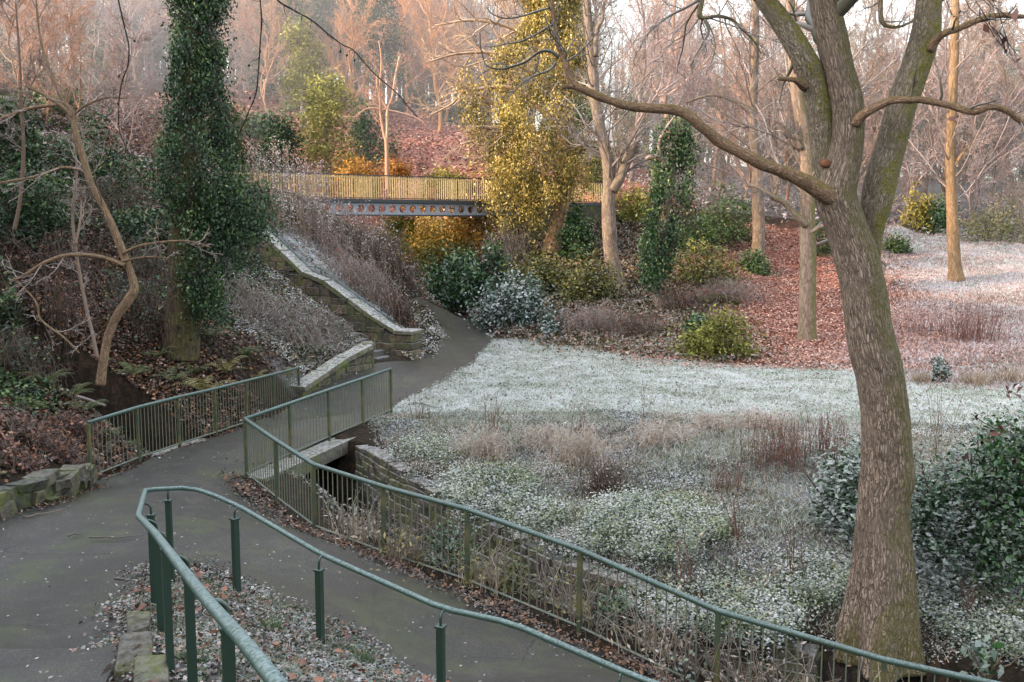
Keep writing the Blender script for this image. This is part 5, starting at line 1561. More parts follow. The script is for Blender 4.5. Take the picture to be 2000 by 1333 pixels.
evergreen(745, -60, 150, 110, 84, 'tall dark blue green evergreen at the top of the sunlit wood', M_BUSH, (0.5, 0.75, 0.85), 7000)
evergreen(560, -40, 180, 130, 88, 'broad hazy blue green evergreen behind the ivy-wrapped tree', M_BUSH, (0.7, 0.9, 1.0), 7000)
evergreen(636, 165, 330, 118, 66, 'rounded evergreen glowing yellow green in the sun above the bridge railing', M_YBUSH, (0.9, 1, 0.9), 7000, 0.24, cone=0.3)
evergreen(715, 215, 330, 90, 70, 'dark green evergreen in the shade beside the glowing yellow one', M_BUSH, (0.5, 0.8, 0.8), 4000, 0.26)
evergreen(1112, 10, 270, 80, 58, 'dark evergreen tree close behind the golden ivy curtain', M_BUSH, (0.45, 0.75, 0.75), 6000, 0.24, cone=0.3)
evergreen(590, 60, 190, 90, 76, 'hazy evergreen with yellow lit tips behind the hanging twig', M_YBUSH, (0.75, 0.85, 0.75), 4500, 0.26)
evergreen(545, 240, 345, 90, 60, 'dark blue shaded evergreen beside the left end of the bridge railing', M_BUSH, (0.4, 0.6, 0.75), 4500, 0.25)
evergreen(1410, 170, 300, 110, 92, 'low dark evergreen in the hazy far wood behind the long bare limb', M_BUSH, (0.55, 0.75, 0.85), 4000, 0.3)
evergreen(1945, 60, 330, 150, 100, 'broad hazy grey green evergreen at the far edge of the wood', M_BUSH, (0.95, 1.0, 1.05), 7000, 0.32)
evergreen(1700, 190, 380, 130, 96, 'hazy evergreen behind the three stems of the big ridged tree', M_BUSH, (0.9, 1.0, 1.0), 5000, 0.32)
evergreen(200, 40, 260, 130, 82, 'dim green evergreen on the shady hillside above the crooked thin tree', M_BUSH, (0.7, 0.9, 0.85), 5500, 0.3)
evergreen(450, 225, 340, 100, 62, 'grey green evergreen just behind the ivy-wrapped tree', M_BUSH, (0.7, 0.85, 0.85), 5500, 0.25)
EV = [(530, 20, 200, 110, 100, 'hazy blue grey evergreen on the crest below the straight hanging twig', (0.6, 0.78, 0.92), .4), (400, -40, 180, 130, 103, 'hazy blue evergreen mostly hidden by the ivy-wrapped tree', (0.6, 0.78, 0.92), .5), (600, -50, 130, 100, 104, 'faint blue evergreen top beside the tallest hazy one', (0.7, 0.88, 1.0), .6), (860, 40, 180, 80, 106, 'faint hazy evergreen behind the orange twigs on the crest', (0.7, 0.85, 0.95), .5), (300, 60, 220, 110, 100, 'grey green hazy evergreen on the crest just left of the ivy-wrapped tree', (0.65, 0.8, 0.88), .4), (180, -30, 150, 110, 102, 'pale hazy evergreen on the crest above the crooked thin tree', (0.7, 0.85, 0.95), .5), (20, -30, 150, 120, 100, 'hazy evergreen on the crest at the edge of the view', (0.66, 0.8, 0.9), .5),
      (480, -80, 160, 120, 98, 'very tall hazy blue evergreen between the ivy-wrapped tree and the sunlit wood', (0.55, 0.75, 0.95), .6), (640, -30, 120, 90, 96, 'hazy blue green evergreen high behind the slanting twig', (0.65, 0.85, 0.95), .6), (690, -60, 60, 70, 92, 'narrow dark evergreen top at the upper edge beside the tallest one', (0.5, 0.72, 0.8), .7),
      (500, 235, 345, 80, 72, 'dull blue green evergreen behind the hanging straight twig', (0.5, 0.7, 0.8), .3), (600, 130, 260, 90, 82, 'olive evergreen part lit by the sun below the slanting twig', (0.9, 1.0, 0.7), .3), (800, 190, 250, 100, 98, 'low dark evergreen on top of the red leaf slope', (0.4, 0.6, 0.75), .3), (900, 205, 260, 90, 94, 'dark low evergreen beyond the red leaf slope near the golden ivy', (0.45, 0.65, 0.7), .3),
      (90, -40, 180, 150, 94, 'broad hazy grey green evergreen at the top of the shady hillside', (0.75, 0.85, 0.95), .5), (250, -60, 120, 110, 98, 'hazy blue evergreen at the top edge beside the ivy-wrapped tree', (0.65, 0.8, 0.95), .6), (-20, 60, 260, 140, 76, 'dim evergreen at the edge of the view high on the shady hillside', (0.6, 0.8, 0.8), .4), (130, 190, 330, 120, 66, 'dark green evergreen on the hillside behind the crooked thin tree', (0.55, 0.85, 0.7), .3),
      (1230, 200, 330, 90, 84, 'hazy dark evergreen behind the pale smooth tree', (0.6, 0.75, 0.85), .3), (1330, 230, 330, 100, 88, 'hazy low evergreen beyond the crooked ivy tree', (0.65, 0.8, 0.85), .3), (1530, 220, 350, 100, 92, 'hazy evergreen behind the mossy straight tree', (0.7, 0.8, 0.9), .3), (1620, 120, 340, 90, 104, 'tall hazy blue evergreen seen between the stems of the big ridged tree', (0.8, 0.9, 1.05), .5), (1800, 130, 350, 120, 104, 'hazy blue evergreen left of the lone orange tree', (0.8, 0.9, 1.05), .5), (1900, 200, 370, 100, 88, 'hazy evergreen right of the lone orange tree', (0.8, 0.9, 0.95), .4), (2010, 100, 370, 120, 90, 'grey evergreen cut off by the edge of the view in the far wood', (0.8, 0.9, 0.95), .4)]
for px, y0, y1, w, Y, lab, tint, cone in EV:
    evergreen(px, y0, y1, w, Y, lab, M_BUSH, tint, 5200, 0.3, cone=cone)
# small hut roof glimpsed through the trees
hb = at(1146, 320, 74)
hz = G(hb[0], hb[1])
hut = thing('hut', 'small grey roofed hut glimpsed through the trees beside the golden ivy', 'hut', (hb[0], hb[1], hz))
hh = max(at(1146, 308, 74)[2] - hz, 1.6)
MB().box([0, 0, hh / 2], (3.0, 3.0, hh), rnd=0.4).build('wall', M_CONC, hut, smooth=False)
rf = MB()
rf.add([[-1.9, -1.8, hh - .1], [1.9, -1.8, hh - .1], [1.9, 1.8, hh - .1], [-1.9, 1.8, hh - .1], [-1.7, 0, hh + 1.3], [1.7, 0, hh + 1.3]], [[0, 1, 5, 4], [2, 3, 4, 5]], [[0, 4, 3], [1, 2, 5]], rnd=0.5)
rf.build('roof', paint_mat('slate', (0.16, 0.19, 0.23), (0.20, 0.22, 0.24), (0.5, 0.5, 0.55), 0.5), hut, smooth=False)

# ------------------------------------------------------------------ shrubs
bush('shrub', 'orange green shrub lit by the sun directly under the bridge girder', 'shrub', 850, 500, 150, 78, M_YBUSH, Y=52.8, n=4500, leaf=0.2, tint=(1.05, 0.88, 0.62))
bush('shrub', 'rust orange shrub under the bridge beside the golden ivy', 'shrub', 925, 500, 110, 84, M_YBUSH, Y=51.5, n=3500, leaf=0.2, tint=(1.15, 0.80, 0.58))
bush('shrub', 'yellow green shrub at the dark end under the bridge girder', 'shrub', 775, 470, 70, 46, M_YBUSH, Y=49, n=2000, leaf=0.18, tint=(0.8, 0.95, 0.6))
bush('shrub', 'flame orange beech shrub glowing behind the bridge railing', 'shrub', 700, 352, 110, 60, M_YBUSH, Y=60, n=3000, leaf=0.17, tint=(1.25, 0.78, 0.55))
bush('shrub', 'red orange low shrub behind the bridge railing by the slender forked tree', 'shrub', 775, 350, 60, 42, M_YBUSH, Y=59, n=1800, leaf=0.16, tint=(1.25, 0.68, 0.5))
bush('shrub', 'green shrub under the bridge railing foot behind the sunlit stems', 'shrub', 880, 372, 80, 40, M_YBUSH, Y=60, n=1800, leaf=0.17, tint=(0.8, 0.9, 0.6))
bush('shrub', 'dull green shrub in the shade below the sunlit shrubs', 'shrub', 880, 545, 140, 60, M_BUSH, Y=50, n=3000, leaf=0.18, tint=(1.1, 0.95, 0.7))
bush('laurel_bush', 'bright green laurel with drooping leaves at the bend of the path', 'shrub', 892, 600, 108, 92, M_LAUREL, n=4200, leaf=0.24, droop=1.2, aspect=0.38)
bush('laurel_bush', 'tall thin green laurel beside the frosted bush', 'shrub', 965, 560, 60, 70, M_LAUREL, n=1500, leaf=0.22, droop=1.0, aspect=0.4)
bush('conifer_bush', 'frosted blue green bush spilling to the edge of the meadow by the path', 'shrub', 1005, 640, 140, 92, M_CONIF, n=6500, leaf=0.17, droop=0.8)
bush('conifer_bush', 'small frosted green sprig bush at the foot of the blue green bush', 'shrub', 1075, 655, 40, 44, M_CONIF, n=900, leaf=0.15, droop=0.8)
bush('shrub', 'dark blue green holly at the foot of the golden ivy tree', 'shrub', 1125, 505, 70, 90, M_BUSH, n=2800, leaf=0.18, tint=(0.4, 0.75, 0.7))
bush('shrub', 'brown green bramble bank below the leaning trunk', 'shrub', 1060, 560, 150, 60, M_BUSH, n=4000, leaf=0.17, tint=(1.3, 0.95, 0.7), depth=0.6)
bush('shrub', 'olive bramble clump between the pale smooth tree and the crooked ivy tree', 'shrub', 1150, 590, 120, 70, M_BUSH, n=3500, leaf=0.17, tint=(1.3, 0.95, 0.65), depth=0.6)
bush('shrub', 'olive green clump on the slope behind the crooked ivy tree', 'shrub', 1375, 560, 130, 70, M_BUSH, n=3500, leaf=0.17, tint=(1.25, 1.0, 0.75), depth=0.6)
bush('shrub', 'green evergreen clump on the slope under the hazy trees', 'shrub', 1420, 470, 140, 80, M_BUSH, n=4000, leaf=0.18, tint=(0.8, 1.0, 0.65))
bush('shrub', 'dark green clump behind the crooked ivy tree, high on the slope', 'shrub', 1360, 490, 90, 60, M_BUSH, n=2400, leaf=0.17, tint=(0.7, 0.95, 0.7))
bush('shrub', 'yellow green shrub at the right end of the high footbridge', 'shrub', 1240, 440, 80, 66, M_YBUSH, n=2600, leaf=0.18, tint=(0.75, 0.9, 0.6))
bush('shrub', 'pink leaved shrub just below the right end of the bridge railing', 'shrub', 1145, 425, 64, 40, M_YBUSH, Y=56, n=1800, leaf=0.16, tint=(1.6, 0.85, 1.9))
bush('shrub', 'yellow tinged green shrub above the right end of the bridge railing', 'shrub', 1168, 372, 50, 66, M_BUSH, Y=62, n=1800, leaf=0.18, tint=(1.5, 1.3, 0.6))
bush('shrub', 'green gold bush at the edge of the meadow below the red leaves', 'shrub', 1392, 700, 140, 64, M_YBUSH, n=5000, leaf=0.14, tint=(0.62, 0.74, 0.6), depth=0.7, droop=0.8)
bush('shrub', 'bright green sprig bush behind the green gold bush', 'shrub', 1366, 660, 60, 50, M_LAUREL, n=1500, leaf=0.15)
bush('conifer_bush', 'dark fir seedling skirt at the foot of the slim tree', 'shrub', 1475, 538, 66, 48, M_BUSH, Y=49.4, n=1600, leaf=0.17, tint=(0.5, 0.85, 0.8), droop=1.0)
bush('conifer_bush', 'small fir behind the mossy straight tree', 'shrub', 1606, 500, 50, 50, M_BUSH, n=1300, leaf=0.16, tint=(0.65, 0.95, 0.85))
bush('conifer_bush', 'small green fir seedling on the slope right of the big ridged tree', 'shrub', 1752, 490, 56, 42, M_BUSH, n=1300, leaf=0.16, tint=(0.7, 1.0, 0.75))
bush('shrub', 'golden yellow bush in the sun beyond the lone orange tree', 'shrub', 1792, 448, 56, 76, M_YBUSH, n=2200, leaf=0.2, tint=(1, 1, 0.8))
bush('shrub', 'dark blue green bush beside the golden yellow bush', 'shrub', 1832, 452, 60, 72, M_BUSH, n=2200, leaf=0.2, tint=(0.5, 0.8, 0.85))
bush('shrub', 'grey brown frosted thicket on the skyline beyond the lone orange tree', 'shrub', 1935, 475, 130, 70, M_BUSH, n=3500, leaf=0.18, tint=(1.5, 1.15, 1.2), aspect=0.3)
bush('shrub', 'pale pink twiggy thicket above the frosted slope at the edge of the view', 'shrub', 2010, 470, 110, 110, M_BUSH, n=2500, leaf=0.16, tint=(2.0, 1.4, 1.3), aspect=0.2, stems=26, smat=M_STEMP)
bush('conifer_bush', 'little evergreen seedling beside dry grass on the frosty slope', 'shrub', 1834, 748, 26, 44, M_CONIF, n=900, leaf=0.11)
# near bank, left
bush('rhododendron', 'dark rhododendron at the edge of the view beneath the spindly sapling', 'shrub', 55, 470, 150, 110, M_IVY, n=5000, leaf=0.16, aspect=0.35, droop=0.6)
bush('rhododendron', 'dark green rhododendron behind the crooked thin tree', 'shrub', 190, 390, 150, 120, M_IVY, n=5000, leaf=0.17, aspect=0.35, droop=0.6)
bush('rhododendron', 'shaded rhododendron high at the edge of the view above the bare branches', 'shrub', 30, 330, 120, 130, M_IVY, n=4500, leaf=0.17, aspect=0.35, droop=0.6)
bush('ivy_bush', 'dark ivy mass hanging at the edge of the view beside the low branches', 'shrub', 10, 610, 70, 150, M_IVY, n=3500, leaf=0.13)
bush('ivy_bush', 'ivy mound at the top of the coping of the stair wall', 'shrub', 470, 470, 110, 80, M_IVY, Y=30.5, n=3500, leaf=0.12)
bush('ivy_bush', 'low dark green ivy patch on the bank behind the ivy-wrapped trunk', 'shrub', 270, 470, 130, 50, M_IVY, n=2600, leaf=0.13)
# laurels by the big tree
bush('laurel_bush', 'large dark green laurel with brown dead leaves at the right edge of the view', 'shrub', 1990, 1092, 215, 270, M_LAUREL, Y=12.4, n=9500, leaf=0.09, aspect=0.5, droop=0.8, clus=16, sig=0.10, shell=0.6)
bush('laurel_bush', 'low frosted laurel spreading between the big ridged trunk and the dark laurel', 'shrub', 1835, 1092, 190, 190, M_LAURELF, Y=13.0, n=8000, leaf=0.08, aspect=0.55, up=1.1, droop=0.2, clus=12, sig=0.12, shell=0.5, depth=1.0)
bush('laurel_bush', 'frosted laurel mound just left of the big ridged trunk', 'shrub', 1650, 1010, 120, 125, M_LAURELF, Y=14.8, n=4500, leaf=0.09, aspect=0.55, up=1.0, droop=0.2, clus=12, sig=0.13, depth=1.0)
M_LAURELB = M_DEAD
d = MB()
b = at(1960, 800, 10.9)
for (x, y, s_) in [(1905, 815, 16), (1925, 815, 12), (1890, 890, 20), (1945, 838, 26), (1985, 765, 22), (1972, 772, 16), (1982, 900, 14), (1998, 940, 14), (1935, 860, 12)]:
    d.leaves(np.array([at(x, y, 10.9) - b]) + rng.normal(size=(3, 3)) * 0.03, s_ * 1.0 * pxw(x, y, 10.9), up=0.1, aspect=0.42, droop=0.5, fold=0.22)
P1 = np.array([[at(2010, 850, 10.9), at(1975, 830, 10.9), at(1945, 838, 10.9), at(1922, 826, 10.9), at(1896, 808, 10.9)], [at(2020, 800, 10.9), at(2000, 785, 10.9), at(1990, 775, 10.9), at(1978, 768, 10.9), at(1965, 765, 10.9)]])
d.twigs(P1 - b, np.full((2, 5), 0.005), 5)
o = thing('dead_leaf_spray', None, None, b)
d.build('leaves', M_DEAD, o)
tag(o, 'spray of curled brown dead leaves poking over the dark laurel', 'dead leaves')

# ------------------------------------------------------------------ stems, tufts, ferns, brambles
def stem_clump(name, label, cat, px, py, w, h, n, mat, group=None, head=None, Y=None, r=0.006, lean=0.12, headn=8, headsz=0.05, side=3, depth=0.7):
    b = gpt(px, py) if Y is None else at(px, py, Y)
    s = pxw(px, py, b[1])
    rx, hh = w * s / 2, h * s
    x = rng.normal(size=n) * rx * 0.5
    y = rng.normal(size=n) * rx * 0.5 * depth
    z = ground(b[0] + x, b[1] + y) - b[2] - 0.03
    K = 5
    P = np.stack([x, y, z], 1)[:, None, :] + np.zeros((n, K, 3))
    t = np.linspace(0, 1, K)
    hv = hh * rng.uniform(0.45, 1.1, n)
    ln = rng.normal(size=(n, 2)) * lean
    P[:, :, 2] += t * hv[:, None]
    P[:, :, 0] += (t ** 1.6) * (ln[:, :1] * hv[:, None])
    P[:, :, 1] += (t ** 1.6) * (ln[:, 1:] * hv[:, None])
    P[:, 1:] += rng.normal(size=(n, K - 1, 3)) * 0.012 * hh
    R = np.full((n, K), r) * np.linspace(1, 0.5, K)
    root = thing(name, label, cat, b, group)
    sb = MB().twigs(P, R, 4 if b[1] < 15 else 3)
    if side:
        P1, R1 = grow(P, R, side, 0.35, 1, 35, 0.3, 4, up=0.08, wob=0.2, rr=0.7, rmin=r * 0.5)
        sb.twigs(P1, R1, 3)
    sb.build('stems', mat, root)
    if head is not None:
        tip = P[:, -1]
        C = np.repeat(tip, headn, 0) + rng.normal(size=(n * headn, 3)) * np.array([headsz, headsz, headsz * 2.6]) - [0, 0, headsz * 2]
        MB().leaves(C, headsz * 1.1, up=0, aspect=0.5).build('seed_heads', head, root)  # dead seed heads at the stem tips
    return root

def bramble(name, label, cat, px, py, w, h, n, mat, group=None, r=0.007, Y=None, depth=0.7, leafmat=None, leaves=0, leaf=0.06):
    b = gpt(px, py) if Y is None else at(px, py, Y)
    s = pxw(px, py, b[1])
    rx, hh = w * s / 2, h * s
    K = 8
    x, y = rng.normal(size=n) * rx * 0.45, rng.normal(size=n) * rx * 0.45 * depth
    az = rng.uniform(0, 2 * PI, n)
    ln = rx * rng.uniform(0.3, 1.1, n)
    t = np.linspace(0, 1, K)[None, :]
    hv = hh * rng.uniform(0.3, 1.15, n)[:, None]
    px_ = x[:, None] + np.cos(az)[:, None] * ln[:, None] * t
    py_ = y[:, None] + np.sin(az)[:, None] * ln[:, None] * t * depth
    gz_ = ground((b[0] + px_).ravel(), (b[1] + py_).ravel()).reshape(px_.shape) - b[2]
    pz_ = gz_ + np.sin(t * PI * rng.uniform(0.6, 1.0, n)[:, None]) * hv - 0.02
    P = np.stack([px_, py_, pz_], 2) + rng.normal(size=(n, K, 3)) * 0.03 * hh
    R = np.full((n, K), r) * np.linspace(1, 0.45, K)
    P1, R1 = grow(P, R, 3, 0.2, 1, 45, 0.35, 4, wob=0.25, rmin=r * 0.5)
    root = thing(name, label, cat, b, group)
    MB().twigs(P, R, 3).twigs(P1, R1, 3).build('stems', mat, root)
    if leaves:
        k = rng.integers(0, n, leaves)
        f = rng.integers(1, K, leaves)
        C = P[k, f] + rng.normal(size=(leaves, 3)) * 0.06 * max(1, hh)
        MB().leaves(C, leaf, up=0.5, aspect=0.6).build('leaves', leafmat, root)
    return root

def tuft(name, label, cat, px, py, w, h, n, mat, group=None, Y=None, bw=0.012, lean=0.5):
    b = gpt(px, py) if Y is None else at(px, py, Y)
    s = pxw(px, py, b[1])
    rx = w * s / 2
    B = np.stack([rng.normal(size=n) * rx * 0.4, rng.normal(size=n) * rx * 0.4, np.zeros(n)], 1)
    B[:, 2] = ground(b[0] + B[:, 0], b[1] + B[:, 1]) - b[2] - 0.02
    m_ = MB().blades(B, h * s, bw, lean)
    o = m_.build(name, mat)
    o.location = b
    return tag(o, label, cat, group)

def fern(label, px, py, size, mat, n=11, Y=None, flat=0.85):
    b = gpt(px, py) if Y is None else at(px, py, Y)
    L = size * pxw(px, py, b[1])
    root = thing('fern', label, 'fern', b, 'ferns on the shady bank')
    for i in range(n):
        a = 2 * PI * i / n + random.uniform(-0.3, 0.3)
        l = L * random.uniform(0.7, 1.1)
        K = 16
        t = np.linspace(0, 1, K)
        e = random.uniform(0.5, 1.1)
        r = l * (0.85 * t)
        z = l * (e * t - (e * 0.75) * t * t) * flat * 1.6
        P = np.stack([np.cos(a) * r, np.sin(a) * r, z], 1)
        m_ = MB().tube(P, np.linspace(0.007, 0.002, K), 4, cap=False, rnd=0.6)
        sd = np.array([-math.sin(a), math.cos(a), 0])
        for k in range(2, K):
            w = l * 0.20 * math.sin(PI * (0.12 + 0.88 * t[k])) ** 0.8
            fw = (P[k] - P[k - 1]) * 0.9
            for sg in (-1, 1):
                tip = P[k] + sd * sg * w + fw * 0.7 - [0, 0, w * 0.25]
                q = [P[k] - fw * 0.26, tip - fw * 0.12, tip, P[k] + fw * 0.26]
                m_.add(q, [[0, 1, 2, 3]], rnd=random.random())
        m_.build('frond', mat, root)
    return root

FERNS = [(60, 800, 60, M_FERN, 'green fern above the bracken heap near the edge of the view'), (170, 800, 52, M_FERN, 'fern just uphill of the bridge fence end post'), (260, 720, 55, M_FERN, 'fern beside the foot of the pale two stemmed sapling'), (480, 700, 46, M_FERN, 'green fern on the bank between the ivy trunk and the frosted tangle'), (380, 720, 50, M_FERN, 'dark green fern right below the ivy-wrapped trunk'), (310, 690, 50, M_FERN, 'shaded fern between the crooked thin tree and the ivy-wrapped trunk'), (20, 690, 60, M_FERN, 'shaded fern at the edge of the view under the ivy mass'), (500, 745, 36, M_FERNY, 'low yellow fern seen through the far fence panels'), (395, 760, 80, M_FERNY, 'large yellowing fern behind the fence of the small bridge'), (440, 725, 62, M_FERNY, 'pale yellow fern at the far end of the bridge fence'), (335, 735, 56, M_FERN, 'green fern below the crooked thin tree trunk, near the fence'), (415, 668, 60, M_FERN, 'upright dark fern at the foot of the ivy-wrapped tree'), (290, 790, 56, M_FERN, 'low fern just behind the fence rail'), (90, 745, 60, M_FERN, 'dark fern among fallen leaves on the near bank'), (140, 760, 55, M_FERN, 'dark green fern left of the crooked thin tree foot'), (620, 690, 40, M_FERN, 'small fern on the frosty bank above the curved mossy wall'), (560, 735, 40, M_FERNY, 'small fern where the coping of the curved wall begins'), (240, 800, 44, M_FERN, 'fern beside the near end post of the bridge fence'), (215, 860, 34, M_FERN, 'little fern tucked behind the first fence panel')]
for px, py, s_, mt, lab in FERNS:
    fern(lab, px, py, s_, mt)

GW = 'dead frosted willowherb above the stair wall'
for i, (px, py, w, h, lab) in enumerate([(535, 430, 70, 120, 'tall frosted pinkish willowherb stems at the top of the stair wall'), (590, 445, 80, 130, 'dense pinkish willowherb stems in front of the left end of the bridge girder'), (640, 460, 80, 110, 'willowherb stems with fluffy heads below the first holes of the girder'), (700, 470, 90, 100, 'willowherb stems in front of the middle of the bridge girder'), (745, 500, 80, 90, 'short willowherb stems by the yellow green shrub under the bridge'), (560, 400, 60, 100, 'fluffy white willowherb in front of the bridge railing'), (620, 400, 60, 90, 'frosted willowherb plumes against the bridge railing'), (505, 410, 50, 90, 'dim willowherb stems beside the ivy-wrapped tree')]):
    stem_clump('willowherb', lab, 'plant', px, py, w, h, 46, M_STEMP, GW, head=M_FLUFF, Y=(35.5 + 0.5 * i if i < 5 else 40), r=0.008, headn=7, headsz=0.075)
for px, py, w, h, lab in [(690, 560, 110, 60, 'grey frosted bramble on the mound beside the stair wall'), (745, 598, 80, 60, 'frosted bramble tumbling over the end of the mound by the path'), (785, 632, 50, 50, 'dark bramble at the corner of the mound above the path'), (780, 540, 100, 70, 'purple brown bramble on the back of the mound'), (650, 500, 120, 50, 'thin frosty bramble along the coping of the stair wall'), (720, 500, 110, 60, 'brown bramble at the foot of the willowherb')]:
    bramble('bramble', lab, 'bramble', px, py, w, h, 110, M_STEMP if 'frost' in lab else M_SCRUB, 'brambles on the mound by the stair wall', r=0.009, leafmat=M_RUST, leaves=240, leaf=0.09)
for px, py, w, h, lab in [(530, 640, 150, 40, 'frosted tangle of thin stems on the bank between ivy and steps'), (600, 660, 130, 34, 'frosted low tangle above the curved mossy wall'), (470, 600, 110, 50, 'grey tangle of stems beside the ivy-wrapped trunk'), (640, 640, 90, 30, 'short frosted tangle beside the steps')]:
    bramble('bramble', lab, 'bramble', px, py, w, h, 170, M_STEMP, 'frosted brambles on the bank by the steps', r=0.007, leafmat=M_LAURELF, leaves=450, leaf=0.07)
for px, py, w, h, lab in [(90, 880, 150, 40, 'heap of dead orange brown bracken behind the low stone wall'), (20, 900, 100, 36, 'dead brown bracken at the edge of the view behind the low wall'), (150, 850, 80, 36, 'dead bracken beside the end post of the bridge fence'), (110, 650, 160, 90, 'brown bramble thicket in the dark hollow of the near bank'), (40, 720, 120, 70, 'thin bramble thicket below the ivy mass at the edge of the view'), (280, 640, 130, 80, 'bramble thicket under the crooked thin tree'), (120, 520, 180, 70, 'brown bramble on the upper bank behind the long low branch'), (290, 540, 120, 60, 'bramble against the ivy-wrapped trunk on its shady side'), (60, 420, 200, 80, 'twiggy thicket under the rhododendrons'), (250, 430, 150, 80, 'grey pink thicket on the upper bank between rhododendron and ivy')]:
    bramble('bramble', lab, 'bramble', px, py, w, h, 120, M_SCRUB, 'brambles and bracken on the near bank', r=0.0075, leafmat=M_RUST if 'bracken' in lab or 'brown' in lab else M_IVY, leaves=420, leaf=0.09)
for px, py, w, h, lab in [(985, 520, 90, 70, 'pale fan of bare twigs behind the laurels at the bend of the path'), (1150, 650, 110, 50, 'pinkish brown dead bracken at the edge of the meadow'), (1240, 660, 120, 44, 'brown dead stems below the crooked ivy tree'), (1420, 590, 120, 40, 'purple brown brushwood heap on the slope'), (1330, 610, 100, 44, 'bramble tangle beside the bent foot of the crooked ivy tree')]:
    bramble('bramble', lab, 'bramble', px, py, w, h, 150, M_STEMP if 'p' == lab[0] else M_SCRUB, 'brushwood along the far meadow edge', r=0.010, leafmat=M_RUST, leaves=300, leaf=0.1)

# stream bank in the middle
stem_clump('dock_stems', 'tall red brown dead dock stems thick together on the frosty stream bank', 'plant', 1520, 920, 170, 92, 120, M_STEMR, 'dead dock stems on the stream bank', r=0.006, head=M_RUST, headn=6, headsz=0.025)
stem_clump('dock_stems', 'red brown dead stems close to the big ridged trunk', 'plant', 1620, 905, 90, 82, 60, M_STEMR, 'dead dock stems on the stream bank', r=0.006, head=M_RUST, headn=6, headsz=0.025)
stem_clump('dock_stems', 'short dark red stems below the thick stand of dock', 'plant', 1420, 960, 110, 60, 50, M_STEMR, 'dead dock stems on the stream bank', r=0.005, head=M_RUST, headn=5, headsz=0.022)
stem_clump('dock_stems', 'red brown reedy stems on the frosty slope beyond the big ridged tree', 'plant', 1895, 668, 120, 80, 130, M_STEMR, 'dead dock stems on the stream bank', r=0.009, lean=0.2)
stem_clump('dock_stems', 'low red stems at the edge of the fallen leaves beyond the trunk', 'plant', 1800, 650, 120, 40, 80, M_STEMR, 'dead dock stems on the stream bank', r=0.008, lean=0.3)
for i, (px, py, h, lab) in enumerate([(1255, 850, 100, 'single pale thin dead stalk standing in the middle of the meadow'), (830, 830, 60, 'few thin dead stalks near the end of the bridge fence'), (960, 850, 70, 'sparse dead stalks at the near edge of the meadow'), (1340, 1150, 130, 'thin dark stalks above the stream wall'), (1560, 1130, 150, 'thin stalks with ivy leaves in front of the low bank'), (1130, 850, 60, 'short sparse stalks in the middle of the bank'), (1820, 900, 200, 'thin pale sapling stems behind the frosted laurel'), (1900, 1230, 110, 'thin dead stalks right of the big trunk'), (1440, 1060, 110, 'dead stalks on the lower bank left of the big trunk')]):
    stem_clump('dead_stalks', lab, 'plant', px, py, 40 if i else 6, h, 3 if i == 0 else 9, M_STEMP if 'pale' in lab else M_STEMR, 'thin dead stalks on the stream bank', r=0.004 + 0.0002 * gpt(px, py)[1], lean=0.18)
for px, py, w, h, lab in [(945, 900, 90, 56, 'pale frosted heap of dead grass on top of an ivy mound'), (1130, 910, 110, 70, 'straw coloured frosted dead plant heap in the middle of the bank'), (1290, 880, 130, 44, 'pale heap of frosted dead stems at the edge of the meadow'), (1490, 845, 120, 40, 'purple brown heap of dead stems at the meadow edge'), (1180, 960, 90, 60, 'dark brown dead bracken hummock on the bank'), (1390, 850, 100, 30, 'low frosted dead stems beside the purple brown heap'), (1060, 880, 80, 40, 'thin frosted dead stems between the two ivy mounds')]:
    bramble('dead_bracken', lab, 'bramble', px, py, w, h, 150, twig_mat('pale_bracken_stem', (0.36, 0.27, 0.19), (0.66, 0.55, 0.43), frost=0.5) if 'dark' not in lab else M_SCRUB, 'heaps of dead bracken on the stream bank', r=0.006, leafmat=M_DRY, leaves=420, leaf=0.05)
for px, py, w, h, lab in [(960, 960, 190, 90, 'frosted ivy mound behind the bend of the fence'), (1270, 1030, 260, 110, 'broad frosted ivy mound in the middle of the stream bank'), (1050, 1010, 120, 50, 'low frosted ivy patch between the two big ivy mounds'), (1420, 1180, 240, 70, 'frosted ivy mound just above the stream wall'), (860, 880, 150, 40, 'thin frosted ivy near the end of the small bridge'), (1600, 1130, 160, 50, 'frosted ivy patch left of the big trunk foot'), (1900, 1210, 200, 60, 'frosted ivy patch right of the big trunk foot')]:
    bush('ivy_mound', lab, 'ivy', px, py, w * 1.2, h * 0.33, leaf_mat('frosted_ivy_leaf', [(0.0, (0.03, 0.055, 0.02)), (0.5, (0.10, 0.15, 0.05)), (0.85, (0.21, 0.25, 0.08)), (1.0, (0.34, 0.26, 0.11))], frost=0.78, fup=(0.35, 0.95), fscale=60) if 'M_IVYF' not in globals() else M_IVYF, n=int(w * h * 0.95), leaf=0.043, aspect=0.75, up=1.0, droop=0.0, stems=0, group='frosted ivy mounds on the stream bank', clus=14, sig=0.085, shell=0.8, sink=-0.12, depth=1.1, lump=0.5)
    M_IVYF = bpy.data.materials['frosted_ivy_leaf']
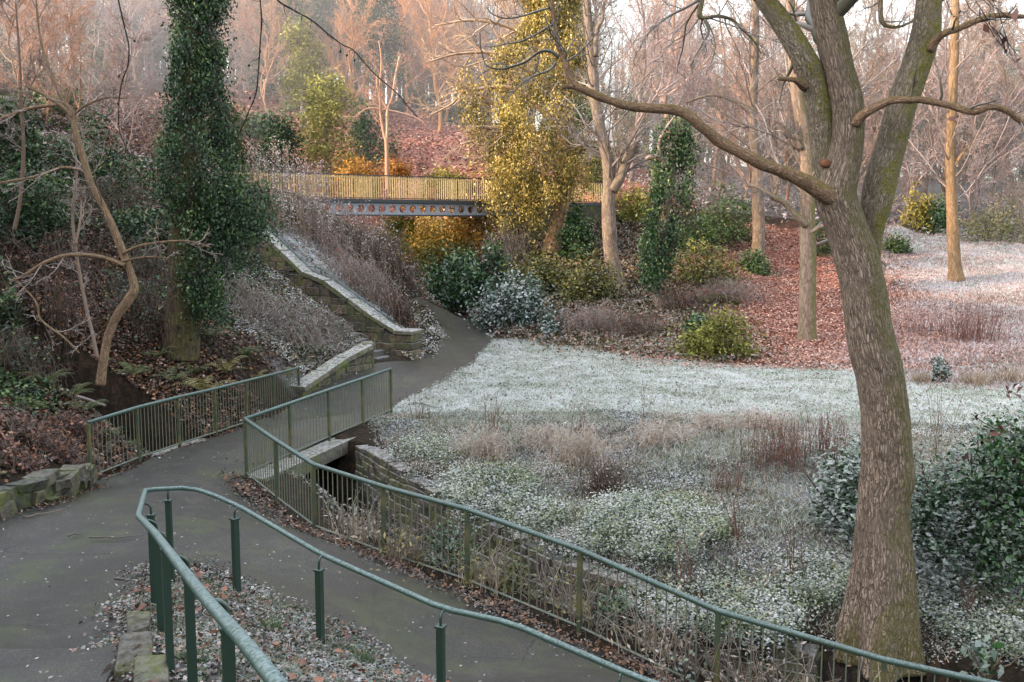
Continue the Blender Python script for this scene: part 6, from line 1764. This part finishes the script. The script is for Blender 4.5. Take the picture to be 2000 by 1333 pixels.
# dry reeds in the gully along the fence
for i, (px, py, w, h, lab) in enumerate([(700, 1010, 90, 70, 'dry grass below the bend of the fence'), (800, 1090, 100, 90, 'dry stems and green weeds behind the middle fence panels'), (960, 1150, 120, 100, 'bushy dry grass in the gully behind the fence'), (1120, 1230, 120, 110, 'straw tangle against the stream wall'), (1290, 1310, 150, 130, 'tall pale straw reeds behind the lower fence panels'), (1460, 1360, 150, 140, 'long bent straw reeds at the bottom of the gully'), (1640, 1380, 160, 130, 'pale dry reeds at the foot of the big ridged tree'), (1850, 1400, 160, 120, 'dry reeds at the bottom corner behind the fence')]):
    Yg = [14.9, 13.9, 13.1, 12.5, 11.7, 11.1, 10.7, 10.4][i]
    x0 = at(px, py, Yg)
    zg = G(x0[0], x0[1])
    x0[2] = zg
    s_ = pxw(px, py, Yg)
    nb = 130
    B = np.stack([rng.normal(size=nb) * w * s_ * 0.3, rng.normal(size=nb) * 0.35, np.zeros(nb)], 1)
    B[:, 2] = ground(x0[0] + B[:, 0], x0[1] + B[:, 1]) - zg - 0.03
    K = 6
    t = np.linspace(0, 1, K)
    hv = rng.uniform(0.3, 1.15, nb) * (0.6 if i < 3 else 0.8)
    ln = rng.normal(size=(nb, 2)) * 0.45
    P = B[:, None, :] + np.stack([t ** 2 * (ln[:, :1] * hv[:, None]), t ** 2 * (ln[:, 1:] * hv[:, None]), (t - 0.25 * np.abs(ln[:, :1]) * t ** 3) * hv[:, None]], 2)
    P += rng.normal(size=P.shape) * 0.012
    root = thing('dry_reeds', lab, 'reeds', x0, 'dry reeds in the stream gully')
    MB().twigs(P, np.full((nb, K), 0.0055) * np.linspace(1, 0.4, K), 3).build('stems', M_PALETWIG if i % 2 else twig_mat('straw_stem', (0.24, 0.17, 0.11), (0.52, 0.42, 0.32), 0.3), root)
    C = P[rng.integers(0, nb, 260), rng.integers(1, K, 260)] + rng.normal(size=(260, 3)) * 0.05
    MB().leaves(C, 0.09, up=0.2, aspect=0.35, droop=0.5).build('leaves', M_FERNY if i in (1, 2, 3) else M_DRY, root)
for px, py, Yg, w, h, lab in [(880, 1090, 13.6, 120, 60, 'green weeds behind the middle of the fence'), (1190, 1230, 12.3, 110, 70, 'leafy green weeds against the stream wall'), (1010, 1160, 13.0, 90, 60, 'yellow green weeds in the gully')]:
    bush('weed_clump', lab, 'weeds', px, py, w, h, M_LAUREL if 'green weeds' in lab and 'yellow' not in lab else M_FERN, Y=Yg, n=700, leaf=0.07, stems=6, group='green weeds in the stream gully', sink=0.0)
bramble('ivy_sprig', 'sprig of green ivy leaves climbing over the fence rail', 'ivy', 1340, 1230, 60, 60, 10, M_SCRUB, Y=10.85, r=0.003, leafmat=M_LAUREL, leaves=34, leaf=0.07)
bush('holly_sprig', 'glossy dark leafy sprig at the bottom corner by the fence', 'shrub', 1925, 1320, 70, 70, M_LAUREL, Y=10.4, n=60, leaf=0.14, stems=5, clus=6)
for px, py, w, h, n_, mt, lab in [(714, 1296, 60, 42, 170, 'g', 'bright green grass tuft at the tip of the bed by the tarmac'), (530, 1228, 50, 34, 110, 'g', 'green grass tuft among leaves beside a rail post'), (405, 1150, 60, 20, 120, 'g', 'low grass at the top of the bed'), (380, 1290, 70, 34, 150, 'g', 'mossy grass between the near rail posts'), (1905, 752, 90, 26, 300, 'd', 'fringe of dry straw grass along the frosty slope'), (1800, 748, 60, 24, 200, 'd', 'dry grass clump beside the little evergreen seedling'), (1975, 745, 70, 34, 200, 'd', 'dry grass clump at the edge of the view'), (1010, 650, 60, 20, 150, 'd', 'dry grass below the frosted bush')]:
    tuft('grass_tuft', lab, 'grass tuft', px, py, w, h, n_, leaf_mat('green_grass_blade', [(0.0, (0.03, 0.07, 0.02)), (1.0, (0.14, 0.20, 0.07))], frost=0.3) if mt == 'g' else M_DRY, 'grass tufts', bw=0.008 if mt == 'g' else 0.02)
# sticks
for px, py, l, a, lab in [(228, 1056, 100, 0.05, 'long thin dark stick lying on the tarmac landing'), (150, 1050, 22, 0.2, 'short pale stick on the tarmac near the long one'), (85, 1010, 60, 0.5, 'curved dry stem on the tarmac near the low stone wall'), (240, 1140, 40, -0.1, 'thin stick at the edge of the bed on the tarmac'), (835, 795, 60, -0.5, 'grey broken branch lying on the frosty meadow by the path'), (1010, 1165, 0, 0, '')]:
    if not l: continue
    b = hit(px, py)
    b[2] = (pz_at(b[0], b[1]) + 0.02) if py > 900 else G(b[0], b[1]) + 0.03
    s_ = pxw(px, py, b[1])
    K = 7
    t = np.linspace(-0.5, 0.5, K)
    P = np.stack([t * l * s_ * math.cos(a), t * l * s_ * math.sin(a) * 2, np.abs(rng.normal(size=K)) * 0.008], 1) + rng.normal(size=(K, 3)) * [0.02, 0.03, 0.002]
    o = MB().tube(resample(P, 20), np.linspace(0.012, 0.005, 20), 6).build('stick', M_SCRUB)
    o.location = b
    tag(o, lab, 'stick', 'sticks lying on the ground')
# logs on the slope
lg = gpt(1405, 600)
o = MB().tube(resample([[-1.0, 0, 0.2], [0, 0.2, 0.35], [0.9, 0.1, 0.15]], 16), np.linspace(0.22, 0.12, 16), 10, lump=0.15).build('log', M_BARKL)
o.location = lg
tag(o, 'dark rotting log lying among brushwood on the red leaf slope', 'log')
lg = at(103, 712 + 228, 20.0)
lg = gpt(130, 705)
o = MB().tube(resample([[-0.6, 0, 0.35], [0.1, 0.1, 0.32], [0.8, 0.1, 0.1]], 14), np.linspace(0.06, 0.035, 14), 8, lump=0.12).build('log', M_PALETWIG)
o.location = lg
tag(o, 'pale broken branch lying on the dark near bank', 'log')
lg = gpt(920, 345) if False else at(925, 340, 64)
lg[2] = G(lg[0], lg[1])
# ------------------------------------------------------------------ ground cover nobody could count
def scatter(poly, n, soft=0.0, box=None, keep=None):
    poly = np.asarray(poly)
    lo, hi = poly.min(0), poly.max(0)
    out = []
    got = 0
    while got < n:
        p = rng.uniform(lo, hi, (n, 2))
        d = sdf(poly, p[:, 0], p[:, 1]) + (soft * rng.normal(size=n) if soft else 0)
        p = p[d > 0]
        if keep is not None: p = p[keep(p[:, 0], p[:, 1]) > rng.random(len(p))]
        out.append(p)
        got += len(p)
        if len(out) > 60: break
    p = np.concatenate(out)[:n]
    return np.column_stack([p, ground(p[:, 0], p[:, 1])])
M_GRASS = leaf_mat('frosted_grass_blade', [(0.0, (0.05, 0.065, 0.03)), (0.18, (0.20, 0.24, 0.13)), (0.40, (0.42, 0.46, 0.37)), (0.72, (0.62, 0.645, 0.62)), (1.0, (0.80, 0.80, 0.83))], frost=0.0, trans=0.25, rough=0.8)
M_FLEAF = leaf_mat('frosted_low_leaf', [(0.0, (0.010, 0.018, 0.007)), (0.35, (0.055, 0.088, 0.03)), (0.55, (0.16, 0.18, 0.075)), (0.72, (0.26, 0.16, 0.085)), (0.9, (0.40, 0.28, 0.17)), (1.0, (0.55, 0.47, 0.38))], frost=0.78, fup=(0.4, 0.95), fscale=60)
M_RED = leaf_mat('fallen_red_leaf', [(0.0, (0.10, 0.035, 0.022)), (0.35, (0.30, 0.115, 0.07)), (0.7, (0.52, 0.25, 0.165)), (1.0, (0.70, 0.46, 0.37))], frost=0.14, trans=0.0)
M_BROWN = leaf_mat('fallen_brown_leaf', [(0.0, (0.012, 0.008, 0.006)), (0.4, (0.055, 0.03, 0.017)), (0.75, (0.16, 0.078, 0.038)), (0.95, (0.28, 0.12, 0.045)), (1.0, (0.5, 0.42, 0.36))], frost=0.08, trans=0.0)
M_BEDL = leaf_mat('frosted_bed_leaf', [(0.0, (0.012, 0.010, 0.010)), (0.3, (0.035, 0.045, 0.02)), (0.55, (0.09, 0.12, 0.05)), (0.8, (0.15, 0.085, 0.06)), (0.95, (0.34, 0.15, 0.075)), (1.0, (0.55, 0.5, 0.48))], frost=0.5, fup=(0.6, 1.0), fscale=90)

p = scatter(MEADOW, 150000, 0.06)
p = p[sdf(PATHSOFT, p[:, 0], p[:, 1]) < -0.05]
cl = 0.8 * noise3(np.column_stack([p[:, :2] * 0.9, np.zeros(len(p))]), 41) + 1.3 * noise3(np.column_stack([p[:, :2] * 3.3, np.zeros(len(p))]), 42)
rr = np.clip(0.60 + 0.16 * cl + 0.27 * rng.normal(size=len(p)), 0, 1)
p[:, 2] -= 0.01
tag(MB().blades(p, 0.058, 0.026, 0.8, rnd=rr).build('grass', M_GRASS), 'short frosted white green grass of the flat meadow', 'grass', kind='stuff')
p = scatter(SLOPE_R, 60000, 1.0)
rr = np.clip(0.5 + 0.3 * noise3(np.column_stack([p[:, :2] * 0.5, np.zeros(len(p))]), 43) + 0.28 * rng.normal(size=len(p)), 0, 1)
tag(MB().blades(p, 0.10, 0.045, 0.7, rnd=rr).build('grass', leaf_mat('pinkish_frosted_grass', [(0.0, (0.16, 0.09, 0.07)), (0.3, (0.36, 0.25, 0.22)), (0.55, (0.50, 0.42, 0.42)), (1.0, (0.70, 0.64, 0.68))], trans=0.25, rough=0.8)), 'thin frosted grass on the rising slope beyond the big tree', 'grass', kind='stuff')
q = scatter(MEADOW, 5200, 0.1)
q[:, 2] += 0.035
tag(MB().leaves(q, 0.085, up=1.6, aspect=0.5, fold=0.12).build('leaf_litter', leaf_mat('dark_meadow_leaf', [(0.0, (0.05, 0.04, 0.035)), (0.7, (0.14, 0.11, 0.09)), (1.0, (0.34, 0.18, 0.13))], frost=0.3, trans=0)), 'small dark fallen leaves flecking the frosted meadow', 'fallen leaves', kind='stuff')
# stream bank
SB = [(9.5, 10.8), (3.9, 11.8), (2.1, 12.62), (.7, 13.98), (-.85, 16.1), (-2.3, 18.2), (-2.75, 20), (-3.4, 23), (2, 22.6), (11, 21), (14, 16)]
dens = lambda x, y: np.clip(0.62 + 0.6 * fbm2(x, y, 0.8, 51, 3), 0.06, 1)
p = scatter(SB, 190000, 0.1, keep=dens)
p[:, 2] = np.where(sdf(GULLY, p[:, 0], p[:, 1]) > -0.02, H0(p[:, 0] + 0.3, p[:, 1] + 0.3) - 0.06, p[:, 2])
hgt = np.clip(fbm2(p[:, 0], p[:, 1], 0.8, 51, 3), -0.2, 1) * 0.11 + 0.02
p[:, 2] += hgt * rng.random(len(p)) + 0.01
rr = np.clip(0.42 + 0.32 * noise3(np.column_stack([p[:, :2] * 1.1, np.zeros(len(p))]), 44) + 0.2 * rng.normal(size=len(p)), 0, 1)
tag(MB().leaves(p, 0.038, up=1.0, aspect=0.65, rnd=rr, fold=0.1).build('ground_cover', M_FLEAF), 'frosted low leaves and weeds covering the stream bank', 'ground cover', kind='stuff')
p = scatter(SB, 26000, 0.1)
p = p[sdf(GULLY, p[:, 0], p[:, 1]) < -0.05]
tag(MB().blades(p, 0.12, 0.012, 0.8).build('weeds', M_DRY), 'thin dry grass among the frosted leaves of the stream bank', 'weeds', kind='stuff')
p = scatter(SB, 45000, 0.0, keep=lambda x, y: np.clip(0.5 + 0.7 * fbm2(x, y, 0.6, 57, 3), 0.05, 1))
p = p[sdf(GULLY, p[:, 0], p[:, 1]) < -0.05]
p[:, 2] += 0.02
tag(MB().blades(p, 0.085, 0.016, 0.9, rnd=np.clip(0.33 + 0.24 * rng.normal(size=len(p)), 0, 1)).build('grass', M_GRASS), 'patches of frosted grass on the stream bank', 'grass', kind='stuff')
# gully sides
p = scatter([(-12, 18.6), (-7.8, 17.4), (-6.2, 20), (-6.2, 24.5), (-12, 25)], 22000, 0.1)
p = p[sdf(PATHSOFT, p[:, 0], p[:, 1]) < -0.12]
p[:, 2] += rng.random(len(p)) * 0.05
tag(MB().leaves(p, 0.10, up=0.9, aspect=0.65, fold=0.1).build('leaf_litter', M_BROWN), 'dark leaves in the hollow beside the short fence', 'fallen leaves', kind='stuff')
p = scatter(GULLY, 16000, 0.0)
p[:, 2] += rng.random(len(p)) * 0.12
tag(MB().leaves(p, 0.075, up=0.6, aspect=0.5).build('undergrowth', leaf_mat('gully_leaf', [(0.0, (0.02, 0.022, 0.012)), (0.4, (0.07, 0.08, 0.03)), (0.75, (0.17, 0.13, 0.07)), (1.0, (0.40, 0.33, 0.26))], frost=0.35)), 'mixed dead leaves and weeds in the stream gully', 'undergrowth', kind='stuff')
# raised bed
BP = BED + [[-2.75, 6.4], [-2.0, 4.5], [-0.6, 3.6], [1.2, 6.5], [1.6, 8.2]]
p = scatter(BP, 30000, 0.03)
p[:, 2] += rng.random(len(p)) * 0.05
tag(MB().leaves(p, 0.045, up=1.0, aspect=0.6, fold=0.12).build('ground_cover', M_BEDL), 'frosted small leaves and moss on the raised bed inside the hand rail', 'ground cover', kind='stuff')
p = scatter(BP, 9000, 0.0, keep=lambda x, y: np.clip(0.4 + fbm2(x, y, 1.7, 61, 3), 0, 1))
tag(MB().blades(p, 0.07, 0.006, 0.9).build('grass', leaf_mat('frosted_bed_grass', [(0.0, (0.06, 0.10, 0.04)), (0.6, (0.20, 0.27, 0.14)), (1.0, (0.55, 0.60, 0.56))], frost=0.4)), 'wispy frosted grass on the raised bed', 'grass', kind='stuff')
p = scatter(BP, 130, 0.0)
p[:, 2] += 0.05
tag(MB().leaves(p, 0.11, up=1.4, aspect=0.75, fold=0.14).build('leaf_litter', M_RUST), 'larger curled rusty leaves lying on the raised bed', 'fallen leaves', kind='stuff')
# drifts of leaves along the fence foot and path edges
def drift(line, n, w, size, mat, label, zoff=0.02, off=0.0):
    line = np.array(line, float)[:, :2]
    seg = np.linalg.norm(np.diff(line, axis=0), axis=1)
    S = np.concatenate([[0], np.cumsum(seg)])
    s = rng.uniform(0, S[-1], n)
    s = s + 0.25 * np.sin(s * 3.1)
    x, y = np.interp(s, S, line[:, 0]), np.interp(s, S, line[:, 1])
    dn = rng.normal(size=(n, 2)) * w
    x, y = x + dn[:, 0] + off, y + dn[:, 1] + off
    z = np.maximum(ground(x, y), np.where(sdf(PATHSOFT, x, y) > -0.02, H0(x, y) + 0.025, -99)) + zoff * rng.random(n)
    return tag(MB().leaves(np.column_stack([x, y, z]), size, up=1.3, aspect=0.6, fold=0.15).build('leaf_litter', mat), label, 'fallen leaves', kind='stuff')
fc = [p - np.array([0.22, 0.18, 0]) for p in FC[:]]
drift(fc, 5200, 0.13, 0.06, M_BROWN, 'drift of brown fallen leaves along the foot of the long fence', 0.06)
drift(fc, 2600, 0.2, 0.04, M_BEDL, 'frosted weeds and crumbs along the foot of the long fence', 0.04)
drift(FA, 900, 0.10, 0.05, M_BROWN, 'brown leaves along the foot of the short fence', 0.03, 0.05)
drift(BED[2:], 2600, 0.14, 0.045, M_BEDL, 'frosted leaf crumbs along the edge of the raised bed', 0.03)
drift(hits([(20, 1012), (100, 990), (176, 955), (185, 945)]), 500, 0.12, 0.05, M_BROWN, 'dark leaves along the foot of the low stone wall', 0.03)
er = hits([(800, 776), (880, 737), (930, 702), (960, 668), (948, 645), (905, 622)])
p_ = []
drift(er, 1800, 0.07, 0.05, M_GRASS, 'frosted grass edge creeping over the tarmac', 0.03, 0.08)
drift(hits([(796, 703), (832, 688), (858, 660), (854, 638), (838, 612)]), 1500, 0.14, 0.08, M_FLEAF, 'frosted weeds at the foot of the mound beside the path', 0.15)
# scattered leaves on the tarmac
q = scatter(PATH, 420, 0.0)
q[:, 2] = H0(q[:, 0], q[:, 1]) + 0.03
tag(MB().leaves(q, 0.034, up=2.5, aspect=0.6, fold=0.05).build('leaf_litter', leaf_mat('pale_path_leaf', [(0.0, (0.10, 0.06, 0.04)), (0.5, (0.28, 0.20, 0.15)), (1.0, (0.60, 0.56, 0.54))], frost=0.2, trans=0)), 'small pale leaves scattered over the tarmac', 'fallen leaves', kind='stuff')
# near bank
BK = hits([(-80, 1000), (20, 925), (170, 890), (175, 820), (330, 770), (480, 735), (590, 720), (600, 735), (722, 668), (600, 560), (520, 470), (500, 400), (300, 320), (0, 280), (-200, 300), (-300, 700)])
p = scatter(BK, 60000, 0.1)
p[:, 2] += rng.random(len(p)) * 0.06
tag(MB().leaves(p, 0.10, up=0.9, aspect=0.65, fold=0.1).build('leaf_litter', M_BROWN), 'dark brown leaf litter on the shady near bank', 'fallen leaves', kind='stuff')
p = scatter(BK, 30000, 0.0, keep=lambda x, y: np.clip(0.15 + 1.1 * fbm2(x, y, 0.45, 71, 3), 0, 1))
p[:, 2] += rng.random(len(p)) * 0.22
tag(MB().leaves(p, 0.10, up=0.5, aspect=0.6, droop=0.5, fold=0.08).build('undergrowth', M_IVY), 'patches of dark ivy trailing over the shady near bank', 'undergrowth', kind='stuff')
p = scatter(BANK_F, 22000, 0.35)
p[:, 2] += rng.random(len(p)) * 0.10
tag(MB().leaves(p, 0.085, up=0.9, aspect=0.5, fold=0.1).build('ground_cover', M_FLEAF), 'frosted leaves on the bank between the ivy-wrapped tree and the steps', 'ground cover', kind='stuff')
MD = hits([(530, 450), (620, 400), (760, 430), (830, 560), (866, 650), (838, 690), (800, 700), (785, 655), (620, 528)])
p = scatter(MD, 26000, 0.2)
p = p[sdf(PATHSOFT, p[:, 0], p[:, 1]) < -0.05]
p[:, 2] += rng.random(len(p)) * 0.12
tag(MB().leaves(p, 0.11, up=0.8, aspect=0.5, fold=0.1).build('ground_cover', M_FLEAF), 'frosted weeds over the mound behind the stair wall', 'ground cover', kind='stuff')
# red leaves
p = scatter(LITTER, 110000, 1.5)
p = p[sdf(PATHSOFT, p[:, 0], p[:, 1]) < -0.25]
p[:, 2] += rng.random(len(p)) * 0.04
tag(MB().leaves(p, 0.095, up=1.3, aspect=0.65, fold=0.1).build('leaf_litter', M_RED), 'carpet of red pink fallen leaves on the wooded slope', 'fallen leaves', kind='stuff')
WS = hits([(845, 600), (1000, 650), (1270, 700), (1450, 712), (1450, 640), (1330, 560), (1350, 460), (1200, 420), (1000, 460), (860, 470)])
p = scatter(WS, 46000, 0.8)
p = p[sdf(PATHSOFT, p[:, 0], p[:, 1]) < -0.25]
p[:, 2] += rng.random(len(p)) * 0.25
rr = rng.random(len(p))
tag(MB().leaves(p, 0.15, up=0.5, aspect=0.5, rnd=rr, fold=0.1).build('undergrowth', leaf_mat('olive_slope_leaf', [(0.0, (0.035, 0.035, 0.018)), (0.4, (0.10, 0.095, 0.04)), (0.7, (0.20, 0.14, 0.07)), (0.9, (0.30, 0.13, 0.09)), (1.0, (0.45, 0.34, 0.26))], frost=0.3)), 'olive brown undergrowth on the wooded slope', 'undergrowth', kind='stuff')
HB = [(-26, 56), (-10, 54), (4, 57), (8, 70), (6, 100), (-30, 100)]
p = scatter(HB, 40000, 1.0)
tag(MB().leaves(p, 0.26, up=1.0, aspect=0.65, fold=0.1).build('leaf_litter', M_RED), 'red fallen leaves on the sunlit hillside behind the high footbridge', 'fallen leaves', kind='stuff')
FS = [(8, 60), (60, 55), (75, 110), (5, 110)]
p = scatter(FS, 26000, 1.0)
p[:, 2] += rng.random(len(p)) * 0.5
tag(MB().leaves(p, 0.32, up=0.5, aspect=0.35, fold=0.1).build('undergrowth', leaf_mat('hazy_far_leaf', [(0.0, (0.12, 0.10, 0.10)), (0.5, (0.26, 0.20, 0.19)), (1.0, (0.46, 0.37, 0.37))], frost=0.4)), 'grey pink frosted undergrowth below the hazy far wood', 'undergrowth', kind='stuff')
HL = hits([(-100, 330), (300, 340), (480, 380), (480, 230), (200, 200), (-100, 200)])
p = scatter(HL, 26000, 1.0)
p[:, 2] += rng.random(len(p)) * 0.4
tag(MB().leaves(p, 0.2, up=0.5, aspect=0.5, fold=0.1).build('undergrowth', leaf_mat('hillside_leaf', [(0.0, (0.03, 0.03, 0.02)), (0.4, (0.10, 0.075, 0.05)), (0.7, (0.20, 0.12, 0.09)), (1.0, (0.38, 0.28, 0.25))], frost=0.3)), 'brown undergrowth on the shady hillside', 'undergrowth', kind='stuff')
# ------------------------------------------------------------------ cold morning haze hanging in the wood
hm = bpy.data.materials.new('cold_haze')
hm.use_nodes = True
ht = hm.node_tree
ht.nodes.clear()
ho = ht.nodes.new('ShaderNodeOutputMaterial')
hv = ht.nodes.new('ShaderNodeVolumeScatter')
hv.inputs['Color'].default_value = (0.92, 0.92, 1.0, 1)
hv.inputs['Density'].default_value = 0.0075
hv.inputs['Anisotropy'].default_value = 0.2
ht.links.new(hv.outputs[0], ho.inputs['Volume'])
hz = MB().box([32, 121, 30], (150, 118, 100)).build('haze', hm, smooth=False)
tag(hz, kind='structure')
SC.cycles.volume_bounces = 0
